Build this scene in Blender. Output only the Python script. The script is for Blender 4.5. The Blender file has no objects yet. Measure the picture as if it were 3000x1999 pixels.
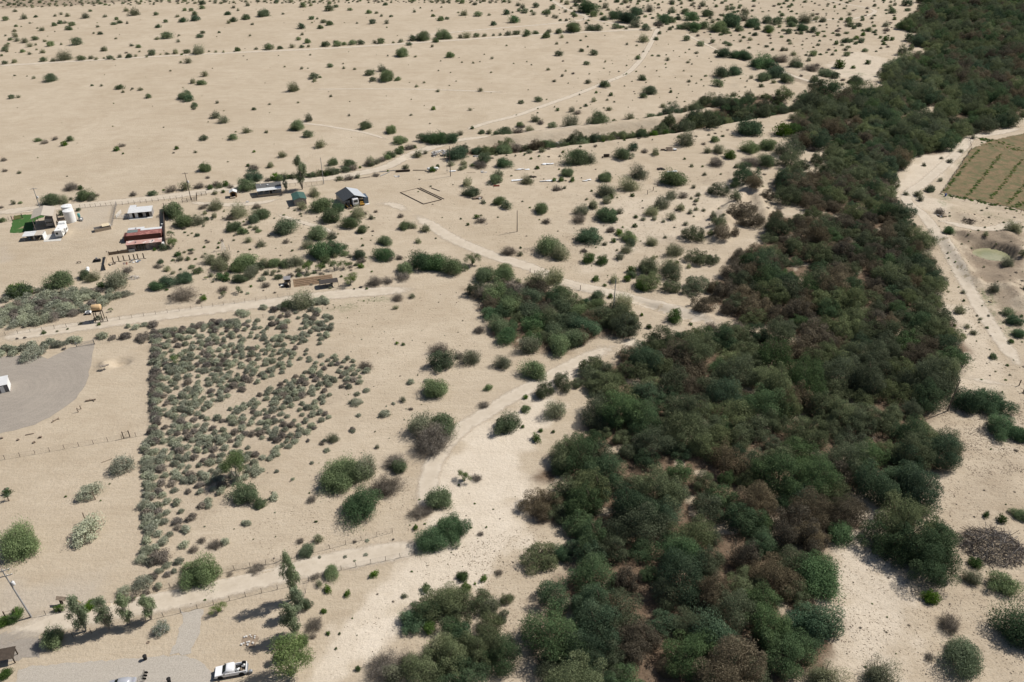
import bpy, math, random
import numpy as np
from mathutils import Vector

# ---------------------------------------------------------------- camera, sky, sun, exposure
SC = bpy.context.scene
COL = SC.collection
CAM_H, PITCH, FPX = 122.0, math.radians(32.4), 2333.0
cd = bpy.data.cameras.new('camera'); cam = bpy.data.objects.new('camera', cd); COL.objects.link(cam)
cam.location = (0, 0, CAM_H); cam.rotation_euler = (math.pi/2-PITCH, 0, 0)
cd.sensor_width = 36.0; cd.lens = 28.0; cd.clip_start = 1.0; cd.clip_end = 30000.0
SC.camera = cam
SUN_EL, SUN_AZ = math.radians(48), math.radians(65)        # azimuth clockwise from +Y
world = bpy.data.worlds.new('World'); SC.world = world; world.use_nodes = True
wn = world.node_tree.nodes; wl = world.node_tree.links
bg = wn['Background']; sky = wn.new('ShaderNodeTexSky'); sky.sky_type = 'NISHITA'; sky.sun_disc = False
sky.sun_elevation = SUN_EL; sky.sun_rotation = SUN_AZ; sky.altitude = 400; sky.dust_density = 1.5
wl.new(sky.outputs[0], bg.inputs[0]); bg.inputs[1].default_value = 0.055
sl = bpy.data.lights.new('sun', 'SUN'); sun = bpy.data.objects.new('sun', sl); COL.objects.link(sun)
sl.energy = 4.6; sl.angle = math.radians(0.5); sl.color = (1.0, 0.955, 0.89)
sd = Vector((math.sin(SUN_AZ)*math.cos(SUN_EL), math.cos(SUN_AZ)*math.cos(SUN_EL), math.sin(SUN_EL)))
sun.rotation_euler = sd.to_track_quat('Z', 'Y').to_euler(); sun.location = (300, 150, 400)
SC.view_settings.view_transform = 'Standard'; SC.view_settings.look = 'None'
SC.view_settings.exposure = 0.3; SC.view_settings.gamma = 1.0
SC.cycles.max_bounces = 6; SC.cycles.transparent_max_bounces = 8

# ---------------------------------------------------------------- photo pixel (3000 x 1999) -> ground point
CP, SP = math.cos(PITCH), math.sin(PITCH)
def G0(x, y, z=0.0):
    u = (x-1500)/FPX; v = (y-999.5)/FPX
    t = (z-CAM_H)/(-SP-v*CP)
    return np.array([u*t, (CP-v*SP)*t, z])
def ppm(y): return CP*(y-999.5+FPX*math.tan(PITCH))/CAM_H        # photo pixels per metre on the ground at row y
def PJ(X, Y, Z=0.0):
    d = Y*CP-(Z-CAM_H)*SP; dn = -Y*SP-(Z-CAM_H)*CP
    return 1500+FPX*X/d, 999.5+FPX*dn/d
def W(pts): return np.array([G0(*p)[:2] for p in pts])

# ---------------------------------------------------------------- terrain height
def seg_dist(X, Y, P):
    """distance to polyline, and signed side, and param 0..1 along it"""
    best = np.full(X.shape, 1e9); side = np.zeros(X.shape); par = np.zeros(X.shape)
    L = np.hypot(*(P[1:]-P[:-1]).T); cum = np.concatenate([[0], np.cumsum(L)])
    for i in range(len(P)-1):
        a, b = P[i], P[i+1]; d = b-a; l2 = (d**2).sum()
        t = np.clip(((X-a[0])*d[0]+(Y-a[1])*d[1])/l2, 0, 1)
        dx = X-a[0]-t*d[0]; dy = Y-a[1]-t*d[1]; ds = np.hypot(dx, dy)
        m = ds < best
        best = np.where(m, ds, best); side = np.where(m, np.sign(d[0]*dy-d[1]*dx), side)
        par = np.where(m, (cum[i]+t*L[i])/cum[-1], par)
    return best, side, par
def poly_sd(X, Y, P):
    """signed distance, positive inside"""
    Q = np.vstack([P, P[:1]]); d, _, _ = seg_dist(X, Y, Q)
    ins = np.zeros(X.shape, bool)
    for i in range(len(P)):
        x1, y1 = P[i]; x2, y2 = P[(i+1) % len(P)]
        c = ((y1 > Y) != (y2 > Y)) & (X < (x2-x1)*(Y-y1)/((y2-y1) or 1e-9)+x1)
        ins ^= c
    return np.where(ins, d, -d)
def vnoise(X, Y, s, seed=0):
    """smooth value noise, -1..1"""
    xs = X/s+seed*17.3; ys = Y/s-seed*9.1
    xi = np.floor(xs); yi = np.floor(ys); fx = xs-xi; fy = ys-yi
    fx = fx*fx*(3-2*fx); fy = fy*fy*(3-2*fy)
    def hsh(a, b):
        h = np.sin(a*127.1+b*311.7+seed*74.7)*43758.5453
        return h-np.floor(h)
    a = hsh(xi, yi)*(1-fx)+hsh(xi+1, yi)*fx; b = hsh(xi, yi+1)*(1-fx)+hsh(xi+1, yi+1)*fx
    return 2*(a*(1-fy)+b*fy)-1
def sstep(x, a, b):
    t = np.clip((x-a)/(b-a), 0, 1); return t*t*(3-2*t)

CANAL = W([(1310, 447), (1420, 440), (1530, 430), (1660, 412), (1800, 396), (1950, 378), (2080, 355), (2250, 325), (2420, 298), (2560, 280)])
RIDGES = [  # polyline px, half width m, height m
    (W([(2100, 700), (2130, 625), (2180, 570), (2205, 548)]), 3.0, 1.8),
    (W([(2215, 560), (2235, 620), (2250, 665)]), 2.6, 1.7),
    (W([(2330, 690), (2360, 705)]), 3.0, 1.4),
    (W([(2770, 700), (2800, 745), (2835, 800), (2860, 830)]), 2.4, 1.3),
    (W([(2815, 685), (2850, 700), (2930, 695), (2985, 720)]), 3.0, 1.6),
    (W([(2985, 740), (2990, 790), (2940, 815)]), 3.0, 1.2),
    (W([(2960, 850), (3020, 900)]), 6.0, 1.8),
    (W([(2160, 250), (2330, 200), (2480, 262)]), 2.5, 0.6),
    (W([(1760, 355), (2000, 330)]), 3.0, 0.8),
    (W([(1940, 895), (2010, 905), (2070, 925)]), 2.0, 0.8),
    (W([(2290, 316), (2330, 305), (2420, 290)]), 3.0, 1.6),
    (W([(1400, 478), (1600, 460)]), 3.0, 0.7),
]
GULLIES = [
    (W([(330, 1765), (450, 1727), (560, 1700), (640, 1685), (800, 1655)]), .8, -.7),
    (W([(1640, 835), (1725, 862)]), .7, -.5),
    (W([(1860, 880), (1930, 910), (2010, 935), (2070, 942)]), .8, -.6),
    (W([(2050, 640), (2090, 620), (2130, 590)]), 1.2, -.8),
    (W([(2420, 270), (2150, 165), (2010, 95)]), 1.6, -.7),
    (W([(1200, 460), (1310, 455)]), 2.5, -1.0),
    (W([(345, 1062), (366, 1060)]), 1.3, -1.4),
]
MOUNDS = [((306, 1070), 1.3, 1.4), ((2925, 640), 0, 0), ((2310, 700), 4, 1.0), ((2835, 637), 3.2, 1.1), ((2960, 690), 4, 1.2)]
MOUNDS = [(G0(*p)[:2], r, h) for p, r, h in MOUNDS if h]
PONDC = G0(2906, 750, -1.55)[:2]; POND_A, POND_B, POND_Z = 4.9, 4.3, -1.55
def H(X, Y):
    X = np.asarray(X, float); Y = np.asarray(Y, float)
    z = np.zeros(X.shape)
    d, s, t = seg_dist(X, Y, CANAL)
    e = sstep(t, 0.0, 0.12)*(1-sstep(t, .9, 1.0)); wob = vnoise(X, Y, 9, 3)*1.1; d2 = np.abs(d+wob*.6)
    z += e*(-2.2*np.exp(-(d2/6.2)**4)+np.where(s > 0, 2.3, .9)*(1+.18*vnoise(X, Y, 6, 4))*np.exp(-((d2-11.5)/3.6)**4))
    rill = np.abs(np.sin((X*.9+Y*.35)*1.35+2*vnoise(X, Y, 5, 8)))
    z -= e*.4*(np.exp(-((d2-15)/2.2)**2)+np.exp(-((d2-7.5)/2.2)**2))*(1-rill)
    for P, w, h in RIDGES:
        d, _, _ = seg_dist(X, Y, P); z += (h*(1+.35*vnoise(X, Y, 2.3, 5)))*np.exp(-(d/w)**2)
    for P, w, h in GULLIES:
        d, _, _ = seg_dist(X, Y, P); z += h*np.exp(-(d/(w*(1+.4*vnoise(X, Y, 3, 6))))**2)
    for c, r, h in MOUNDS:
        d = np.hypot(X-c[0], Y-c[1]); z += h*np.exp(-(d/r)**2)
    q = np.hypot((X-PONDC[0])/(POND_A+2.5), (Y-PONDC[1])/(POND_B+2.5)); q = q*(1+.08*vnoise(X, Y, 4, 9))
    z += -2.6*(1-sstep(q, .80, 1.06))+.7*np.exp(-((q-1.3)/.18)**2)
    wild = sstep(X, -2, 25)*sstep(Y, 40, 60)*(1-sstep(Y, 700, 900))
    z += wild*(.16*vnoise(X, Y, 7, 1)+.06*vnoise(X, Y, 2.2, 2))
    return z
def h1(x, y): return float(H(np.array([x]), np.array([y]))[0])
def GT(px, py):
    p = G0(px, py)
    for _ in range(3): p = G0(px, py, h1(p[0], p[1]))
    return p

# ---------------------------------------------------------------- helpers
def tag(o, label=None, cat=None, group=None, kind=None):
    if label: o['label'] = label
    if cat: o['category'] = cat
    if group: o['group'] = group
    if kind: o['kind'] = kind
    return o
def empty(name, loc, rz=0.0):
    o = bpy.data.objects.new(name, None); COL.objects.link(o)
    o.location = loc; o.rotation_euler = (0, 0, rz); o.empty_display_size = .3
    return o
def link(name, me, parent=None, loc=None, rz=None, sc=None):
    o = bpy.data.objects.new(name, me); COL.objects.link(o)
    if parent: o.parent = parent
    if loc is not None: o.location = loc
    if rz is not None: o.rotation_euler = (0, 0, rz)
    if sc is not None: o.scale = sc
    return o
def np_mesh(name, V, F, mats, midx=None, tint=None, smooth=False):
    """V (n,3), F (m,k) with one k"""
    me = bpy.data.meshes.new(name); V = np.asarray(V, np.float32); F = np.asarray(F, np.int32); k = F.shape[1]
    me.vertices.add(len(V)); me.vertices.foreach_set('co', V.ravel())
    me.loops.add(F.size); me.loops.foreach_set('vertex_index', F.ravel())
    me.polygons.add(len(F)); me.polygons.foreach_set('loop_start', np.arange(0, F.size, k, dtype=np.int32))
    if midx is not None: me.polygons.foreach_set('material_index', np.asarray(midx, np.int32))
    if smooth: me.polygons.foreach_set('use_smooth', np.ones(len(F), bool))
    for m in mats: me.materials.append(m)
    if tint is not None:
        a = me.attributes.new('tint', 'FLOAT', 'POINT'); a.data.foreach_set('value', np.asarray(tint, np.float32))
    me.update(calc_edges=True)
    return me

class MB:
    """collects simple solids into one mesh"""
    def __init__(s): s.v = []; s.f = []
    def add(s, v, f):
        n = len(s.v); s.v += [tuple(map(float, p)) for p in v]; s.f += [tuple(i+n for i in q) for q in f]; return s
    def box(s, x0, x1, y0, y1, z0, z1):
        return s.add([(x0, y0, z0), (x1, y0, z0), (x1, y1, z0), (x0, y1, z0), (x0, y0, z1), (x1, y0, z1), (x1, y1, z1), (x0, y1, z1)],
                     [(0, 3, 2, 1), (4, 5, 6, 7), (0, 1, 5, 4), (1, 2, 6, 5), (2, 3, 7, 6), (3, 0, 4, 7)])
    def hexa(s, p):   # 8 points, bottom 4 then top 4
        return s.add(p, [(0, 3, 2, 1), (4, 5, 6, 7), (0, 1, 5, 4), (1, 2, 6, 5), (2, 3, 7, 6), (3, 0, 4, 7)])
    def slab(s, a, b, c, d, t):  # quad a,b,c,d with thickness t downwards along its normal
        A = [np.array(p, float) for p in (a, b, c, d)]; n = np.cross(A[1]-A[0], A[3]-A[0]); n /= np.linalg.norm(n)
        return s.hexa([p-n*t for p in A]+A)
    def tube(s, a, b, r0, r1=None, n=8, cap=True):
        r1 = r0 if r1 is None else r1; a = np.array(a, float); b = np.array(b, float); d = b-a; d /= (np.linalg.norm(d) or 1)
        u = np.cross(d, (0, 0, 1) if abs(d[2]) < .9 else (1, 0, 0)); u /= np.linalg.norm(u); w = np.cross(d, u)
        ring = lambda c, r: [c+r*(math.cos(2*math.pi*i/n)*u+math.sin(2*math.pi*i/n)*w) for i in range(n)]
        f = [(i, (i+1) % n, n+(i+1) % n, n+i) for i in range(n)]
        if cap: f += [tuple(range(n-1, -1, -1)), tuple(range(n, 2*n))]
        return s.add(ring(a, r0)+ring(b, r1), f)
    def lathe(s, prof, n=20, c=(0, 0, 0), axis='z'):
        v = []; f = []
        for r, z in prof:
            for i in range(n):
                a = 2*math.pi*i/n; p = (r*math.cos(a), r*math.sin(a), z)
                if axis == 'x': p = (z, p[0], p[1])
                if axis == 'y': p = (p[0], z, p[1])
                v.append((p[0]+c[0], p[1]+c[1], p[2]+c[2]))
        for k in range(len(prof)-1):
            for i in range(n): f.append((k*n+i, k*n+(i+1) % n, (k+1)*n+(i+1) % n, (k+1)*n+i))
        f.append(tuple(range(n-1, -1, -1))); f.append(tuple((len(prof)-1)*n+i for i in range(n)))
        return s.add(v, f)
    def prism(s, poly, y0, y1):   # xz polygon extruded along y
        n = len(poly)
        return s.add([(x, y0, z) for x, z in poly]+[(x, y1, z) for x, z in poly],
                     [tuple(range(n)), tuple(range(2*n-1, n-1, -1))]+[(i, n+i, n+(i+1) % n, (i+1) % n) for i in range(n)])
    def build(s, name, mat, parent=None, smooth=False, label=None):
        me = bpy.data.meshes.new(name); me.from_pydata(s.v, [], s.f); me.materials.append(mat)
        if smooth: me.polygons.foreach_set('use_smooth', [True]*len(me.polygons))
        import bmesh
        b = bmesh.new(); b.from_mesh(me); bmesh.ops.recalc_face_normals(b, faces=b.faces); b.to_mesh(me); b.free()
        me.update(); o = link(name, me, parent)
        if label: o['label'] = label
        return o

# ---------------------------------------------------------------- materials
MATS = {}
def nodes(name):
    m = bpy.data.materials.new(name); m.use_nodes = True; nt = m.node_tree
    p = nt.nodes['Principled BSDF']; p.inputs['Roughness'].default_value = .8
    p.inputs['Specular IOR Level'].default_value = .2
    MATS[name] = m
    return m, nt, p
def nnode(nt, t, **kw):
    n = nt.nodes.new(t)
    for k, v in kw.items(): setattr(n, k, v)
    return n
def noise(nt, scale, detail=4, rough=.55, vec=None, dist=0):
    n = nnode(nt, 'ShaderNodeTexNoise'); n.inputs['Scale'].default_value = scale
    n.inputs['Detail'].default_value = detail; n.inputs['Roughness'].default_value = rough; n.inputs['Distortion'].default_value = dist
    if vec is not None: nt.links.new(vec, n.inputs['Vector'])
    return n.outputs['Fac']
def ramp(nt, fac, a, b, ca=(0, 0, 0), cb=(1, 1, 1)):
    r = nnode(nt, 'ShaderNodeValToRGB'); r.color_ramp.elements[0].position = a; r.color_ramp.elements[1].position = b
    r.color_ramp.elements[0].color = (*ca, 1); r.color_ramp.elements[1].color = (*cb, 1); nt.links.new(fac, r.inputs[0]); return r.outputs[0]
def mixc(nt, fac, a, b, mode='MIX'):
    m = nnode(nt, 'ShaderNodeMix', data_type='RGBA', blend_type=mode)
    for s, v in ((m.inputs[0], fac), (m.inputs[6], a), (m.inputs[7], b)):
        if isinstance(v, (int, float)): s.default_value = v
        elif isinstance(v, tuple): s.default_value = (*v, 1)
        else: nt.links.new(v, s)
    return m.outputs[2]
def math_(nt, op, a, b=0.0, c=None, clamp=False):
    m = nnode(nt, 'ShaderNodeMath', operation=op, use_clamp=clamp)
    for i, v in enumerate((a, b, c)):
        if v is None: continue
        if isinstance(v, (int, float)): m.inputs[i].default_value = v
        else: nt.links.new(v, m.inputs[i])
    return m.outputs[0]
def plain(name, col, rough=.7, metal=0.0, var=.25, scale=2.0, dirt=None):
    m, nt, p = nodes(name); geo = nnode(nt, 'ShaderNodeNewGeometry')
    f = ramp(nt, noise(nt, scale, 5, .6, geo.outputs['Position']), .3, .7)
    c = mixc(nt, f, tuple(x*(1-var) for x in col), tuple(min(.85, x*(1+var*.5)) for x in col))
    if dirt:
        g = ramp(nt, noise(nt, scale*.4, 6, .7, geo.outputs['Position']), .52, .72); c = mixc(nt, math_(nt, 'MULTIPLY', g, .6), c, dirt)
    nt.links.new(c, p.inputs['Base Color']); p.inputs['Roughness'].default_value = rough; p.inputs['Metallic'].default_value = metal
    return m
def corrugated(name, col, scale, axis=0, rough=.45, metal=.2, rust=None, rs=.5):
    m, nt, p = nodes(name); tc = nnode(nt, 'ShaderNodeTexCoord')
    w = nnode(nt, 'ShaderNodeTexWave', bands_direction='XYZ'[axis]); w.inputs['Scale'].default_value = scale
    nt.links.new(tc.outputs['Object'], w.inputs['Vector'])
    c = mixc(nt, math_(nt, 'MULTIPLY', w.outputs['Fac'], .3), col, tuple(x*.55 for x in col))
    f = ramp(nt, noise(nt, .8, 6, .65, tc.outputs['Object']), .35, .7); c = mixc(nt, math_(nt, 'MULTIPLY', f, .25), c, tuple(x*.6 for x in col))
    if rust:
        g = ramp(nt, noise(nt, rs, 5, .6, tc.outputs['Object'], .5), .5, .6); c = mixc(nt, g, c, rust)
    nt.links.new(c, p.inputs['Base Color']); p.inputs['Roughness'].default_value = rough; p.inputs['Metallic'].default_value = metal
    b = nnode(nt, 'ShaderNodeBump'); b.inputs['Strength'].default_value = .5; b.inputs['Distance'].default_value = .05
    nt.links.new(w.outputs['Fac'], b.inputs['Height']); nt.links.new(b.outputs[0], p.inputs['Normal'])
    return m
def leaf(name, ca, cb, trans=.3):
    """two leaf colours mixed leaf by leaf, the whole plant shifted a little at random"""
    m, nt, p = nodes(name); nt.nodes.remove(p); out = nt.nodes['Material Output']
    at = nnode(nt, 'ShaderNodeAttribute', attribute_name='tint'); oi = nnode(nt, 'ShaderNodeObjectInfo')
    t = math_(nt, 'ADD', at.outputs['Fac'], math_(nt, 'MULTIPLY_ADD', oi.outputs['Random'], .6, -.3), clamp=True)
    c = mixc(nt, t, ca, cb)
    hs = nnode(nt, 'ShaderNodeHueSaturation'); nt.links.new(c, hs.inputs['Color'])
    wn_ = nnode(nt, 'ShaderNodeTexWhiteNoise', noise_dimensions='1D'); nt.links.new(oi.outputs['Random'], wn_.inputs['W'])
    nt.links.new(math_(nt, 'MULTIPLY_ADD', wn_.outputs['Value'], .5, .75), hs.inputs['Value'])
    nt.links.new(math_(nt, 'MULTIPLY_ADD', oi.outputs['Random'], .4, .8), hs.inputs['Saturation'])
    d = nnode(nt, 'ShaderNodeBsdfDiffuse'); tr = nnode(nt, 'ShaderNodeBsdfTranslucent'); mx = nnode(nt, 'ShaderNodeMixShader')
    mx.inputs[0].default_value = trans
    for s in (d, tr): nt.links.new(hs.outputs[0], s.inputs[0])
    nt.links.new(d.outputs[0], mx.inputs[1]); nt.links.new(tr.outputs[0], mx.inputs[2]); nt.links.new(mx.outputs[0], out.inputs[0])
    return m
# ---------------------------------------------------------------- forest outlines (photo pixels, at ground level)
FOREST = {
 'far': [(2700, 0), (2690, 40), (2650, 72), (2645, 92), (2705, 102), (2655, 128), (2720, 146), (2800, 140), (2790, 152), (2720, 165), (2640, 176), (2600, 200), (2575, 238), (2605, 250), (2590, 275), (2480, 285),
         (2420, 300), (2350, 318), (2440, 345), (2560, 330), (2680, 325), (2740, 310), (2760, 325), (2720, 345), (2790, 352), (2900, 348), (3010, 345), (3100, 330), (3250, 250), (3250, -40), (2700, -40)],
 'canal': [(1850, 415), (1960, 385), (2100, 360), (2240, 345), (2320, 335), (2330, 318), (2290, 312), (2200, 320), (2120, 328), (2040, 345), (1960, 362), (1880, 385)],
 'ditch': [(1325, 460), (1420, 452), (1530, 440), (1660, 424), (1800, 407), (1870, 398), (1860, 384), (1790, 389), (1650, 405), (1520, 422), (1420, 432), (1335, 441)],
 'bank': [(2010, 335), (2040, 322), (2120, 335), (2200, 330), (2270, 318), (2290, 300), (2250, 290), (2180, 305), (2100, 300), (2040, 305)],
 'middle': [(2330, 350), (2330, 300), (2420, 285), (2600, 275), (2700, 300), (2650, 330), (2760, 355), (2960, 350), (2960, 368), (2870, 392), (2800, 410), (2775, 450), (2690, 452), (2640, 478), (2630, 500), (2590, 560), (2510, 565), (2450, 560),
            (2440, 530), (2440, 470), (2420, 440), (2340, 430), (2330, 400)],
 'centre': [(2260, 545), (2300, 520), (2420, 510), (2560, 560), (2600, 575), (2660, 640), (2705, 700), (2750, 800), (2735, 870), (2725, 880), (2800, 960), (2830, 1040), (2800, 1085), (2740, 1090), (2600, 1070), (2500, 1030), (2400, 1010), (2270, 990),
            (2210, 960), (2120, 930), (2040, 905), (2060, 870), (2120, 800), (2140, 760), (2200, 730), (2260, 690), (2250, 640), (2330, 640), (2420, 640), (2340, 600)],
 'lower': [(1690, 1115), (1790, 1070), (1870, 1025), (1960, 985), (2060, 975), (2150, 985), (2260, 985), (2400, 1005), (2520, 1030), (2640, 1070), (2760, 1100), (2765, 1140), (2735, 1205), (2740, 1260), (2830, 1330), (2810, 1370), (2690, 1395), (2620, 1450), (2500, 1450),
           (2430, 1490), (2520, 1540), (2440, 1610), (2400, 1690), (2450, 1830), (2440, 1920), (2390, 1960), (2330, 2060), (1640, 2060), (1580, 1940), (1560, 1830), (1580, 1760), (1690, 1680), (1640, 1640), (1545, 1670), (1580, 1620), (1680, 1600), (1640, 1560),
           (1560, 1540), (1560, 1490), (1640, 1440), (1560, 1400), (1630, 1350), (1680, 1300), (1720, 1230), (1810, 1200), (1760, 1150)],
 'island': [(1360, 845), (1480, 850), (1570, 845), (1640, 860), (1690, 895), (1760, 910), (1860, 940), (1870, 975), (1830, 985), (1750, 975), (1700, 1020), (1640, 1030), (1580, 1030), (1520, 1020), (1455, 1000), (1430, 960), (1420, 920)],
}
FW = {k: W(v) for k, v in FOREST.items()}

# ---------------------------------------------------------------- ground mesh
def build_ground():
    ys = np.concatenate([[-3000, -600, -100, 0, 30], np.arange(50, 165, .75), np.arange(165, 320, 1.15), np.arange(320, 760, 2.3), [800, 880, 1000, 1300, 2000, 4000, 9000]])
    us = np.concatenate([[-14, -5, -2.2, -1.5, -1.2], np.linspace(-1, 1, 441), [1.2, 1.5, 2.2, 5, 14]])
    hw = np.clip(72+.63*ys, 100, 700)
    X = us[None, :]*hw[:, None]; Y = np.repeat(ys[:, None], len(us), 1)
    Z = H(X, Y); Z[(Y < 40) | (Y > 780)] = 0
    nr, nc = X.shape; idx = np.arange(nr*nc).reshape(nr, nc)
    F = np.stack([idx[:-1, :-1], idx[:-1, 1:], idx[1:, 1:], idx[1:, :-1]], -1).reshape(-1, 4)
    me = np_mesh('ground', np.stack([X, Y, Z], -1).reshape(-1, 3), F, [ground_mat()], smooth=True)
    x = X.ravel(); y = Y.ravel(); n1 = vnoise(x, y, 5, 11); n2 = vnoise(x, y, 1.7, 12); jit = n1*1.6+n2*.7
    def band(pts, w, soft=1.2):
        d, _, _ = seg_dist(x, y, W(pts)); return 1-sstep(d+jit*.35*min(1, w*.5), w-soft*.5, w+soft)
    def area(pts, soft=3.0, j=1.0):
        d = poly_sd(x, y, W(pts)); return sstep(d+jit*j, -soft*.5, soft*.5)
    pale = np.zeros(x.shape); lit = pale.copy(); dark = pale.copy(); weed = pale.copy(); spk = pale.copy(); dust = pale.copy()
    # the white wash running down the middle
    for pts, k in [([(1250, 1420), (1330, 1290), (1420, 1225), (1500, 1190), (1660, 1130), (1600, 1250), (1540, 1330), (1560, 1420), (1520, 1500), (1560, 1600), (1520, 1640), (1430, 1690), (1300, 1760), (1150, 1810), (1100, 1900), (1010, 1990), (900, 1999), (980, 1850), (1130, 1700), (1240, 1600), (1260, 1500)], .7),
                   ([(1500, 1190), (1640, 1090), (1760, 1030), (1860, 995), (1840, 1015), (1740, 1070), (1690, 1110), (1640, 1150)], .7),
                   ([(1060, 1850), (1130, 1790), (1180, 1800), (1150, 1900), (1060, 1960)], .8), ([(1380, 1440), (1500, 1350), (1540, 1480), (1500, 1600), (1420, 1600)], .75),
                   ([(2650, 400), (2830, 410), (2800, 480), (2700, 560), (2780, 600), (2760, 650), (2640, 580), (2600, 540), (2690, 470)], .6), ([(2500, 150), (2620, 180), (2570, 240), (2450, 230), (2420, 190)], .55),
                   ([(2730, 880), (2850, 900), (2950, 1080), (2900, 1180), (2790, 1140), (2830, 1060)], .5), ([(2440, 1510), (2540, 1440), (2620, 1480), (2560, 1600), (2700, 1720), (2640, 1999), (2430, 1999), (2470, 1850), (2430, 1700)], .6),
                   ([(1750, 590), (2000, 560), (2150, 520), (2250, 500), (2130, 620), (2050, 700), (1900, 720), (1800, 780), (1700, 800), (1750, 700)], .45), ([(2800, 1180), (3000, 1250), (3000, 1350), (2850, 1300)], .35)]:
        pale = np.maximum(pale, k*area(pts, 6, 2.0))
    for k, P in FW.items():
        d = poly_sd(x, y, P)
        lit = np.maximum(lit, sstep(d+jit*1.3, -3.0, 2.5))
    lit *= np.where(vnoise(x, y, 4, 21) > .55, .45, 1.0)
    for pts, k in [([(2800, 620), (3000, 600), (3000, 640), (2860, 665)], .3), ([(2800, 690), (2850, 675), (3010, 690), (3010, 850), (2870, 840), (2815, 770)], .95), ([(2860, 850), (3000, 850), (3000, 980), (2920, 940)], .7),
                   ([(2050, 520), (2200, 505), (2150, 525), (2080, 545)], .5), ([(1920, 690), (2030, 690), (2060, 720), (1960, 740)], .5), ([(2500, 160), (2200, 210), (2330, 220)], .25), ([(2000, 95), (2150, 155), (2300, 200), (2430, 262), (2400, 265), (2250, 205), (2100, 150)], .6),
                   ([(1640, 1690), (1760, 1640), (1800, 1700), (1700, 1760)], .6), ([(440, 985), (860, 935), (1100, 1100), (1000, 1190), (850, 1280), (760, 1400), (560, 1520), (430, 1660)], .32),
                   ([(2860, 1350), (3000, 1350), (3000, 1600), (2830, 1620), (2760, 1480)], .35), ([(2690, 1600), (2870, 1560), (2900, 1760), (2740, 1780)], .35), ([(0, 985), (100, 870), (300, 850), (370, 865), (250, 930)], .35),
                   ([(60, 700), (170, 690), (300, 690), (460, 720), (300, 760), (0, 760)], .12), ([(470, 600), (600, 620), (700, 700), (960, 640), (1090, 760), (1000, 800), (700, 760), (480, 860)], .15),
                   ([(1700, 560), (1900, 640), (1960, 760), (1750, 780), (1560, 740), (1680, 620)], .22), ([(0, -60), (900, -60), (300, 12), (0, 26)], .7), ([(2000, 20), (2500, -20), (2600, 100), (2300, 180), (2000, 90)], .3)]:
        dark = np.maximum(dark, k*area(pts, 7, 2.5))
    for pts, w, k in [([(2760, 700), (2790, 760), (2830, 830), (2870, 890)], 1.3, .7), ([(2790, 605), (2950, 640), (3000, 650)], 1.5, .4), ([(2840, 440), (2760, 600)], 1.2, .6), ([(975, 912), (1060, 888), (1140, 872)], 1.6, .45), ([(2100, 55), (2600, 20)], 4, .2),
                      ([(2880, 860), (2920, 920), (2960, 990)], 2, .6), ([(1500, 435), (1650, 428), (1800, 410)], 2.5, .5), ([(2480, 212), (2580, 222)], 2, .5)]:
        weed = np.maximum(weed, k*band(pts, w, 2)*(vnoise(x, y, 2.2, 31) > -.05))
    right = sstep(x, 8, 40)
    spk = np.clip(.15+.75*right*(1-sstep(y, 230, 330))+.3*sstep(x, -15, 10)*(1-sstep(y, 160, 240)), 0, 1)
    for pts in ([(1420, 1640), (1560, 1640), (1560, 1999), (1300, 1999), (1340, 1850)], [(1650, 1700), (1000, 1999), (1300, 1999)], [(2700, 1180), (3000, 1200), (3000, 1999), (2450, 1999), (2450, 1480), (2840, 1400)]):
        spk = np.maximum(spk, area(pts, 6, 2))
    dust = np.maximum(dust, .6*area([(0, 1720), (300, 1690), (300, 1780), (0, 1800)], 6))
    dust = np.maximum(dust, .5*area([(260, 600), (330, 595), (320, 650), (240, 670), (210, 660)], 5)+.5*area([(0, 700), (20, 700), (25, 760), (0, 770)], 5))
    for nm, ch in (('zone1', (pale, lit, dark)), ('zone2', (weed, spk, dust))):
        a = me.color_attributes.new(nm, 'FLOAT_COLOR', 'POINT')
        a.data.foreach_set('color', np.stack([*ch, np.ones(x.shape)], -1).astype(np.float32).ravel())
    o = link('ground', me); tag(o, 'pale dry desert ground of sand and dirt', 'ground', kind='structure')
    return o
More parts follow.
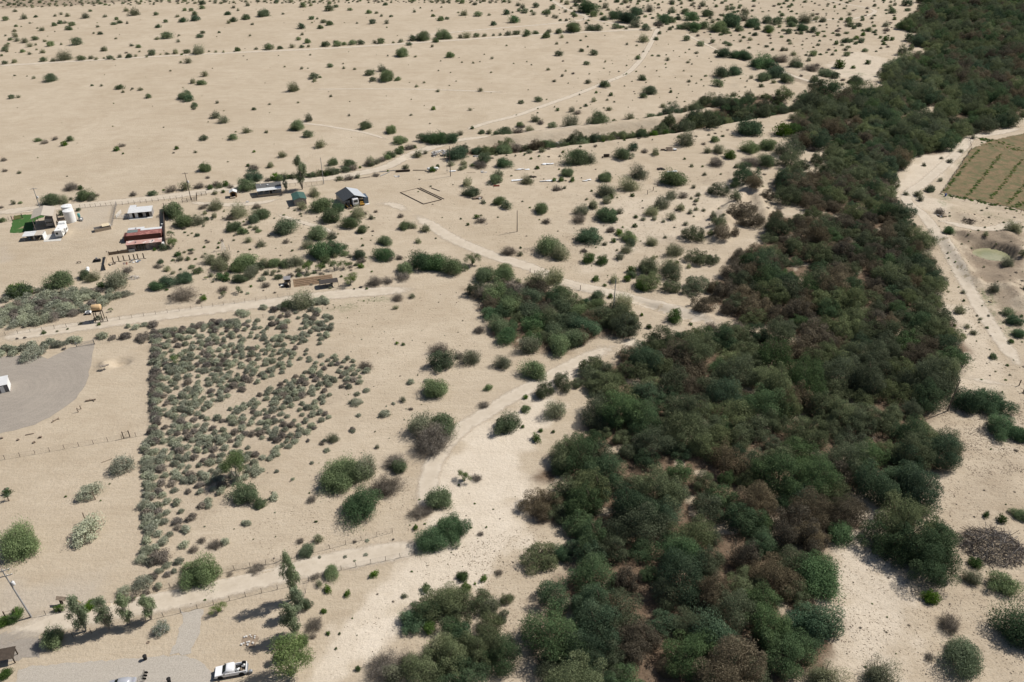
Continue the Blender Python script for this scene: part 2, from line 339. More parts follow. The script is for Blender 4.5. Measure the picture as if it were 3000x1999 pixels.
def ground_mat():
    m, nt, p = nodes('ground_sand'); geo = nnode(nt, 'ShaderNodeNewGeometry'); P = geo.outputs['Position']
    z1 = nnode(nt, 'ShaderNodeVertexColor', layer_name='zone1'); z2 = nnode(nt, 'ShaderNodeVertexColor', layer_name='zone2')
    s1 = nnode(nt, 'ShaderNodeSeparateColor'); s2 = nnode(nt, 'ShaderNodeSeparateColor')
    nt.links.new(z1.outputs[0], s1.inputs[0]); nt.links.new(z2.outputs[0], s2.inputs[0])
    mp = nnode(nt, 'ShaderNodeMapping'); mp.inputs['Scale'].default_value = (.35, 1.6, 1); mp.inputs['Rotation'].default_value = (0, 0, -.35); nt.links.new(P, mp.inputs[0])
    big = ramp(nt, noise(nt, .022, 6, .65, P, .6), .36, .64); mid = ramp(nt, noise(nt, .16, 6, .65, P), .3, .72); fine = ramp(nt, noise(nt, 1.6, 6, .7, P), .3, .7)
    streak = ramp(nt, noise(nt, .22, 5, .7, mp.outputs[0]), .35, .7); streak2 = ramp(nt, noise(nt, 1.1, 4, .7, mp.outputs[0]), .42, .75)
    c = mixc(nt, big, (.41, .338, .248), (.49, .415, .318))
    c = mixc(nt, math_(nt, 'MULTIPLY', mid, .55), c, (.335, .270, .195)); c = mixc(nt, math_(nt, 'MULTIPLY', streak, .4), c, (.53, .455, .352))
    c = mixc(nt, math_(nt, 'MULTIPLY', streak2, .35), c, (.305, .24, .163))
    # reddish and greyish stains of their own shape
    c = mixc(nt, math_(nt, 'MULTIPLY', ramp(nt, noise(nt, .045, 8, .72, P, 1.0), .50, .68), .55), c, (.36, .288, .205))
    pj = math_(nt, 'ADD', s1.outputs[0], math_(nt, 'MULTIPLY_ADD', noise(nt, .35, 6, .7, P), .9, -.45), clamp=True)
    c = mixc(nt, math_(nt, 'MULTIPLY', pj, s1.outputs[0]), c, (.68, .605, .505))
    dj = math_(nt, 'ADD', s1.outputs[2], math_(nt, 'MULTIPLY_ADD', noise(nt, .5, 6, .7, P), 1.1, -.55), clamp=True)
    c = mixc(nt, math_(nt, 'MULTIPLY', dj, math_(nt, 'MINIMUM', math_(nt, 'MULTIPLY', s1.outputs[2], 1.4), .85)), c, (.20, .155, .112))
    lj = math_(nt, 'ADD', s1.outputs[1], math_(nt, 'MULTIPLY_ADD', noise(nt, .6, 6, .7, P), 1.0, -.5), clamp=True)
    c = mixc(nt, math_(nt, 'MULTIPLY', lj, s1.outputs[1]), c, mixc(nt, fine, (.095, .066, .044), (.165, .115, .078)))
    # twigs, clods and droppings
    v = ramp(nt, noise(nt, 1.5, 4, .85, P, 1.2), .56, .62); v2 = ramp(nt, noise(nt, .9, 3, .6, P), .42, .62)
    c = mixc(nt, math_(nt, 'MULTIPLY', math_(nt, 'MULTIPLY', v, s2.outputs[1]), math_(nt, 'MULTIPLY', v2, .8)), c, (.15, .115, .08))
    c = mixc(nt, math_(nt, 'MULTIPLY', s2.outputs[2], .8), c, (.40, .355, .30))
    wj = math_(nt, 'MULTIPLY', s2.outputs[0], ramp(nt, noise(nt, 1.0, 5, .7, P), .42, .56))
    c = mixc(nt, wj, c, mixc(nt, fine, (.05, .085, .03), (.11, .15, .06)))
    c = mixc(nt, math_(nt, 'MULTIPLY', ramp(nt, noise(nt, 3.5, 4, .7, P), .52, .68), .4), c, (.235, .182, .125))
    nt.links.new(c, p.inputs['Base Color']); p.inputs['Roughness'].default_value = .95; p.inputs['Specular IOR Level'].default_value = .1
    b = nnode(nt, 'ShaderNodeBump'); b.inputs['Strength'].default_value = .8; b.inputs['Distance'].default_value = .28
    hh = math_(nt, 'ADD', noise(nt, 1.3, 7, .72, P), math_(nt, 'MULTIPLY', noise(nt, .45, 4, .6, mp.outputs[0]), .6))
    nt.links.new(hh, b.inputs['Height']); nt.links.new(b.outputs[0], p.inputs['Normal'])
    return m
build_ground()

# ---------------------------------------------------------------- dirt tracks: strips draped on the ground, ragged soft edges
def track_mat():
    m, nt, p = nodes('track_dirt'); geo = nnode(nt, 'ShaderNodeNewGeometry'); P = geo.outputs['Position']
    at = nnode(nt, 'ShaderNodeAttribute', attribute_name='tint')     # 1 at the middle of the strip, 0 at its edge
    f = ramp(nt, noise(nt, .35, 6, .7, P), .3, .7)
    c = mixc(nt, f, (.46, .39, .30), (.60, .525, .425))
    rut = nnode(nt, 'ShaderNodeValToRGB'); nt.links.new(at.outputs['Fac'], rut.inputs[0])
    e = rut.color_ramp.elements; e[0].position = .35; e[0].color = (0, 0, 0, 1); e[1].position = .55; e[1].color = (1, 1, 1, 1); n = e.new(.8); n.color = (.2, .2, .2, 1)
    c = mixc(nt, math_(nt, 'MULTIPLY', rut.outputs[0], .5), c, (.64, .565, .465))
    c = mixc(nt, math_(nt, 'MULTIPLY', ramp(nt, noise(nt, 1.5, 5, .7, P), .5, .75), .25), c, (.33, .27, .20))
    nt.links.new(c, p.inputs['Base Color']); p.inputs['Roughness'].default_value = .95
    a = math_(nt, 'ADD', at.outputs['Fac'], math_(nt, 'MULTIPLY_ADD', noise(nt, .5, 6, .7, P), 1.0, -.55)); a = ramp(nt, a, .18, .6)
    nt.links.new(math_(nt, 'MULTIPLY', a, .85), p.inputs['Alpha'])
    return m
TRACK = track_mat()
def smooth_line(P, step):
    P = np.asarray(P, float); out = []
    Q = np.vstack([2*P[0]-P[1], P, 2*P[-1]-P[-2]])
    for i in range(1, len(Q)-2):
        n = max(2, int(np.linalg.norm(Q[i+1]-Q[i])/step))
        for t in np.linspace(0, 1, n, endpoint=False):
            a, b, c, d = Q[i-1], Q[i], Q[i+1], Q[i+2]
            out.append(.5*((2*b)+(c-a)*t+(2*a-5*b+4*c-d)*t*t+(-a+3*b-3*c+d)*t**3))
    out.append(P[-1]); return np.array(out)
def track(name, pts, width, label, lift=.05):
    L = smooth_line(W(pts), 2.0); T = np.gradient(L, axis=0); T /= np.linalg.norm(T, axis=1)[:, None]; N = np.stack([-T[:, 1], T[:, 0]], 1)
    k = 9; off = np.linspace(-.5, .5, k)*width*1.35; X = L[:, None, 0]+N[:, None, 0]*off; Y = L[:, None, 1]+N[:, None, 1]*off
    V = np.stack([X, Y, H(X, Y)+lift], -1).reshape(-1, 3); n = len(L); idx = np.arange(n*k).reshape(n, k)
    F = np.stack([idx[:-1, :-1], idx[:-1, 1:], idx[1:, 1:], idx[1:, :-1]], -1).reshape(-1, 4)
    endf = np.minimum(1, np.minimum(np.arange(n), np.arange(n)[::-1])/6.0)
    t = (1-np.abs(np.linspace(-1, 1, k))[None, :]**1.3)*endf[:, None]
    o = link(name, np_mesh(name, V, F, [TRACK], tint=t.ravel(), smooth=True)); tag(o, label, 'road', kind='structure'); return o
track('dirt_road', [(-60, 628), (110, 612), (255, 601), (485, 577), (600, 561), (720, 545), (830, 533), (957, 522), (1059, 507), (1135, 488), (1200, 455), (1290, 425), (1360, 410), (1500, 398), (1640, 384), (1850, 358)], 6.5, 'pale dirt road running behind the ranch houses to the canal')
track('dirt_track', [(1930, 78), (1915, 110), (1892, 153), (1867, 187), (1833, 217), (1765, 246), (1680, 280), (1595, 310), (1510, 340), (1425, 361), (1345, 388)], 4.2, 'pale dirt track curving diagonally across the open plain')
track('dirt_track', [(-40, 196), (0, 193), (425, 168), (700, 154), (1000, 140), (1425, 112), (1650, 98), (1884, 86), (1930, 80)], 5.0, 'straight dirt track below the far row of bushes')
track('dirt_track', [(1170, 110), (1425, 86), (1637, 68), (1718, 54), (1690, 38), (1654, 25), (1612, -2)], 4.5, 'thin dirt track bending at the far edge of the plain', .06)
track('dirt_track', [(1718, 54), (1800, 70), (1890, 84)], 3.5, 'short dirt track joining the far tree cluster', .07)
track('dirt_track', [(1200, 622), (1276, 668), (1327, 700), (1430, 744), (1557, 785), (1645, 826), (1786, 858), (1891, 886), (1996, 920), (2066, 938), (2150, 965)], 6.0, 'broad dirt track running from the timber frame towards the thicket')
track('dirt_road', [(-60, 1000), (0, 990), (250, 955), (500, 922), (800, 886), (1000, 862), (1250, 846)], 6.5, 'dirt road between the wire fences above the saltbush field')
track('dirt_road', [(-60, 1872), (0, 1861), (134, 1826), (330, 1788), (535, 1750), (668, 1719), (834, 1679), (1012, 1639), (1200, 1610), (1320, 1590)], 6.0, 'dirt road between the wire fences near the pickup')
track('dirt_track', [(1230, 1560), (1250, 1440), (1278, 1343), (1346, 1261), (1414, 1217), (1505, 1160), (1600, 1110), (1680, 1066), (1750, 1034), (1850, 1000)], 5.0, 'white sandy track in the wash beside the thicket')
track('dirt_road', [(3010, 372), (2930, 388), (2846, 405), (2815, 440), (2712, 532), (2655, 580), (2712, 639), (2770, 724), (2802, 782), (2837, 845), (2873, 907), (2913, 970), (2947, 1017), (3010, 1105)], 5.0, 'dirt road along the right side between thicket and pond')
track('dirt_track', [(2715, 642), (2790, 655), (2900, 672), (3010, 640)], 5.0, 'dirt track turning off past the burnt pile by the field', .07)
track('dirt_track', [(2410, 0), (2560, 30), (2500, 55), (2400, 60), (2300, 70)], 4.0, 'faint dirt track on the far flat by the forest', .07)

track('dirt_track', [(829, 358), (930, 366), (1000, 377), (1080, 392), (1150, 415)], 2.6, 'faint wheel track joining the ranch road on the plain', .06)
track('dirt_track', [(900, 262), (1100, 261), (1300, 264), (1500, 272)], 2.4, 'faint wheel track across the middle of the plain', .06)
track('dirt_track', [(790, 618), (855, 643), (944, 669), (1010, 700)], 3.0, 'faint wheel track below the metal barn', .06)
track('dirt_track', [(1075, 600), (1150, 600), (1215, 632)], 5.0, 'pale worn ground between the barn and the timber frame', .06)
track('dirt_track', [(2000, 95), (2080, 135), (2160, 170), (2280, 208), (2380, 240), (2480, 262), (2600, 268)], 4.0, 'pale track beside the earth bank towards the forest', .06)
track('dirt_track', [(520, 590), (640, 600), (760, 595), (850, 575)], 4.0, 'worn ground in front of the ranch house', .06)
track('dirt_track', [(2760, 1090), (2850, 1110), (2950, 1130), (3010, 1160)], 3.2, 'faint curved wheel track above the dark pole', .06)
# ---------------------------------------------------------------- flat sheets
def sheet(name, pts, z, mat, label, cat=None, jag=.25, step=.8):
    P = W(pts); rs = np.random.RandomState(len(name)+len(pts)); out = []
    for i in range(len(P)):
        a, b = P[i], P[(i+1) % len(P)]; n = max(1, int(np.linalg.norm(b-a)/step))
        for t in np.arange(n)/n:
            q = a+(b-a)*t+rs.uniform(-jag, jag, 2); out.append((q[0], q[1], z))
    me = bpy.data.meshes.new(name); me.from_pydata(out, [], [tuple(range(len(out)))]); me.materials.append(mat)
    if me.polygons[0].normal.z < 0: me.flip_normals()
    o = link(name, me); tag(o, label, cat, kind='structure'); return o
def gravel(name, ca, cb, tire=.25, ring=None):
    m, nt, p = nodes(name); geo = nnode(nt, 'ShaderNodeNewGeometry'); P = geo.outputs['Position']
    c = mixc(nt, ramp(nt, noise(nt, 3.2, 5, .85, P), .36, .64), ca, cb)
    c = mixc(nt, math_(nt, 'MULTIPLY', ramp(nt, noise(nt, .14, 6, .65, P, .7), .48, .70), .35), c, (.40, .35, .29))
    w = nnode(nt, 'ShaderNodeTexNoise'); w.inputs['Scale'].default_value = .5; mp = nnode(nt, 'ShaderNodeMapping'); mp.inputs['Scale'].default_value = (.15, 2.2, 1); mp.inputs['Rotation'].default_value = (0, 0, .5)
    nt.links.new(P, mp.inputs[0]); nt.links.new(mp.outputs[0], w.inputs['Vector'])
    c = mixc(nt, math_(nt, 'MULTIPLY', ramp(nt, w.outputs['Fac'], .5, .65), tire), c, cb)
    if ring is not None:      # worn wheel arcs of cars circling the yard
        m2 = nnode(nt, 'ShaderNodeMapping'); m2.inputs['Location'].default_value = (-ring[0], -ring[1], 0); nt.links.new(P, m2.inputs[0])
        wv = nnode(nt, 'ShaderNodeTexWave', wave_type='RINGS', rings_direction='Z'); wv.inputs['Scale'].default_value = .11; wv.inputs['Distortion'].default_value = 3.5; wv.inputs['Detail'].default_value = 4; wv.inputs['Detail Scale'].default_value = .4; nt.links.new(m2.outputs[0], wv.inputs['Vector'])
        c = mixc(nt, math_(nt, 'MULTIPLY', ramp(nt, wv.outputs['Fac'], .55, .95), .14), c, tuple(x*1.25 for x in cb)); c = mixc(nt, math_(nt, 'MULTIPLY', ramp(nt, wv.outputs['Fac'], .30, .02), .12), c, ca)
    nt.links.new(c, p.inputs['Base Color']); p.inputs['Roughness'].default_value = .95
    b = nnode(nt, 'ShaderNodeBump'); b.inputs['Strength'].default_value = .8; b.inputs['Distance'].default_value = .1
    nt.links.new(noise(nt, 7, 3, .8, P), b.inputs['Height']); nt.links.new(b.outputs[0], p.inputs['Normal']); return m
GR1 = gravel('gravel_brown', (.215, .188, .157), (.345, .305, .26), ring=G0(20, 1150)[:2]); GR2 = gravel('gravel_grey', (.31, .28, .24), (.45, .405, .345))
sheet('gravel_yard', [(-80, 1080), (0, 1045), (100, 1040), (140, 1052), (200, 1020), (275, 1007), (272, 1045), (262, 1090), (245, 1140), (220, 1170), (190, 1195), (150, 1222), (100, 1245), (40, 1262), (-80, 1290)], .03, GR1, 'brown gravel yard curving round the small white roofed shed', step=2)
sheet('gravel_driveway', [(40, 2040), (55, 1965), (90, 1952), (250, 1940), (380, 1930), (450, 1925), (520, 1918), (570, 1930), (600, 1945), (620, 1965), (630, 2040)], .03, GR2, 'grey gravel driveway where the pickup and car are parked')
sheet('gravel_path', [(530, 1792), (600, 1785), (590, 1830), (575, 1880), (560, 1915), (505, 1915), (520, 1870), (530, 1830)], .035, GR2, 'short grey gravel path leading up to the wire fence', jag=.4)
sheet('gravel_patch', [(-30, 1865), (60, 1845), (110, 1840), (115, 1880), (118, 1925), (-30, 1940)], .03, GR1, 'dark gravel patch on the road at lower left', jag=.5)
# lawn beside the gable roofed cover
def grass_mat(name, ca, cb, cdry, th=.5):
    m, nt, p = nodes(name); geo = nnode(nt, 'ShaderNodeNewGeometry'); P = geo.outputs['Position']
    c = mixc(nt, ramp(nt, noise(nt, 2.5, 5, .7, P), .3, .7), ca, cb)
    c = mixc(nt, ramp(nt, noise(nt, .35, 6, .7, P, .5), th, th+.12), c, cdry)
    nt.links.new(c, p.inputs['Base Color']); p.inputs['Roughness'].default_value = .95; return m
sheet('lawn', [(28, 683), (37, 648), (42, 632), (95, 628), (125, 622), (130, 636), (104, 645), (98, 670), (103, 676), (60, 683)], .03, grass_mat('lawn_grass', (.03, .085, .02), (.06, .13, .035), (.3, .24, .15), .58), 'green lawn beside the tan gable roofed cover', jag=.3)
CONC = plain('concrete', (.52, .50, .46), .9, 0, .12, 1.2)
sheet('concrete_pad', [(128, 709), (131, 690), (165, 684), (185, 690), (178, 706)], .04, CONC, 'pale concrete pad behind the white travel trailer', jag=.02)
# dry field with green rows
FIELD = [(2755, 566), (2840, 438), (2880, 422), (3060, 462), (3060, 640), (2975, 612), (2900, 598), (2800, 575)]
def field_mat():
    m, nt, p = nodes('field_stubble'); geo = nnode(nt, 'ShaderNodeNewGeometry'); P = geo.outputs['Position']
    mp = nnode(nt, 'ShaderNodeMapping'); mp.inputs['Rotation'].default_value = (0, 0, -.5); mp.inputs['Scale'].default_value = (2.2, .5, 1); nt.links.new(P, mp.inputs[0])
    c = mixc(nt, ramp(nt, noise(nt, 1.1, 5, .7, mp.outputs[0]), .3, .7), (.12, .085, .046), (.225, .16, .09))
    c = mixc(nt, math_(nt, 'MULTIPLY', ramp(nt, noise(nt, .25, 5, .7, P), .44, .58), .7), c, (.080, .092, .038))
    nt.links.new(c, p.inputs['Base Color']); p.inputs['Roughness'].default_value = .95; return m
def drape(name, pts, mat, label, lift, res=1.5, kind='structure', cat=None):
    P = W(pts); lo = P.min(0)-1; hi = P.max(0)+1
    gx = np.arange(lo[0], hi[0], res); gy = np.arange(lo[1], hi[1], res); X, Y = np.meshgrid(gx, gy)
    sdv = poly_sd(X, Y, P)+vnoise(X, Y, 2, 7)*.5; ins = sdv > 0; idx = np.arange(X.size).reshape(X.shape)
    F = np.stack([idx[:-1, :-1], idx[:-1, 1:], idx[1:, 1:], idx[1:, :-1]], -1); k = ins[:-1, :-1] & ins[:-1, 1:] & ins[1:, 1:] & ins[1:, :-1]
    o = link(name, np_mesh(name, np.stack([X, Y, H(X, Y)+lift], -1).reshape(-1, 3), F[k], [mat])); tag(o, label, cat, kind=kind); return o
drape('field', FIELD, field_mat(), 'dry brown stubble field at the right edge', .12, .8)
drape('field', [(2865, 425), (2915, 408), (2990, 392), (3080, 380), (3080, 460), (3000, 455), (2950, 440)], MATS['field_stubble'], 'second brown field at the far side of the green weed strip', .12, .8)
# pond
m, nt, p = nodes('pond_water'); geo = nnode(nt, 'ShaderNodeNewGeometry')
c = mixc(nt, ramp(nt, noise(nt, .35, 5, .6, geo.outputs['Position'], .8), .35, .65), (.22, .225, .125), (.31, .29, .18))
nt.links.new(c, p.inputs['Base Color']); p.inputs['Roughness'].default_value = .22; p.inputs['Specular IOR Level'].default_value = .5
bb = nnode(nt, 'ShaderNodeBump'); bb.inputs['Strength'].default_value = .15; bb.inputs['Distance'].default_value = .05
nt.links.new(noise(nt, 2.5, 3, .6, geo.outputs['Position']), bb.inputs['Height']); nt.links.new(bb.outputs[0], p.inputs['Normal'])
pv = [(PONDC[0]+(POND_A+2.3)*math.cos(a), PONDC[1]+(POND_B+2.3)*math.sin(a), POND_Z) for a in np.linspace(0, 2*math.pi, 48, endpoint=False)]
me = bpy.data.meshes.new('pond'); me.from_pydata(pv, [], [tuple(range(48))]); me.materials.append(m)
tag(link('pond', me), 'murky green pond in a dug basin', 'pond', kind='structure')
# ---------------------------------------------------------------- plant meshes (unit crown width 1, base at z=0)
BARK = plain('bark', (.15, .115, .085), .9, 0, .3, 6); DEADWOOD = plain('dead_twigs', (.30, .26, .225), .9, 0, .3, 6); PALEWOOD = plain('pale_bark', (.33, .30, .25), .85, 0, .3, 4)
LEAF = {
 'mesq': leaf('leaf_mesquite', (.088, .130, .066), (.225, .270, .150)),
 'mesq2': leaf('leaf_mesquite_deep', (.058, .112, .062), (.150, .215, .115)),
 'creo': leaf('leaf_creosote', (.140, .158, .092), (.315, .318, .21)),
 'bacc': leaf('leaf_bright_green', (.050, .105, .024), (.130, .20, .055)),
 'tamo': leaf('leaf_tamarisk_olive', (.080, .104, .056), (.205, .228, .130)),
 'tamb': leaf('leaf_tamarisk_brown', (.092, .079, .055), (.21, .178, .125)),
 'tamg': leaf('leaf_tamarisk_green', (.055, .098, .052), (.135, .180, .095)),
 'salt': leaf('leaf_saltbush', (.215, .228, .158), (.415, .432, .33), .12),
 'saltd': leaf('leaf_saltbush_dry', (.16, .14, .12), (.29, .26, .22), .12),
 'euca': leaf('leaf_eucalyptus', (.115, .15, .085), (.27, .31, .20)),
 'palo': leaf('leaf_palo_verde', (.095, .145, .050), (.20, .25, .105)),
 'flow': leaf('leaf_white_flowers', (.07, .13, .06), (.75, .75, .7)),
 'dead': leaf('dead_sprays', (.115, .098, .076), (.27, .24, .20), .05),
}
def unit(v): return v/np.maximum(np.linalg.norm(v, axis=-1, keepdims=True), 1e-9)
def blade(rs, d, out, rnd, up):
    """leaf axes and side vectors: some sprays stick out of the crown, the others lie over it like shingles, face outwards"""
    n = len(d); ax1 = unit(d*out+rs.normal(size=d.shape)*rnd*.6+np.array([0, 0, up])); s1 = unit(np.cross(ax1, rs.normal(size=d.shape)))
    nn = unit(d+np.array([0, 0, .25])+rs.normal(size=d.shape)*.38); a = rs.normal(size=d.shape)*.6+np.array([0, 0, up+.35*np.sign(up or 1)])+d*.2
    ax2 = unit(a-nn*np.sum(a*nn, 1, keepdims=True)); s2 = np.cross(nn, ax2); k = (rs.rand(n) < .5)[:, None]
    return np.where(k, ax1, ax2), np.where(k, s1, s2)
def leaves(rs, lobes, n, L, Wd, out=.7, up=.3, rnd=.7, shell=.45, hang=0.0, zmin=.01):
    C = np.array([c for c, r in lobes]); R = np.array([r for c, r in lobes]); pr = R**2/np.sum(R**2)
    i = rs.choice(len(R), int(n*1.25), p=pr); d = unit(rs.normal(size=(len(i), 3))); d[:, 2] = np.abs(d[:, 2])*np.where(rs.rand(len(i)) < .28, -1, 1)
    rr = shell+(1.08-shell)*rs.rand(len(i))**.6
    p = C[i]+d*(R[i]*rr)[:, None]*np.array([1, 1, .85])
    k = np.where(p[:, 2] > zmin)[0][:n]; p = p[k]; d = d[k]; i = i[k]
    ax, sidev = blade(rs, d, out, rnd, up-hang)
    ln = L*rs.uniform(.6, 1.3, len(p))[:, None]; wd = Wd*rs.uniform(.7, 1.3, len(p))[:, None]
    V = np.stack([p-ax*ln*.3, p+ax*ln*.2+sidev*wd, p+ax*ln*.7, p+ax*ln*.2-sidev*wd], 1).reshape(-1, 3); V[:, 2] = np.maximum(V[:, 2], 0)
    lt = rs.rand(len(R)); t = np.clip(lt[i]*.55+rs.rand(len(p))*.45, 0, 1)
    return V, np.arange(len(V)).reshape(-1, 4), np.repeat(t, 4)
def dome(rs, n, h, L, Wd, up=.35, inner=.35, rough=.4, rnd=.45, base=.08, flare=.0):
    """leafy sprays radiating from the base to an uneven dome, width 1, height h"""
    d = unit(rs.normal(size=(int(n*1.02), 3))); d[:, 2] = np.abs(d[:, 2])**.85; d = unit(d)[:n]
    K = unit(rs.normal(size=(14, 3))); A = rs.uniform(.4, 1, 14); m = sum(A[k]*np.exp(-(1-d@K[k])*11) for k in range(14)); m = (.5*(1-rough)+rough*np.clip(m, 0, 1)*.8)*(1+.14*np.cos(np.arctan2(d[:, 1], d[:, 0])*2+rs.uniform(0, 6)))
    rr = inner+(1-inner)*rs.rand(n)**.62; rr *= rs.uniform(.88, 1.06, n)
    p = d*(m*rr)[:, None]*np.array([1, 1, 2*h])+rs.uniform(-base, base, (n, 3))*np.array([1, 1, .2]); p[:, 2] = np.maximum(p[:, 2], .005)
    ax, sv = blade(rs, d, 1.0, rnd, up)
    ln = L*rs.uniform(.6, 1.4, n)[:, None]; wd = Wd*rs.uniform(.7, 1.3, n)[:, None]
    V = np.stack([p-ax*ln*.4, p+sv*wd, p+ax*ln*.6, p-sv*wd], 1).reshape(-1, 3); V[:, 2] = np.maximum(V[:, 2], 0)
    t = np.clip((m-m.min())/(np.ptp(m)+1e-6)*.5+rs.rand(n)*.5, 0, 1); return V, np.arange(len(V)).reshape(-1, 4), np.repeat(t, 4)
def both(a, b): return np.vstack([a[0], b[0]]), np.vstack([a[1], b[1]+len(a[0])]), np.concatenate([a[2], b[2]])
def stems(rs, tips, r0, n=4, base=.06, bend=.08, taper=.25):
    V = []; F = []
    for tp in tips:
        a = np.array([rs.uniform(-base, base), rs.uniform(-base, base), 0]); b = np.array(tp, float); mid = (a+b)/2+rs.uniform(-bend, bend, 3)+np.array([0, 0, .03])
        pts = [a, mid, b]; rad = [r0, r0*.65, r0*taper]; o = len(V)
        for q, r in zip(pts, rad):
            for j in range(n): V.append(q+r*np.array([math.cos(6.2832*j/n), math.sin(6.2832*j/n), 0]))
        for s in range(2):
            for j in range(n): F.append((o+s*n+j, o+s*n+(j+1) % n, o+(s+1)*n+(j+1) % n, o+(s+1)*n+j))
    return np.array(V), np.array(F)
def dome_lobes(rs, n, h, r=(.13, .22), rad=.36, low=.16, flat=1.0, asym=.3, jit=(.66, 1.08)):
    out = []; sx = 1+rs.uniform(-asym, asym); sy = 1+rs.uniform(-asym, asym)
    for k in range(n):
        a = 2.4*k+rs.uniform(-.5, .5); q = math.sqrt((k+.5)/n)*rad*rs.uniform(.8, 1.15); rr = rs.uniform(*r)
        top = h*math.sqrt(max(0.05, 1-(q/.52)**2))*rs.uniform(*jit)-rr*.8
        out.append((np.array([q*math.cos(a)*sx, q*math.sin(a)*sy, max(low*h, top)]), rr))
        if q > rad*.6 and rs.rand() < .8: out.append((np.array([q*math.cos(a)*sx*1.05, q*math.sin(a)*sy*1.05, max(.09, low*h*.9)]), rr*.8))
    return out
def twigs(rs, n, h, L=.5, r=.004, spread=1.0):
    """stiff bare twigs radiating from the base, three-sided"""
    d = unit(rs.normal(size=(n, 3))*np.array([spread, spread, .55])+np.array([0, 0, .28])); d[:, 2] = np.abs(d[:, 2]); V = []; F = []
    for k in range(n):
        a = np.array([rs.uniform(-.12, .12), rs.uniform(-.12, .12), 0])+d[k]*rs.uniform(0, .18); ln = L*rs.uniform(.55, 1.05)
        e = a+d[k]*ln*np.array([1, 1, h*2])+rs.normal(size=3)*.035; e[2] = max(e[2], .01); s = unit(np.cross(d[k], rs.normal(size=3))); u = np.cross(d[k], s); o = len(V)
        V += [a+s*r, a-s*r*.5+u*r*.8, e+s*r*.4, e-s*r*.2+u*r*.3]; F += [(o, o+1, o+3, o+2)]
        V += [a-s*r*.5-u*r*.8, e-s*r*.2-u*r*.3]; F += [(o+1, o+4, o+5, o+3), (o+4, o, o+2, o+5)]
    return np.array(V), np.array(F)
def shape(kind, seed, small=False, fine=False):
    """-> crown (V,F,tint), stems (V,F), each unit width"""
    rs = np.random.RandomState(seed); q = .2 if small else 1.0; u = 1.9 if small else 1.0
    if fine: q, u = 2.1, .70
    if kind == 'mesq':
        h = rs.uniform(.44, .56); lb = dome_lobes(rs, 13, h)
        return both(leaves(rs, lb, int(3800*q), .050*u, .0085*u, up=.25), dome(rs, int(2600*q), h, .055*u, .0085*u, inner=.5)), stems(rs, [c for c, r in lb[:: 2]], .016)
    if kind == 'creo':
        h = rs.uniform(.50, .62); lb = dome_lobes(rs, 14, h, (.09, .16), .37, .3)
        return both(dome(rs, int(3300*q), h, .075*u, .0075*u, .35, .3, .44), leaves(rs, lb, int(700*q), .05*u, .008*u, up=.5)), stems(rs, [c+np.array([0, 0, r*.6]) for c, r in lb], .010, bend=.05)
    if kind == 'bacc':
        h = rs.uniform(.5, .62); lb = dome_lobes(rs, 9, h, (.10, .17), .34, .2)
        return both(dome(rs, int(1500*q), h, .09*u, .013*u, .8, .3, .25), leaves(rs, lb, int(900*q), .07*u, .012*u, up=.8)), stems(rs, [c for c, r in lb], .012)
    if kind == 'salt':
        q = q*1.7 if small else q
        h = rs.uniform(.42, .52); lb = dome_lobes(rs, 16, h, (.09, .16), .38, .14, asym=.3)
        return both(dome(rs, int(1100*q), h*.95, .055*u, .012*u, .4, .5, .2), leaves(rs, lb, int(1700*q), .05*u, .011*u, up=.45)), stems(rs, [c for c, r in lb[::2]], .012)
    if kind == 'tama':
        h = rs.uniform(.54, .70); lb = dome_lobes(rs, 18, h, (.08, .23), .42, .22, jit=(.5, 1.18)); lb2 = [(c+np.array([rs.uniform(-.06, .06), rs.uniform(-.06, .06), r*rs.uniform(.3, .9)]), r*.6) for c, r in lb if rs.rand() < .6]
        return both(leaves(rs, lb+lb2, int(6200*q), .046*u, .0075*u, up=.35), dome(rs, int(1100*q), h*.82, .06*u, .008*u, .4, .5)), stems(rs, [c for c, r in lb[::2]], .015)
    if kind == 'euca':
        h = rs.uniform(1.35, 1.6); lb = []
        for k in range(24):
            f = (k+.5)/24; z = h*(.22+.70*f); w = .36*math.sin(math.pi*(.12+.80*f))**.8*rs.uniform(.25, 1.0); a = rs.uniform(0, 6.28); lb.append((np.array([w*math.cos(a), w*math.sin(a), z]), rs.uniform(.13, .21)))
        c = leaves(rs, lb, int(3900*q), .085*u, .011*u, out=.3, up=0, hang=.55, shell=.05)
        return c, stems(rs, [c for c, r in lb[::2]]+[(0, 0, h*.95)], .022, base=.01, bend=.05)
    if kind == 'palo':
        h = rs.uniform(.75, .95); lb = [(c+np.array([0, 0, h*.30]), r) for c, r in dome_lobes(rs, 12, h*.6, (.11, .18), .34, .2)]
        return leaves(rs, lb, int(2600*q), .07*u, .0065*u, up=.4, shell=.15), stems(rs, [c for c, r in lb[::2]], .018, base=.03)
    if kind == 'dead':
        h = rs.uniform(.34, .46); V, F = twigs(rs, 160 if not small else 60, h*.9, L=.42, r=.005*u); lb = dome_lobes(rs, 12, h, (.10, .17), .36, .25)
        a = both(dome(rs, int(2400*q), h, .10*u, .0035*u, .3, .25, .38, .5), leaves(rs, lb, int(1300*q), .09*u, .0035*u, up=.3, shell=.1))
        return (np.vstack([a[0], V]), np.vstack([a[1], F+len(a[0])]), np.concatenate([a[2], np.full(len(V), .6)])), stems(rs, [c for c, r in lb], .010)
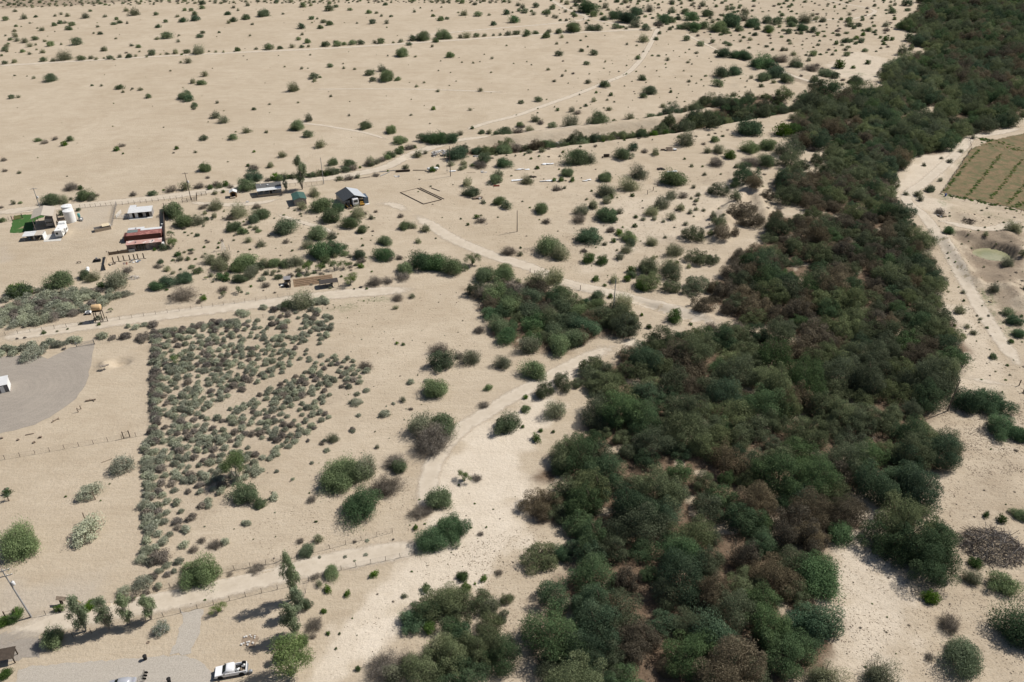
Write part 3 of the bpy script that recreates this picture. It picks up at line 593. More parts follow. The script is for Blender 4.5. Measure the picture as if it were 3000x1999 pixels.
KINDS = {  # kind letter: shape, leaf, name, noun, colour words, category
 'G': ('mesq', 'mesq2', 'mesquite_tree', 'mesquite tree', 'deep green', 'tree'), 'g': ('mesq', 'mesq', 'mesquite_bush', 'mesquite bush', 'dark green', 'bush'),
 'o': ('creo', 'creo', 'creosote_bush', 'creosote bush', 'olive green', 'bush'), 'b': ('bacc', 'bacc', 'desert_broom', 'desert broom shrub', 'bright green', 'shrub'),
 'd': ('dead', 'dead', 'dead_bush', 'dry leafless bush', 'grey brown', 'bush'), 'S': ('salt', 'salt', 'saltbush', 'saltbush', 'pale grey green', 'shrub'), 's': ('salt', 'saltd', 'dry_saltbush', 'dry saltbush', 'brownish grey', 'shrub'),
 'T': ('tama', 'tamo', 'tamarisk_tree', 'tamarisk', 'olive', 'tree'), 'B': ('tama', 'tamb', 'tamarisk_tree', 'tamarisk', 'brown', 'tree'), 'V': ('tama', 'tamg', 'tamarisk_tree', 'tamarisk', 'deep green', 'tree'),
 'E': ('euca', 'euca', 'eucalyptus_tree', 'eucalyptus tree', 'grey green', 'tree'), 'P': ('palo', 'palo', 'palo_verde_tree', 'palo verde tree', 'light green', 'tree'),
}
PROTO = {}
def proto(letter, v, small, fine=False):
    key = (letter, v, small, fine)
    if key not in PROTO:
        shp, lf, nm, *_ = KINDS[letter]; (V, F, t), (sv, sf) = shape(shp, sum(map(ord, shp))*7+v*13+(5 if small else 0), small, fine)
        bark = PALEWOOD if shp in ('euca', 'palo') else (DEADWOOD if shp == 'dead' else BARK)
        if small:
            me = np_mesh(nm, np.vstack([V, sv]), np.vstack([F, sf+len(V)]), [LEAF[lf], bark], np.concatenate([np.zeros(len(F)), np.ones(len(sf))]), np.concatenate([t, np.zeros(len(sv))])); PROTO[key] = (me,)
        else: PROTO[key] = (np_mesh(nm+'_crown', V, F, [LEAF[lf]], tint=t), np_mesh(nm+'_stems', sv, sf, [bark]))
    return PROTO[key]
PLANTS = []
RS = np.random.RandomState(5)
def plant(px, py, wpx, letter, tall=1.0, zone=None, label=None):
    """px,py: middle of the crown's lower edge in the photo, wpx: its width there"""
    w = wpx/ppm(py); p = G0(px, py); X, Y = p[0], p[1]+.36*w
    PLANTS.append(dict(px=px, py=py, wpx=wpx, w=w, X=X, Y=Y, k=letter, tall=tall*RS.uniform(.9, 1.12), rz=RS.uniform(0, 6.28), v=RS.randint(5), zone=zone, label=label))
def crop(x0, y0, s, txt):
    for t in txt.split():
        a = t.split(','); plant(x0+float(a[0])/s, y0+float(a[1])/s, float(a[2])/s, a[3] if len(a) > 3 else 'o')

crop(0, 0, 2.353, """32,145,55,g 160,135,58,o 240,123,35,g 100,85,35,o 418,105,28,o 375,117,30,o 462,118,40,o 620,83,28,g 582,130,72,o 720,122,36,o 370,182,52,g 408,168,50,g 445,165,35,o 490,182,50,g 466,212,62,g 205,165,20,o
107,188,28,g 145,188,14,o 96,222,35,o 284,217,50,o 257,200,20,o 35,252,22,o 100,260,50,o 65,282,42,g 110,290,45,o 160,300,60,o 235,280,52,g 305,292,36,o 340,322,60,g 200,328,48,o 55,308,28,g 40,330,40,o 28,355,55,g 45,362,30,o 245,315,24,o
420,312,26,o 520,315,85,g 287,370,48,o 150,365,46,g 200,380,34,o 250,348,20,o 8,390,24,g 378,222,12,o 670,192,32,o 687,242,42,g 643,236,22,o 795,273,26,o 708,357,62,o 905,322,36,o 950,333,48,g 780,175,44,g 820,165,48,g 800,140,36,g
875,167,26,o 867,82,44,o 918,112,80,o 1072,108,38,g 1084,195,50,G 1138,158,40,g 1220,122,36,o 1254,157,72,G 1340,148,84,G 1338,108,48,g 1270,78,36,g 1315,80,38,g 1390,65,45,g 1390,35,60,g 1562,107,56,G 1600,155,66,g 1575,165,34,o
1688,140,80,g 1810,120,100,g 1736,175,30,o 1705,45,42,o 1607,60,34,o 1640,78,28,o 1547,20,40,o 1900,25,44,g 2000,22,44,o 2085,53,60,g 2140,45,40,o 2315,55,38,g 2265,80,70,g 2270,32,32,g 1950,102,28,o 2145,138,46,G 2187,135,24,o
2150,162,20,o 2228,162,42,g 2272,178,70,g 2208,202,52,g 2075,202,62,G 2082,246,32,o 2055,280,40,g 2120,302,62,g 1722,252,24,o 1510,230,28,g 1395,235,36,g 1374,264,48,G 1232,250,24,o 1140,272,90,g 1078,278,42,o 1226,294,36,o 1635,357,60,g
1848,347,76,g 1930,342,48,g 2012,333,46,o 2080,333,44,g 2125,328,30,o 2240,325,80,g 2325,322,66,g 2308,298,30,g 1765,345,30,o 1040,385,68,g 880,403,58,g 934,394,30,o 867,370,30,d 1285,372,50,g 1355,378,108,o 1250,383,22,b 752,412,50,g
822,402,40,o 785,416,24,o 715,408,22,o 622,410,46,o 660,415,34,o 552,420,62,g 432,422,104,o 360,428,44,o 292,428,54,g 90,438,52,o 27,446,42,g 1440,360,20,o 1487,365,26,o 1540,365,24,o 1205,375,50,o 1150,380,35,o 1105,380,18,o 1010,398,25,o
960,362,22,o 1290,440,62,o 1244,438,26,o 338,567,98,g 231,546,32,o 98,527,22,o 186,530,14,o 1405,532,58,o 1325,580,52,o 1380,590,78,g 1270,690,110,g 1292,705,80,G 1245,685,60,o 1335,742,62,g 1335,758,40,o 815,620,74,g 846,642,28,o
633,596,28,g 697,598,26,o 908,620,28,o 965,628,42,o 1018,680,52,g 72,684,50,g 123,678,34,o 1174,494,20,o 1748,762,38,g 1856,726,24,o 1497,716,30,o 2273,467,48,g 2160,548,78,g 2205,540,30,g 2165,568,42,o 2020,637,104,o 2078,480,30,o
2123,476,16,o 1962,466,20,o 2138,384,20,o 1677,390,14,d 2280,672,28,o 2054,714,22,o 1480,820,84,o 1536,855,90,o 2125,842,74,o 2043,905,120,g 2118,953,78,g 2202,1025,92,o 1695,922,74,o 1600,970,76,g 1400,972,66,g 1834,920,36,o 1625,915,20,o
255,982,56,g 302,996,62,d 370,970,50,d 475,978,60,g 438,1010,52,b 800,1045,56,b 833,1018,56,d 846,1066,20,b 1213,1034,40,b 1346,1058,28,o 1195,1060,22,d 1750,1054,28,b 1944,1090,72,o 1860,1160,56,o 2300,1142,76,g 1400,1190,110,g
1740,1185,70,d 1708,1150,30,b 1543,768,14,o 20,1115,50,d""")
crop(1000, 0, 2.353, """58,75,36,g 190,97,56,g 240,97,34,o 275,117,32,o 342,120,28,g 213,168,54,G 311,168,42,o 108,166,22,o 313,194,14,b 300,40,44,g 493,13,50,g 503,88,30,o 634,118,40,g 683,147,64,g 728,137,34,g 800,16,34,g 832,27,48,g 845,112,64,o
806,92,22,o 942,116,66,g 1050,178,56,G 1140,104,58,G 1180,92,24,o 1192,162,82,G 920,38,44,o 980,15,44,o 1122,18,40,g 1020,110,30,o 1225,82,36,g 1265,93,64,g 1310,85,30,g 1326,108,40,o 1342,55,56,g 1250,60,50,o 1220,45,44,o 1420,103,66,g
1390,95,30,g 1455,70,48,g 1463,123,32,o 1552,148,32,o 1562,187,30,g 1625,182,38,o 1610,118,48,g 1608,86,28,o 625,80,18,o 690,55,20,o 545,60,16,b 665,14,34,o 1555,35,50,o 1620,48,50,g 1700,95,150,G 1640,20,90,g 1740,118,66,g 1820,60,60,o
1810,145,70,g 1960,25,60,o 1900,20,50,g 1980,165,160,G 1890,135,110,G 2035,110,110,G 2130,85,80,o 2230,165,110,G 2030,195,90,o 2100,212,70,g 2190,185,80,d 1895,200,62,g 1925,198,40,g 1965,205,30,o 2280,90,70,o 2320,140,60,g 2270,160,80,g 2335,205,60,G 2280,30,60,o
1600,228,130,g 1500,235,70,g 1720,217,80,g 1770,215,70,g 1410,267,80,g 1280,248,64,g 1266,256,40,g 1207,243,56,g 1150,248,60,o 1340,240,50,g 1430,230,50,o 1095,248,30,o 1050,250,30,o 985,255,44,o 930,260,48,g 864,268,70,o 820,265,40,o 700,275,120,g
740,272,50,g 650,296,60,g 560,285,120,g 490,285,70,g 465,317,42,g 408,296,44,o 358,300,26,o 270,304,64,g 230,302,34,o 132,310,54,g 76,312,60,g 18,315,40,g 415,396,110,g 753,402,80,g 285,500,90,o 193,525,78,g 310,567,140,g 385,560,60,g 215,565,50,g
626,328,30,o 320,390,18,o 510,398,26,o 92,484,28,o 16,478,26,o 12,444,16,o 1040,410,28,o 958,634,44,o 518,604,32,o 570,576,24,o 665,638,36,o 745,594,12,b 482,690,12,b 635,762,44,b 480,800,26,o 888,766,30,o 53,803,26,o 160,897,100,g 338,925,102,g
396,997,104,g 1500,390,64,g 1743,384,64,g 1657,360,40,g 1690,452,46,g 1485,308,30,o 1520,265,36,o 1650,285,22,g 1700,328,20,b 1558,302,20,o 1528,426,22,d 1427,488,32,o 1467,570,32,o 1547,495,22,o 1523,530,28,o 1598,513,30,d 1700,580,52,o
1818,605,94,g 1820,432,22,o 2045,412,46,g 2077,560,78,g 2133,655,104,g 2083,680,64,g 2088,295,86,o 2172,280,46,g 2195,238,36,g 2082,362,22,o 2145,390,24,g 2187,392,26,g 2250,420,40,o 1970,312,26,o 2037,320,22,o 1860,665,40,b 1757,644,28,b 1742,706,46,o
1833,696,26,o 1687,738,38,g 1845,765,50,o 1492,768,34,b 1590,775,54,o 1625,793,66,d 2218,745,50,o 2273,642,30,b 2018,635,16,d 1240,718,44,g 1358,705,60,g 1355,755,14,b 1965,515,18,b 1140,320,20,o 1312,452,18 1280,430,16 910,440,24,o 955,430,14 832,435,18 1188,443,16
1032,505,20 986,380,14 685,425,14 670,492,16 752,505,14 1687,258,24,o 1230,880,70,g 1250,885,50,d 1340,845,86,o 1375,862,60,d 1455,885,66,g 1585,893,140,o 1775,877,160,g 1880,855,48,b 1990,840,80,o 2045,843,44,g 2140,825,70,g 2195,820,70,g 2290,815,130,V 903,893,36,b
820,938,56,o 965,928,60,g 1018,928,56,o 1125,945,110,g 1070,945,70,g 1220,928,90,d 1300,915,76,o 670,1003,150,G 590,990,130,G 760,992,130,G 525,1080,80,o 580,1062,36,o 790,1112,180,G 930,1058,100,G 1010,1050,90,g 1125,1075,140,g 985,1135,110,g
1118,1162,120,G 1210,1020,110,d 1320,1000,90,d 1400,990,100,g 1460,975,70,o 1650,990,120,g 1560,1000,50,b 1890,950,90,d 1960,930,70,o 1810,935,60,o 1385,1070,60,o 1292,1078,44,o 1630,1145,190,g 1715,1130,110,o 1945,1108,140,g 2015,1045,90,G 2170,1078,80,o 2090,1060,60,d 60,1165,80,g 200,1143,80,o
265,1122,70,d 330,1095,90,g 395,1068,80,g 480,1030,70,d 505,1025,36,b 1350,1170,40,b 850,1165,50,o 440,1170,60,o""")
crop(2000, 0, 2.353, """30,285,60,g 22,100,70,g 70,145,110,G 30,205,90,g 90,215,110,G 150,205,90,g 85,228,60,g 175,118,100,g 210,160,44,o 140,48,64,o 118,65,34,d 345,70,44,g 308,73,36,g 60,12,50,g 65,45,36,o 435,105,70,o 280,115,40,o 688,114,40,g
350,190,180,G 330,160,110,G 395,220,80,g 255,225,130,g 298,240,72,g 425,150,80,o 490,195,120,G 520,210,60,g 600,225,100,g 590,165,90,g 660,170,90,g 600,232,40,b 745,155,70,g 770,170,90,g 850,165,110,o 760,190,80,g 735,238,60,g 500,250,50,g
830,217,100,G 905,228,66,g 787,235,30,o 918,143,50,o 968,158,62,o 1095,143,38,g 1150,157,66,g 1160,190,60,g 1215,188,44,g 1186,202,40,g 1285,220,60,g 1245,218,30,g 1245,252,40,b 1202,275,46,b 1130,298,70,g 1165,292,50,g 1235,298,60,g
1195,310,44,g 1405,188,62,o 1410,220,54,d 1450,97,60,g 1555,45,80,G 1555,80,44,G 1465,140,34,b 1405,285,56,b 1365,268,30,b 1446,284,40,b 1390,312,38,b 1062,312,44,b 1070,222,42,d 962,222,14,b 932,248,26,b 1010,352,34,d 905,390,64,g
1035,385,36,o 1135,392,52,g 690,355,50,o 768,387,52,o 325,322,50,g 127,320,64,g 207,298,40,g 400,292,30,o 335,252,18,o 95,373,34,o 37,437,30,o 160,530,30,g 130,555,20,g 62,530,14,g 45,572,34,o 95,580,18,o 290,400,110,G 370,405,100,G
440,415,110,G 235,370,50,o 410,395,90,g 570,475,190,G 520,465,100,G 630,480,90,G 690,435,100,d 640,425,70,o 780,470,110,o 800,478,70,g 895,500,110,d 930,460,40,d 965,480,36,d 875,425,50,o 275,540,120,g 365,525,124,G 247,600,84,g 565,565,110,g
650,545,150,G 720,575,110,g 630,580,50,o 543,605,40,b 475,550,40,o 915,572,84,g 925,610,46,o 1000,535,120,g 1060,545,70,g 1105,560,40,d 1085,478,90,b 1178,475,36,b 1280,448,52,b 1205,585,110,g 1160,580,60,g 820,530,34,d 358,670,64,o 465,680,80,o
1105,595,36,o 1523,385,90,T 1580,350,50,T 1570,290,80,V 1650,310,100,V 1760,310,90,V 1815,330,50,b 1580,225,60,V 1660,250,90,T 1735,230,80,T 1550,210,110,V 1735,255,40,b 1235,690,180,V 1000,690,200,V 930,660,120,T 700,720,130,T 200,740,120,T 270,770,110,T 400,800,130,T 570,790,130,T 95,790,100,T 15,790,60,T 1060,620,80,V""")
crop(0, 500, 3.92, """215,40,60,o 45,20,70,d 150,395,70,o 228,385,50,g 570,408,220,g 700,395,180,o 790,240,190,d 910,228,90,b 945,355,220,g 1040,355,110,o 1100,305,70,d 1515,300,110,d 1735,298,130,g 1950,260,150,d 2110,238,150,o 2280,215,130,d 710,520,110,g 890,470,80,g
1960,560,300,g 2090,665,250,g 2250,640,200,o 2320,450,110,d 1955,790,100,P 1975,900,170,P 1870,920,130,g 1770,925,50,b 1790,1122,100,d 660,1370,320,g 200,1470,280,g 430,1412,100,S 310,1505,140,S 530,1350,110,d 950,1260,180,g 1040,1290,170,o
1290,1375,330,o 1150,1360,120,b 1440,1185,150,d 1770,1392,190,G 1900,1355,220,G 2100,1310,230,G 2260,1195,120,g 2070,1515,330,d 2330,1505,100,b 2280,1530,100,d 10,600,100,g 5,440,60,d""")
crop(600, 480, 3.92, """30,95,90,g 550,90,150,d 495,40,50,b 745,50,90,o 25,175,60,d 545,215,230,G 450,320,220,g 560,300,130,g 230,270,110,b 120,270,130,d 30,280,70,d 210,340,60,b 110,360,80,o 800,200,140,b 900,190,130,o 960,180,90,b 1190,165,100,g
1290,155,110,o 1440,135,160,o 1330,140,90,b 1610,105,120,g 1650,45,140,g 1690,85,150,d 1780,55,40,b 1460,25,140,g 1880,35,150,d 1540,200,110,o 1650,195,130,d 1750,170,80,o 1960,155,100,d 110,545,200,o 20,490,60,d 10,660,100,g 100,630,90,o
360,640,240,o 290,655,140,d 590,525,120,d 640,645,220,g 550,690,170,g 320,790,220,g 430,822,150,g 580,765,90,o 905,830,310,g 490,915,110,o 630,968,140,o 925,920,110,d 30,915,60,d 1110,540,150,o 1250,385,160,o 1330,570,300,g 1430,690,290,g
1520,560,180,G 1660,755,220,g 1740,640,220,o 1830,590,70,d 1800,805,160,g 1910,645,90,o 1960,565,60,d 2290,765,180,g 2250,625,90,d 1280,890,280,g 1460,880,150,o 1170,985,170,o 1300,1110,330,G 1480,1060,260,G 1600,985,100,o 1770,1105,190,g
2050,1130,270,G 2060,945,200,g 1790,1205,90,b 1800,1150,120,d 2230,1110,110,d 2290,1280,240,g 2120,1125,120,d 440,1230,340,g 180,1250,230,o 200,1140,180,o 50,1170,180,o 170,1345,130,G 660,1150,90,o 790,1195,180,g 980,1195,180,o 1160,1285,170,P
1320,1250,140,P 1480,1240,140,P 1590,1230,150,P 1660,1420,210,P 390,1380,200,g 500,1335,200,o 700,1290,100,o 650,1355,100,S 840,1335,110,g 770,1290,60,o 690,1432,130,d 200,1480,140,d 210,1540,90,P 380,1505,110,P 490,1503,50,S 10,1335,50,P
1940,1420,200,d 2100,1385,150,d 2270,1350,200,d 1095,590,50,o""")
crop(1200, 400, 3.92, """1025,475,140,o 980,548,180,g 655,583,150,o 715,698,210,g 850,780,90,o 1030,795,180,g 1110,842,150,g 1350,558,160,o 1815,470,190,g 1740,525,90,b 1660,522,70,b 1870,527,80,b 2250,527,180,g 2260,705,230,o 2310,722,80,b 2110,835,140,o 1980,912,200,o
1950,1002,200,d 2280,990,230,g 2260,765,100,o 2090,637,40,b 2035,732,50,o 1520,897,210,g 1700,627,130,d 1780,607,60,o 670,1027,50,b 770,950,80,b 180,1105,140,o 30,1065,120,o 100,1235,110,o 715,1512,230,P 1600,1370,330,g 1720,1435,270,o 2060,1245,330,G
2320,1110,120,d 2060,1465,170,b 2220,1482,180,b 2010,1342,100,d 2240,1262,80,o 120,1545,330,G 300,1560,330,G 480,1600,330,g 1090,1600,230,g 880,1620,200,o 300,1180,30,b 1275,1290,40,b 1140,1380,200,d 1270,1380,80,o 820,1000,140,d 1570,1010,120,d""")
crop(1700, 300, 2.941, """920,388,190,o 1170,348,100,g 1065,368,50,d 1105,443,90,o 1200,445,130,o 1480,300,280,G 1760,300,170,b 1860,290,160,b 1480,440,180,g 1630,420,190,g 1300,492,130,b 1180,562,150,d 1480,562,170,d 1620,565,200,g 1830,485,230,T 1830,575,200,T 1940,583,110,T
2060,540,150,T 2010,430,110,d 2060,300,110,g 515,668,190,o 220,683,130,g 425,772,180,o 240,825,170,o 450,817,50,b 815,732,260,g 890,832,110,d 700,932,180,o 620,985,150,o 790,842,120,o 790,1022,100,o 870,942,100,o 480,1002,50,b 640,1022,60,o 545,1022,60,o
1000,862,60,o 1020,817,60,o 960,837,40,o 1000,937,50,o 950,967,60,o 980,747,50,o 910,1067,60,o 470,1082,60,b 110,922,110,o 230,882,100,o 230,1032,220,G 340,972,80,o 420,1205,150,g 440,1245,110,g 620,1245,130,o 340,1152,90,b 290,1212,60,b 260,1122,80,d
400,1308,120,o 340,1362,100,o 970,1202,180,T 1050,1155,80,T 1120,1175,70,T 1230,1205,160,B 1340,1162,100,B 1210,1105,140,T 1150,1022,90,T 820,1335,170,o 1020,1395,200,T 1150,1405,130,T 780,1383,30,b 835,1393,40,b 940,1433,60,o 600,1475,180,o 790,1475,180,o
440,1475,100,b 1440,722,260,V 1340,740,100,V 1200,815,160,T 1500,792,180,B 1780,770,250,V 1880,790,230,B 1960,812,160,B 2110,773,160,T 2110,662,190,T 2250,742,140,B 1340,892,110,T 1620,852,120,B 1720,825,90,T 1400,1000,220,B 1500,1085,200,B 1800,900,230,T
1350,570,70,o 1390,560,60,o 900,495,30,b 965,560,50,o 1055,560,30,b 2180,840,100,b 540,250,90,b 640,300,80,b 740,285,70,b 310,305,110,d 400,280,70,o 30,340,100,g 210,310,60,o 740,210,80,g 910,250,200,T 1110,245,200,T""")
crop(1400, 750, 2.851, """210,228,190,g 50,230,200,g 335,232,70,o 430,832,230,o 210,952,170,o 475,1042,240,g 90,1132,90,g 50,1282,110,d 650,1372,220,o 250,1492,250,g 375,1442,40,b 400,1312,110,g 400,1202,60,b 525,1477,50,b 630,1482,40,b 490,1562,100,b 570,1185,180,T 710,1122,180,T
850,1102,120,T 980,1182,180,T 930,1005,220,T 1060,1005,150,T 1170,1085,120,T 985,218,80,b 1140,232,100,o 1060,257,40,b 1290,192,110,g 1250,217,80,b 1430,172,180,T 1620,202,180,T 1450,285,200,T 1600,315,160,T 1840,325,230,T 1380,302,150,b 1370,502,40,b 1655,565,170,b
1430,612,60,b 1110,362,60,b 1210,472,200,o 1000,385,150,g 1000,445,150,g 900,412,100,G 1610,57,30,b 1665,67,40,b 2000,292,100,T 1780,582,40,b 450,400,200,g 300,340,220,d 500,290,240,o 640,240,200,o 665,230,100,P 250,500,240,g 110,540,170,G 700,370,200,g 850,520,200,g
700,500,220,g 250,740,200,G 180,660,220,g 480,640,240,G 430,540,260,g 640,700,220,g 690,832,270,g 820,770,240,g 930,690,240,G 830,640,220,G 1050,560,200,T 1100,620,200,T 1250,690,240,T 1270,610,200,T 1150,520,180,T 60,380,200,d 150,400,260,g 700,620,220,g 580,560,200,o
870,300,0.1,b 1960,630,120,d 2090,680,180,d 2180,660,160,d""")
crop(700, 850, 2.941, """530,182,240,o 410,170,140,g 720,122,100,S 1365,102,120,d 1490,77,70,o 1350,172,60,o 2070,382,120,d 1740,695,250,g 1720,570,180,d 1890,602,110,d 2000,652,200,o 1690,942,270,g 1615,797,60,S 1480,817,80,S 1330,992,40,S 1410,972,70,o 1480,1042,50,d 1250,1102,110,S
1000,1005,120,S 1660,1445,400,d 1560,1270,290,o 1760,1260,290,g 1640,1340,340,d 805,1322,120,o 710,1342,60,d 980,1232,60,S 1085,692,130,d 1360,472,40,b 1415,482,40,b 1190,1372,50,o""")
crop(700, 1300, 2.2438, """640,320,310,g 730,270,240,g 830,240,200,o 960,370,260,d 1020,170,160,d 1050,200,140,g 800,515,300,G 1180,500,140,d 1240,470,100,d 1310,445,210,g 1265,722,240,G 1400,650,260,G 1160,572,50,b 1590,612,50,d 1480,272,110,P 1565,252,80,d 440,752,130,g 520,657,80,o 400,662,60,d
600,895,130,g 500,902,80,d 525,947,60,o 580,987,70,b 710,1012,60,b 885,887,70,b 475,392,80,d 225,378,80,S 130,432,90,g 45,547,70,S 555,1122,50,b 1085,1022,50,o 505,522,25,b 310,787,60,d 100,862,110,d 1130,1245,190,G 1320,1175,300,T 1250,1255,110,b 1230,982,80,b
1470,912,100,b 1610,912,60,b 1710,872,70,d 1570,1135,200,T 1760,1062,90,T 1730,1172,90,T 1450,1335,200,G 1490,985,90,b 480,1292,60,d 585,1262,40,b 780,1502,50,b 930,1472,50,b 950,1560,250,d 1380,1600,330,T 1200,1640,300,T 1480,1680,300,V 1230,1520,200,d 330,1640,420,P
1350,1340,120,d 490,1240,130,d 1210,1190,190,V 1430,1160,210,T 1390,1290,170,V 1650,1260,170,T 1640,1410,260,T 1740,1510,260,V 1310,1430,210,o 1100,1510,180,d 1560,1510,260,T 1360,1510,250,T 1650,1130,150,o 1010,1590,170,o""")
crop(2200, 800, 2.851, """1750,345,100,o 1780,178,50,o 1920,397,40,o 1810,467,60,o 1870,522,80,o 2040,725,90,g 1870,1180,330,G 2060,1200,330,G 2150,1400,330,G 2300,1420,200,G 2050,183,120,o 2160,365,110,g 2220,445,150,G 2260,545,130,G 2300,180,80,o 2180,590,60,b""")
crop(2200, 1300, 2.2438, """930,800,330,V 1100,860,420,V 1230,960,330,V 1020,680,400,T 1250,760,300,V 1140,505,380,V 1200,1065,130,b 1490,825,110,b 1470,932,130,o 1690,1005,210,g 1330,1255,180,d 1440,1548,330,g 1180,1432,80,d 1850,1390,380,G 1790,512,120,g 870,1640,270,o 500,1640,260,o 800,380,330,V
450,360,320,V 1660,532,80,b 1555,492,60,b 1060,215,220,V 1280,180,280,V 660,560,260,B 420,720,260,B 480,1010,380,G 450,1330,380,G""")
crop(2400, 300, 2.24, """915,264,55,g 935,332,40,o 860,402,50,o 805,377,30,o 735,594,80,g 655,622,70,o 575,612,50,o 670,652,60,o 800,522,40,o 695,422,40,o 860,872,90,G 500,567,80,T 1090,912,50,o 1290,872,120,o 1250,1092,100,o 1330,1055,60,T 930,1397,70,o 1015,245,40,o 800,740,80,d""")
crop(0, 850, 2.941, """1500,660,110,P 870,430,110,S 960,435,80,s 1065,430,110,s 1215,450,150,s 1160,345,80,S 1235,320,70,S 1310,330,100,s 1100,330,60,S 250,610,230,S 340,560,80,s 370,385,50,b 490,365,30,o 850,310,40,b 690,300,40,o 580,345,25,b
130,70,200,b 220,100,110,S 30,110,100,S 545,520,40,s 950,195,50,P 835,265,70,S 560,230,100,S 640,220,60,S 210,420,30,s 145,428,30,s""")
crop(0, 1300, 2.2438, """780,212,180,S 565,375,170,S 540,655,240,S 920,795,100,S 1030,800,150,s 925,970,150,S 800,1005,100,S 630,1060,60,S 80,770,330,g 190,700,120,o 1290,960,300,g 1530,300,260,P 1600,400,210,g 1705,430,90,g 1405,700,100,d 1475,670,70,S 1265,725,80,d 1320,660,70,d
375,1120,80,b 60,1200,100,b 100,1150,100,b 10,1210,100,b 1425,1140,110,P 575,1110,110,b 430,355,20,b 660,380,15,b 720,270,15,b 1690,840,100,d 1500,870,60,d 850,1050,80,d 1040,860,60,S 40,345,60,b 1140,855,50,S""")
# the strip of eucalyptus beside the pickup, and the four along the road
for px, py, w, tl, lb in [(240, 1872, 76, 1.35, 'leftmost tall'), (312, 1862, 60, 1.6, 'second'), (372, 1848, 62, 1.4, 'third'), (436, 1832, 60, 1.25, 'rightmost and smallest')]:
    plant(px, py, w, 'E', tl, label=lb+' drooping eucalyptus of the row of four by the lower road')
for px, py, w, tl, lb in [(862, 1772, 62, 2.1, 'tallest eucalyptus at the far end of the row casting shadows'), (870, 1815, 60, 1.3, 'short eucalyptus second along the row by the pickup'), (858, 1885, 76, 1.25, 'bushy eucalyptus third along the row by the pickup'), (855, 1935, 56, 1.1, 'near eucalyptus at the end of the row by the pickup')]:
    plant(px, py, w, 'E', tl, label=lb)
for px, py, w in [(892, 1790, 40), (884, 1898, 44), (874, 1938, 34)]: plant(px, py, w, 'g', 1.6)
crop(1080, 420, 5.8825, """40,405,130,g 130,372,150,o 230,325,150,d 330,292,170,g 420,245,150,o 520,192,170,g 560,135,140,b 680,122,180,d 760,97,70,b 330,492,50,b 1190,422,80,b 1100,505,150,b 1420,405,140,o 1640,385,150,o 1600,472,150,o 1790,412,110,g 1920,445,260,d""")
crop(600, 480, 3.92, """720,210,110,d 850,205,120,g 1010,180,120,o 1150,165,90,d 1240,160,110,g 1390,150,120,b 1500,130,110,g 60,300,90,b 160,290,110,o 290,285,90,d 380,1260,240,g 620,1220,150,g 900,1200,160,g 1060,1180,170,o 1380,1150,150,g 700,1200,140,o 560,1280,150,o""")
plant(882, 562, 52, 'E', 1.2, label='tall dark eucalyptus beside the grey roofed house'); plant(837, 565, 20, 'E', 1.6, label='narrow dark tree at the right end of the grey roofed house')
plant(148, 1905, 78, 'g', 1.3, label='dark bushy tree at the left end of the roadside eucalyptus row')
plant(8, 1995, 44, 'b', 1.0, label='clipped round green bush at the lower left corner')
# ---------------------------------------------------------------- saltbush field
def scatter(rs, poly, spacing, sd=None):
    """random points in a world polygon at least `spacing` apart"""
    lo = poly.min(0); hi = poly.max(0); n = int((hi-lo).prod()/(spacing**2)*3.5); C = rs.uniform(lo, hi, (n, 2)); C = C[poly_sd(C[:, 0], C[:, 1], poly) > (sd or 0)]
    cell = {}; out = []
    for p in C:
        k = (int(p[0]//spacing), int(p[1]//spacing)); ok = True
        for i in (-1, 0, 1):
            for j in (-1, 0, 1):
                for q in cell.get((k[0]+i, k[1]+j), ()):
                    if (q[0]-p[0])**2+(q[1]-p[1])**2 < spacing**2: ok = False; break
        if ok: cell.setdefault(k, []).append(p); out.append(p)
    return np.array(out)
rs = np.random.RandomState(77)
SALT = []
def salt(poly, sp, dens, smin, smax, dry=.2, edge=None):
    for p in scatter(rs, W(poly), sp):
        n = float(vnoise(np.array([p[0]]), np.array([p[1]]), 7, 41)[0])
        px, py = PJ(p[0], p[1]); d = dens(px, py) if callable(dens) else dens
        if rs.rand() > d+.45*n: continue
        SALT.append((p[0], p[1], rs.uniform(smin, smax)*(.85+.3*d), 's' if rs.rand() < dry else 'S'))
SF = [(446, 992), (720, 945), (930, 905), (985, 935), (960, 985), (930, 1020), (1050, 1060), (1100, 1095), (1105, 1150), (1030, 1200), (960, 1240), (880, 1290), (800, 1340), (770, 1390), (660, 1430), (610, 1500), (560, 1560), (530, 1620), (440, 1665), (428, 1660), (425, 1300), (446, 1285)]
def dens(px, py):
    d = 1.05-.75*max(0, (px-620)/500)-.55*max(0, (py-1330)/330)*(1 if px > 480 else 0)
    if abs((px-830)*.5+(py-1105)) < 18 and 620 < px < 1000: d -= .7          # bare wash line through the field
    if px > 1020 and py < 1050: d -= .5
    if py < 1010 and px > 800: d += .25
    if 790 < px < 1080 and 1070 < py < 1200: d += .35
    return max(.12, d)
salt(SF, 1.6, dens, 1.3, 2.5, .15)
salt([(426, 1300), (452, 1300), (452, 1650), (424, 1650)], 1.6, 1.2, 1.9, 3.0, .1)
salt([(446, 990), (466, 988), (462, 1280), (446, 1285)], 1.3, 1.2, 1.6, 2.6, .55)
salt([(446, 975), (700, 935), (700, 950), (446, 992)], 1.5, 1.1, 1.6, 2.6, .6)
salt([(0, 905), (110, 872), (190, 855), (300, 848), (378, 866), (330, 888), (270, 900), (250, 918), (180, 928), (110, 952), (0, 965)], 1.9, 1.15, 2.4, 4.0, .17)
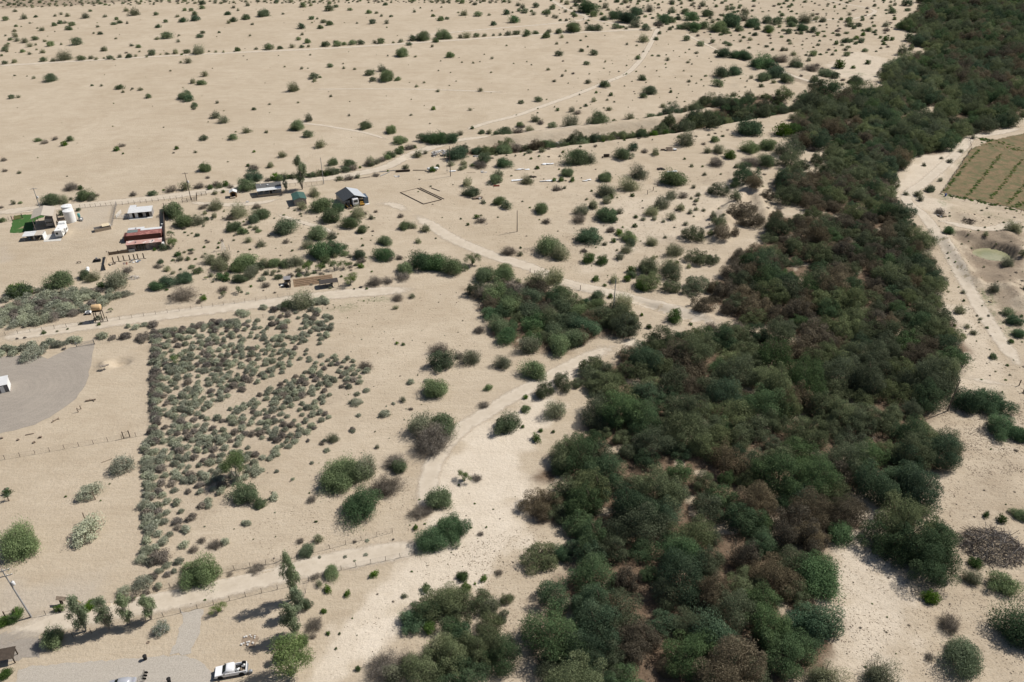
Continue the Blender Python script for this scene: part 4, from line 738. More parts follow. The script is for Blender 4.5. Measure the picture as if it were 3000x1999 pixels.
salt([(0, 1020), (50, 1025), (120, 1010), (225, 992), (232, 1005), (130, 1024), (40, 1042), (0, 1044)], 1.6, 1.1, 1.9, 3.2, .05)
salt([(695, 915), (760, 905), (830, 895), (960, 878), (955, 892), (830, 912), (700, 928)], 1.7, 1.0, 1.9, 3.0, .1)
salt([(560, 1620), (430, 1690), (420, 1740), (470, 1720)], 2.2, .6, 1.4, 2.4, .4)
salt([(700, 1320), (1000, 1200), (1120, 1120), (1060, 1260), (900, 1380), (760, 1480)], 3.6, .5, .8, 1.8, .3)
# ---------------------------------------------------------------- riverside thicket
rs = np.random.RandomState(91)
THICK = []
def brownness(px, py):
    if 2080 < px < 2620 and 540 < py < 930 and py < 930-(px-2500)*.3: return .46
    if py > 960 and px < 1700: return .04
    if py > 1050: return .07
    if px > 2550 and py < 330: return .13
    return .14
MINE = np.array([(d['X'], d['Y'], d['w']) for d in PLANTS])
for zn, sp, wd in [('lower', 4.5, (5.2, 11.5)), ('centre', 4.4, (5.2, 10.0)), ('middle', 4.7, (6, 10.5)), ('canal', 4.0, (5, 8.5)), ('bank', 4.0, (4.5, 7)), ('island', 3.6, (4.5, 7.5)), ('ditch', 3.6, (4.0, 8.0)), ('far', 6.0, (7.0, 12.0))]:
    for p in scatter(rs, FW[zn], sp, .5):
        px, py = PJ(*p)
        if zn != 'far' and np.min(np.hypot(MINE[:, 0]-p[0], MINE[:, 1]-p[1])-MINE[:, 2]*.3) < .4: continue
        n = float(vnoise(np.array([p[0]]), np.array([p[1]]), 16, 51)[0])
        if float(vnoise(np.array([p[0]]), np.array([p[1]]), 11, 61)[0]) > (.88 if zn != 'far' else .93): continue      # small clearings
        b = brownness(px, py); r = rs.rand()
        k = 'B' if r < b+.22*n else ('V' if r > (.60 if zn == 'lower' and py > 1350 else .78)+.12*n else ('G' if r > .52 and py > 1450 else 'T'))
        s = rs.uniform(*wd)*(1 if rs.rand() > .2 else .7)
        THICK.append(dict(X=p[0], Y=p[1], w=s, k=k, px=px, py=py, zone=zn, tall=rs.uniform(.72, 1.25), rz=rs.uniform(0, 6.28), v=rs.randint(5)))
THICK.sort(key=lambda d: -d['py'])
print('plants', len(PLANTS), 'saltbush', len(SALT), 'thicket', len(THICK))

# ---------------------------------------------------------------- labels
ORD = 'first second third fourth fifth sixth seventh eighth ninth tenth eleventh twelfth thirteenth fourteenth fifteenth sixteenth seventeenth eighteenth nineteenth twentieth'.split()
def place(px, py):
    if px > 2600 and py > 380: 
        return 'beside the pond and field' if py < 900 else ('by the lone dark pole' if py < 1450 else 'on sand at lower right')
    if py < 90 and px < 1600: return 'at the far plain edge'
    if px > 1600 and py < 100: return 'by the far track bend'
    if px > 2000 and py < 280: return 'before the far forest'
    if py < 196-.058*px: return 'along the far straight track' if py > 130-.05*px else 'on the far plain'
    trk = np.interp(py, [80, 153, 217, 280, 340, 390], [1928, 1892, 1833, 1680, 1510, 1340])
    if py < 395 and px < trk: return 'left of the diagonal track'
    if px > 1230 and py < 505: return 'beside the canal banks' if py > 340 else 'right of the diagonal track'
    if py < 505+(30 if px < 600 else 0): return 'above the ranch road'
    if px < 520 and py < 880: return 'around the ranch yard'
    if px < 1120 and py < 900: return 'around the green roofed shed'
    if px < 1460 and py < 850: return 'near the timber ground frame'
    if py < 800: return 'before the dense thicket'
    if px < 450: return 'by the gravel yard' if py < 1700 else 'by the lower road'
    if px < 1260 and py < 1330: return 'around the saltbush field'
    if px < 1260: return 'by the lower wire fences'
    if py < 1080: return 'in the wash clump' if px < 1880 else 'at the thicket edge'
    return 'along the white wash'
def ordinals(items, key):
    """items sharing one description get a row (bottom to top) and a place from the left"""
    g = {}
    for d in items: g.setdefault(key(d), []).append(d)
    for k, L in g.items():
        if len(L) == 1: L[0]['label'] = k; continue
        L.sort(key=lambda d: -d['py']); nr = 1 if len(L) <= 14 else int(math.ceil(len(L)/14)); per = int(math.ceil(len(L)/nr))
        for r in range(nr):
            R = sorted(L[r*per:(r+1)*per], key=lambda d: d['px'])
            for i, d in enumerate(R):
                d['label'] = k+(', '+ORD[i]+' from left' if nr == 1 else ', '+ORD[i]+' in '+('nearest row' if r == 0 else ORD[r]+' row up'))
def size_word(w): return 'small' if w < 4 else ('medium' if w < 8 else 'large')
ordinals([d for d in PLANTS if not d['label']], lambda d: f"{size_word(d['w'])} {KINDS[d['k']][4]} {KINDS[d['k']][3]} {place(d['px'], d['py'])}")

# ---------------------------------------------------------------- building the plants
def set_z(items):
    zz = H(np.array([d['X'] for d in items]), np.array([d['Y'] for d in items]))
    for d, z in zip(items, zz): d['z'] = float(z)
set_z(PLANTS); set_z(THICK)
def make_plant(d, group=None, bury=.02):
    shp, lf, nm, noun, colr, cat = KINDS[d['k']]; small = d['w']*ppm(d['py']) < 40; z = d['z']-bury; s = d['w']; ax_ = .84+.34*((d['rz']*7.3) % 1); tx_ = .2*((d['rz']*3.1) % 1)-.1; ty_ = .2*((d['rz']*5.7) % 1)-.1; tx_, ty_ = (tx_*.25, ty_*.25) if d['k'] in 'EP' else (tx_, ty_); sc = (s*ax_, s*(2-ax_)*.98, s*d['tall'])
    P_ = proto(d['k'], d['v'] % (3 if small else 4), small, (not small) and d['w']*ppm(d['py']) > 105 and d['k'] in 'GgTBVoPd')
    if small: o = link(nm, P_[0], None, (d['X'], d['Y'], z), d['rz'], sc); o.rotation_euler = (tx_*.6, ty_*.6, d['rz'])
    else:
        o = empty(nm, (d['X'], d['Y'], z-.012*s), d['rz']); o.scale = sc; o.rotation_euler = (tx_, ty_, d['rz'])
        link('crown' if cat == 'tree' else 'foliage' if shp != 'dead' else 'twigs', P_[0], o); link('trunk' if cat == 'tree' else 'stems', P_[1], o)
    tag(o, d['label'], cat, group); return o
TINY = []
for d in PLANTS:
    if d['wpx'] < 9: TINY.append(d); continue
    make_plant(d, KINDS[d['k']][3]+'s scattered over the desert')
# saltbushes: the 300 that show largest as individuals, the others as one mass
def salt_dict(t):
    px, py = PJ(t[0], t[1]); return dict(X=t[0], Y=t[1], w=t[2], k=t[3], px=px, py=py, tall=rs.uniform(.85, 1.2), rz=rs.uniform(0, 6.28), v=rs.randint(5), label=None)
SD = [salt_dict(t) for t in SALT]; set_z(SD); SD.sort(key=lambda d: -d['w']*ppm(d['py']))
nS = 300-sum(1 for d in PLANTS if d['k'] in 'Ss')
def splace(d): return 'in the fenced saltbush field' if d['px'] > 420 and d['py'] > 925 else ('in the patch below the ranch' if d['py'] < 975 else 'by the gravel yard gate')
ordinals(SD[:nS], lambda d: f"{'pale' if d['k'] == 'S' else 'dry brown'} saltbush {splace(d)}")
for d in SD[:nS]: make_plant(d, 'saltbushes of the fenced field')
# thicket: the 300 that show largest, the rest as one wood
ZW = {'lower': 'in the lower thicket', 'centre': 'in the central thicket', 'middle': 'in the upper thicket', 'canal': 'in the canal', 'bank': 'on the canal bank', 'island': 'in the clump by the wash', 'ditch': 'in the canal ditch', 'far': 'in the far forest'}
THICK.sort(key=lambda d: -d['w']*ppm(d['py'])); nT = 300-sum(1 for d in PLANTS if d['k'] in 'TBV')
ordinals(THICK[:nT], lambda d: f"{KINDS[d['k']][4]} {KINDS[d['k']][3].replace(' tree', '')} {ZW[d['zone']]}")
for d in THICK[:nT]: make_plant(d, 'trees of the riverside thicket')
def mass(name, items, label, small):
    """one object: a point cloud mesh whose points carry plant meshes"""
    keys = sorted({(d['k'], d['v'] % (3 if small else 4)) for d in items})
    me = bpy.data.meshes.new(name); set_z(items); me.from_pydata([(d['X'], d['Y'], d['z']-.02) for d in items], [], [])
    for nm, ty, vals in (('rot', 'FLOAT_VECTOR', [(0, 0, d['rz']) for d in items]), ('scl', 'FLOAT_VECTOR', [(d['w'], d['w'], d['w']*d['tall']) for d in items])):
        a = me.attributes.new(nm, ty, 'POINT'); a.data.foreach_set('vector', np.array(vals, np.float32).ravel())
    a = me.attributes.new('var', 'INT', 'POINT'); a.data.foreach_set('value', [keys.index((d['k'], d['v'] % (3 if small else 4))) for d in items])
    o = link(name, me); tag(o, label, kind='stuff')
    ng = bpy.data.node_groups.new(name, 'GeometryNodeTree'); ng.interface.new_socket('Geometry', in_out='INPUT', socket_type='NodeSocketGeometry'); ng.interface.new_socket('Geometry', in_out='OUTPUT', socket_type='NodeSocketGeometry')
    N = ng.nodes; L = ng.links; gi = N.new('NodeGroupInput'); go = N.new('NodeGroupOutput'); jn = N.new('GeometryNodeJoinGeometry')
    def attr(nm, ty):
        n = N.new('GeometryNodeInputNamedAttribute'); n.data_type = ty; n.inputs[0].default_value = nm; return n.outputs[0]
    rot, scl, var = attr('rot', 'FLOAT_VECTOR'), attr('scl', 'FLOAT_VECTOR'), attr('var', 'INT')
    users = {}
    for ob in bpy.data.objects:
        if ob.type == 'MESH': users.setdefault(ob.data.name, ob)
    for i, (k, v) in enumerate(keys):
        src = users.get(proto(k, v, small)[0].name)
        if src is None: print('no source', k, v); continue
        oi = N.new('GeometryNodeObjectInfo'); oi.transform_space = 'ORIGINAL'; oi.inputs[0].default_value = src
        eq = N.new('FunctionNodeCompare'); eq.data_type = 'INT'; eq.operation = 'EQUAL'; L.new(var, eq.inputs[2]); eq.inputs[3].default_value = i
        ip = N.new('GeometryNodeInstanceOnPoints'); L.new(gi.outputs[0], ip.inputs['Points']); L.new(eq.outputs[0], ip.inputs['Selection']); L.new(oi.outputs['Geometry'], ip.inputs['Instance'])
        er = N.new('FunctionNodeEulerToRotation'); L.new(rot, er.inputs[0]); L.new(er.outputs[0], ip.inputs['Rotation']); L.new(scl, ip.inputs['Scale']); L.new(ip.outputs[0], jn.inputs[0])
    L.new(jn.outputs[0], go.inputs[0]); md = o.modifiers.new('plants', 'NODES'); md.node_group = ng; return o
mass('tamarisk_forest', THICK[nT:], 'dense olive and brown tamarisk forest stretching into the distance', False)
mass('saltbush_cover', SD[nS:], 'mass of smaller saltbushes between the larger ones', True)
# tiny scrub specks over the plain and flats
rs = np.random.RandomState(17)
for pts, sp, kk, wr, pr in [([(0, 30), (1600, 20), (1900, 90), (1850, 200), (1300, 390), (950, 440), (0, 560)], 21.0, 'ooob', (.4, 1.2), .8), ([(1900, 100), (2300, 250), (2300, 290), (1700, 330), (1500, 345)], 8.0, 'ooogb', (.6, 1.7), .8), ([(1600, -40), (2650, -40), (2600, 150), (2300, 170), (2000, 100), (1600, 60)], 7.0, 'ogggd', (1.2, 4.5), .7),
                            ([(-100, -60), (1700, -60), (1500, 10), (600, 12), (0, 25)], 4.5, 'oooogd', (1.2, 4.2), .95), ([(1200, 530), (1700, 450), (2000, 560), (2000, 760), (1700, 830), (1300, 700)], 6.5, 'bood', (.4, 1.3), .6), ([(950, 900), (1350, 850), (1400, 1050), (1200, 1300), (1000, 1260)], 4.0, 'bSod', (.25, .6), .7),
                            ([(650, 1400), (1250, 1280), (1200, 1500), (800, 1600), (560, 1650)], 4.0, 'bSod', (.25, .6), .6), ([(1250, 1400), (1550, 1450), (1500, 1700), (1000, 1990), (950, 1900)], 3.0, 'bbd', (.25, .7), .6), ([(2750, 620), (3000, 600), (3000, 1350), (2900, 1330), (2750, 900)], 3.2, 'bbood', (.4, 1.3), .7),
                            ([(2470, 1480), (2700, 1400), (3000, 1380), (3000, 1999), (2460, 1999)], 3.2, 'bdd', (.25, .7), .6), ([(470, 620), (1100, 600), (1100, 850), (480, 870)], 3.6, 'oodb', (.5, 1.5), .6), ([(470, 770), (560, 730), (700, 760), (900, 760), (1000, 720), (1060, 780), (1000, 800), (800, 815), (640, 830), (560, 810), (440, 860)], 2.2, 'ogodb', (1.2, 3.2), .5), ([(520, 640), (700, 610), (760, 680), (620, 700), (540, 690)], 2.6, 'ogod', (1, 2.6), .45), ([(0, 590), (600, 545), (1000, 500), (1000, 512), (600, 560), (0, 600)], 3.2, 'oddb', (.8, 2.2), .6), ([(2000, 520), (2250, 480), (2250, 640), (1950, 780), (1850, 760)], 5.5, 'ood', (.8, 2.4), .6), ([(1300, 440), (2000, 400), (2300, 350), (2300, 380), (1600, 470), (1300, 480)], 4.0, 'bood', (.6, 2.2), .7),
                            ([(820, 920), (1120, 868), (1130, 880), (980, 905), (840, 925)], 1.6, 'bb', (.3, .7), .9), ([(780, 1640), (1080, 1580), (1080, 1640), (780, 1700)], 2.2, 'dSb', (.4, 1.2), .6), ([(430, 1800), (860, 1700), (860, 1720), (430, 1780)], 2.5, 'dob', (.3, .8), .5), ([(150, 1790), (480, 1720), (480, 1740), (150, 1800)], 1.8, 'obd', (.4, 1.0), .7)]:
    for p in scatter(rs, W(pts), sp):
        if rs.rand() > pr: continue
        px, py = PJ(*p); TINY.append(dict(X=p[0], Y=p[1], w=rs.uniform(*wr), k=kk[rs.randint(len(kk))], px=px, py=py, tall=rs.uniform(.7, 1.1), rz=rs.uniform(0, 6.28), v=rs.randint(5)))
mass('scrub_cover', [d for d in TINY if d['w'] > .2 and d['k'] != 'T'], 'tiny scattered scrub plants dotted over the sand', True)

# ---------------------------------------------------------------- loose twigs and clods lying on the bare sand
def litter(name, areas, label, mat):
    rs_ = np.random.RandomState(23); V = []; F = []; n0 = 0
    for pts, n, lr in areas:
        P_ = W(pts); lo, hi = P_.min(0), P_.max(0); C = rs_.uniform(lo, hi, (n*3, 2)); C = C[poly_sd(C[:, 0], C[:, 1], P_) > 0]
        C = C[vnoise(C[:, 0], C[:, 1], 5, 71)+.5*vnoise(C[:, 0], C[:, 1], 1.6, 72) > rs_.uniform(-1, .6, len(C))][:n]; z = H(C[:, 0], C[:, 1]); m = len(C)
        a = rs_.uniform(0, 6.28, m); l = rs_.uniform(*lr, m)*rs_.choice([.5, 1, 1.6], m); w_ = rs_.uniform(.03, .08, m); hh = rs_.uniform(.04, .12, m); dx = np.cos(a)*l/2; dy = np.sin(a)*l/2; nx = -np.sin(a)*w_; ny = np.cos(a)*w_
        q = np.stack([np.stack([C[:, 0]-dx+nx, C[:, 1]-dy+ny, z], -1), np.stack([C[:, 0]-dx-nx, C[:, 1]-dy-ny, z], -1), np.stack([C[:, 0]-dx, C[:, 1]-dy, z+hh], -1), np.stack([C[:, 0]+dx+nx, C[:, 1]+dy+ny, z], -1), np.stack([C[:, 0]+dx-nx, C[:, 1]+dy-ny, z], -1), np.stack([C[:, 0]+dx, C[:, 1]+dy, z+hh*.7], -1)], 1).reshape(-1, 3)
        b = n0+np.arange(m)[:, None]*6; F.append(np.concatenate([b+np.array([[0, 3, 5, 2]]), b+np.array([[1, 2, 5, 4]])], 0)); V.append(q); n0 += m*6
    tag(link(name, np_mesh(name, np.vstack(V), np.vstack(F), [mat])), label, kind='stuff')
litter('twig_litter', [([(2450, 1480), (2700, 1400), (2850, 1380), (3000, 1350), (3000, 1999), (2440, 1999)], 2600, (0.11, 0.30)), ([(2700, 1170), (3000, 1180), (3000, 1380), (2850, 1400), (2760, 1260)], 2400, (0.14, 0.35)), ([(1240, 1640), (1640, 1500), (1660, 1999), (1300, 1999)], 1500, (0.11, 0.30)), ([(900, 1900), (1250, 1620), (1560, 1420), (1540, 1650), (1200, 1990)], 400, (0.08, 0.20)),
    ([(2650, 600), (2800, 620), (3000, 640), (3000, 1180), (2840, 1100), (2720, 880)], 2600, (0.17, 0.45)), ([(1700, 560), (2250, 480), (2130, 720), (1850, 860), (1600, 820)], 2600, (0.17, 0.50)), ([(1200, 540), (1700, 470), (1760, 640), (1600, 800), (1300, 700)], 900, (0.17, 0.40)), ([(700, 1560), (1250, 1300), (1250, 1560), (1000, 1650), (760, 1690)], 900, (0.08, 0.23)), ([(950, 900), (1350, 860), (1420, 1060), (1200, 1290), (1020, 1240)], 900, (0.08, 0.23)),
    ([(450, 1000), (900, 940), (1090, 1110), (800, 1330), (430, 1640)], 1500, (0.08, 0.25)), ([(480, 640), (1150, 620), (1150, 840), (500, 880)], 900, (0.14, 0.35)), ([(2000, 100), (2600, 60), (2560, 230), (2400, 240)], 900, (0.28, 0.75))], 'loose dark twigs and clods scattered over the sand', plain('litter_brown', (.22, .175, .13), .95, 0, .4, 3))
# ================================================================ things people built
WHITE = plain('white_paint', (.72, .72, .70), .5, 0, .08, .8); WHITEM = corrugated('white_metal_roof', (.74, .74, .73), 3.2, 0, .4, .1); TANR = corrugated('tan_metal_roof', (.52, .46, .38), 2.2, 1, .5, .1)
TANW = plain('tan_wall', (.47, .41, .34), .7, 0, .1, .6); GREYW = corrugated('grey_metal_wall', (.36, .35, .34), 2.4, 0, .5, .2); DARKR = corrugated('dark_metal_roof', (.085, .09, .095), 2.0, 1, .45, .3)
SILVER = corrugated('silver_metal_roof', (.62, .65, .68), 2.0, 1, .35, .35); GREENR = corrugated('green_metal_roof', (.06, .125, .105), 2.4, 1, .5, .1); REDR = corrugated('red_metal_roof', (.30, .125, .105), 3.0, 0, .5, .1, (.42, .19, .16), .7)
PINKR = corrugated('faded_red_roof', (.58, .34, .29), 3.0, 0, .5, .1, (.66, .55, .5), .6); BRNW = corrugated('brown_metal_wall', (.20, .14, .125), 3.0, 0, .6, .1, (.30, .25, .23), .5); MAROON = corrugated('maroon_container', (.15, .06, .05), 3.0, 0, .6, .1)
GREYR = corrugated('grey_shingle_roof', (.13, .13, .128), 2.5, 0, .8, 0); WOOD = plain('weathered_wood', (.20, .155, .115), .9, 0, .35, 3); WOODD = plain('dark_wood', (.075, .058, .045), .9, 0, .35, 3); WOODL = plain('light_wood', (.40, .33, .25), .85, 0, .25, 3)
RAIL = plain('red_paint', (.42, .13, .09), .6); STEEL = plain('grey_steel', (.30, .31, .32), .45, .5, .15, 3); DARK = plain('dark_interior', (.018, .018, .02), .9); BLACK = plain('black_rubber', (.022, .022, .022), .8, 0, .2, 5)
GLASS, _nt, _p = nodes('dark_glass'); _p.inputs['Base Color'].default_value = (.02, .028, .03, 1); _p.inputs['Roughness'].default_value = .12; _p.inputs['Specular IOR Level'].default_value = .5
CAR, _nt, _p = nodes('white_car_paint'); _p.inputs['Base Color'].default_value = (.78, .78, .79, 1); _p.inputs['Roughness'].default_value = .3; _p.inputs['Coat Weight'].default_value = .4
SILV, _nt, _p = nodes('silver_car_paint'); _p.inputs['Base Color'].default_value = (.42, .43, .46, 1); _p.inputs['Roughness'].default_value = .35; _p.inputs['Metallic'].default_value = .3
YEL = plain('yellow_paint', (.38, .22, .05), .6, 0, .25, 3); CREAM = plain('cream_paint', (.62, .52, .36), .6); BLUE = plain('blue_grey_metal', (.13, .17, .22), .5, .2, .2, 2); BLUEB = plain('blue_plastic', (.03, .10, .35), .5); TEAL = plain('teal_paint', (.10, .30, .28), .5)
TANT = plain('tan_tank', (.58, .40, .22), .6, 0, .12, 1); RUBBLE = plain('rubble_concrete', (.52, .49, .45), .9, 0, .3, 4); BURNT = plain('burnt_black', (.02, .02, .02), .95, 0, .4, 5); POLE = plain('pole_wood', (.115, .095, .078), .9, 0, .3, 4); POLEG = plain('pole_grey', (.30, .30, .30), .8, 0, .2, 4)
WIRE = plain('fence_wire', (.14, .12, .105), .7); POSTM = plain('post_metal', (.10, .085, .075), .7); STONE = plain('white_stone', (.55, .53, .50), .9, 0, .25, 3); CLOTHW = plain('white_sheet_metal', (.74, .75, .76), .5, .0, .12, 1.5); CACT = plain('cactus_green', (.10, .13, .075), .8, 0, .25, 4)

def frame(name, A, B, label, cat, group=None, rz=None):
    a = GT(*A); b = GT(*B); e = empty(name, a, math.atan2(b[1]-a[1], b[0]-a[0]) if rz is None else math.radians(rz)); tag(e, label, cat, group)
    return e, float(np.hypot(b[0]-a[0], b[1]-a[1]))
def at(name, A, label, cat, rz=0.0, group=None):
    e = empty(name, GT(*A), math.radians(rz)); tag(e, label, cat, group); return e
B = MB
def post(e, x, y, h, r=.06, mat=WOOD, name='post', z0=-.1): return B().box(x-r, x+r, y-r, y+r, z0, h).build(name, mat, e)

# --- tan gable cover, open on the left, with a camper parked under it
e, w = frame('gable_cover', (103.9, 675), (164.6, 665), 'tall tan gable roofed cover sheltering a parked camper', 'carport', rz=21)
w = 6.8; d = 9.2; eh = 4.6; rh = 5.6; o = .25
B().slab((-o, -o, eh), (w/2, -o, rh), (w/2, d, rh), (-o, d, eh), .1).build('roof_panel', TANR, e); B().slab((w/2+.004, -o, rh), (w+o, -o, eh), (w+o, d, eh), (w/2+.004, d, rh), .1).build('roof_panel', TANR, e)
B().box(w-.08, w, 0, d-.2, -.1, eh-.12).build('side_wall', TANW, e)
for y in (.1, d/2, d-.35): post(e, .1, y, eh-.15, .09, TANW)
B().add([(w-1.3, .02, eh-.15), (w/2, .02, rh-.15), (w-.1, .02, eh-.15), (w-1.3, .1, eh-.15), (w/2, .1, rh-.15), (w-.1, .1, eh-.15)], [(0, 1, 2), (5, 4, 3), (0, 3, 4, 1), (1, 4, 5, 2), (2, 5, 3, 0)]).build('gable_panel', TANW, e)
B().tube((w-.1, -.05, 0), (w-.02, -.05, eh-.2), .12, n=6).build('corner_post', TANW, e)
e2 = empty('parked_camper', e.matrix_basis @ Vector((0, 0, 0)), e.rotation_euler.z); e2.location = Vector(e.location)+Vector((math.cos(e.rotation_euler.z)*3.7-math.sin(e.rotation_euler.z)*1.0, math.sin(e.rotation_euler.z)*3.7+math.cos(e.rotation_euler.z)*1.0, 0)); tag(e2, 'grey boxy camper parked under the tan gable cover', 'camper')
B().hexa([(0, 0, .5), (2.5, 0, .5), (2.5, 6.5, .5), (0, 6.5, .5), (0, .35, 3.2), (2.5, .35, 3.2), (2.5, 6.5, 3.2), (0, 6.5, 3.2)]).build('body', GREYW, e2)
for i in range(3): B().box(.25+i*.7, .8+i*.7, .08, .2, 1.5, 2.05).build('window', GLASS, e2)
B().box(.15, 2.35, -.06, .06, .55, .95).build('bumper', STEEL, e2)
for x in (.05, 2.2): B().lathe([(.36, 0), (.36, .22)], 12, (x, 1.2, .36), 'x').build('wheel', BLACK, e2)
# --- white water tanks
def tank(A, lab, r, h):
    t = at('water_tank', A, lab, 'tank', group='white water tanks by the gable cover')
    B().lathe([(r, -.1), (r, h), (r*.97, h+.06)], 40).build('body', WHITE, t); B().lathe([(r*.985, h+.065), (r*.5, h+.28), (.25, h+.36)], 40).build('roof', WHITE, t); B().lathe([(.3, h+.30), (.3, h+.45)], 12, (r*.35, 0, 0)).build('hatch', WHITE, t)
    B().tube((r*.9, -r*.55, .3), (r*1.15, -r*.7, .3), .06).build('outlet_pipe', STEEL, t)
tank((209, 649), 'nearer white cylindrical water tank beside the gable cover', 1.9, 4.35); tank((205, 638), 'farther white water tank standing behind the nearer one', 1.85, 4.75)
t = at('pump_unit', (236, 648), 'green and white pressure pump beside the white water tank', 'pump')
B().lathe([(.1, 0), (.45, .15), (.5, .6), (.5, 1.3), (.42, 1.6), (.1, 1.75)], 14, (-.7, 1.2, .9)).build('pressure_tank', TEAL, t, True); B().lathe([(.1, 0), (.38, .1), (.38, .8), (.1, .95)], 12, (.2, .2, .1)).build('filter_drum', WHITE, t, True)
B().box(-.9, .5, .4, 1.4, 0, .9).build('stand', STEEL, t); B().box(.3, .9, -.4, .1, .1, .7).build('motor', STEEL, t); B().tube((-.7, .3, .5), (.8, -.2, .5), .07).build('pipe', WHITE, t)
# --- white fifth-wheel travel trailer
t = at('travel_trailer', (165.5, 699.5), 'white travel trailer with slide-out parked below the gable cover', 'trailer', 13)
B().box(0, 2.45, 0, 7.2, .7, 2.95).build('body', WHITE, t); B().hexa([(.05, 5.6, 2.953), (2.4, 5.6, 2.953), (2.4, 7.9, 2.953), (.05, 7.9, 2.953), (.1, 5.9, 3.45), (2.35, 5.9, 3.45), (2.35, 7.6, 3.45), (.1, 7.6, 3.45)]).build('front_cap', WHITE, t)
B().box(2.45, 3.1, 2.6, 5.2, .9, 2.6).build('slide_out', WHITE, t)
for x0, x1, y0, y1, z0, z1 in ((.3, 1.1, -.03, .02, 1.5, 2.3), (2.44, 2.48, .7, 1.5, 1.6, 2.3), (3.08, 3.13, 3.0, 4.6, 1.6, 2.2)): B().box(x0, x1, y0, y1, z0, z1).build('window', GLASS, t)
for y in (2.0, 5.6): B().box(.9, 1.5, y, y+.7, 2.94, 3.12).build('roof_vent', WHITE, t)
for x in (.1, 2.15):
    for y in (2.7, 3.6): B().lathe([(.36, 0), (.36, .22)], 12, (x, y, .36), 'x').build('wheel', BLACK, t)
B().box(.9, 1.5, 7.2, 8.6, .5, .75).build('hitch', BLACK, t); B().box(0, 2.45, -.12, 0, .55, .75).build('bumper', STEEL, t)
# --- flat lean-to
t, w = frame('flat_roof_shelter', (71, 707), (128.5, 702.5), 'low open shelter with white flat roof beside the concrete pad', 'shelter')
w = 6.5; B().slab((-.2, -.2, 1.85), (w, -.2, 1.95), (w, 3.4, 2.25), (-.2, 3.4, 2.15), .08).build('roof', WHITEM, t, label='white metal roof'); B().slab((3.9, -.22, 1.995), (w+.02, -.22, 1.995), (w+.02, 3.42, 2.3), (3.9, 3.42, 2.275), .03).build('roof_panel', TANW, t)
for x in (0, .35, 3.4, 6.3):
    for y in (0, 3.1): post(t, x, y, 1.75, .05, STEEL)
B().box(3.3, 3.7, 0, 3.0, -.1, 1.78).build('partition', GREYW, t); B().box(0, 6.3, 3.15, 3.2, -.1, 1.95).build('back_wall', GREYW, t); B().box(6.55, 6.7, -.2, 3.2, -.1, 1.9).build('end_wall', WHITE, t); B().box(1.2, 2.0, .8, 1.5, 0, .8).build('workbench', BLUE, t)
# --- covered pen with a chain-link run
t, w = frame('low_pen', (279, 682), (328, 672), 'low brown walled pen with a cream half roof', 'pen')
w = 5.6; B().box(0, w, 0, .12, -.1, 1.1).build('front_wall', WOODL, t); B().box(0, w, 2.3, 2.4, -.1, 1.1).build('back_wall', GREYW, t); B().box(-.05, .05, .13, 2.29, -.1, 1.1).build('side_wall', GREYW, t); B().box(w-.12, w, .13, 2.29, -.1, 1.5).build('side_wall', WHITE, t); B().slab((2.8, .5, 1.45), (w-.2, .5, 1.45), (w-.2, 2.9, 1.6), (2.8, 2.9, 1.6), .06).build('roof', CREAM, t)
def fence(name, pts, label, gap=3.0, h=1.25, r=.035, wires=4, mat=POSTM, group='wire fences', wmat=None, jit=.25, rail=False):
    """posts each a part, wires one part"""
    P = np.array([GT(*p)[:2] for p in pts]); e = empty(name, (P[0][0], P[0][1], h1(*P[0]))); tag(e, label, 'fence', group); z0 = e.location.z
    S = [P[0]]
    for a, b in zip(P[:-1], P[1:]):
        n = max(1, int(round(np.linalg.norm(b-a)/gap))); S += [a+(b-a)*k/n for k in range(1, n+1)]
    me = MB().box(-r, r, -r, r, -.2, h); mm = bpy.data.meshes.new('post'); mm.from_pydata(me.v, [], me.f); mm.materials.append(mat)
    rs_ = np.random.RandomState(len(pts)*7+int(abs(P[0][0]))); zs = H(np.array([s[0] for s in S]), np.array([s[1] for s in S])); wb = MB()
    for s, z in zip(S, zs):
        o_ = link('post', mm, e, (s[0]-P[0][0], s[1]-P[0][1], z-z0)); o_.rotation_euler = (rs_.uniform(-.05, .05), rs_.uniform(-.05, .05), 0)
    for (s, z), (q, zq) in zip(zip(S[:-1], zs[:-1]), zip(S[1:], zs[1:])):
        for k in range(wires):
            hh = h*(.25+.72*k/max(1, wires-1)); wb.tube((s[0]-P[0][0], s[1]-P[0][1], z-z0+hh), (q[0]-P[0][0], q[1]-P[0][1], zq-z0+hh), .05 if rail else .012, n=4 if rail else 3, cap=False)
    wb.build('rail' if rail else 'wire', wmat or (mat if rail else WIRE), e); return e
fence('chain_fence', [(329, 664), (336, 630), (342, 603)], 'grey chain fence from the low pen up to the ranch road', 1.8, 1.8, .05, 12, STEEL)
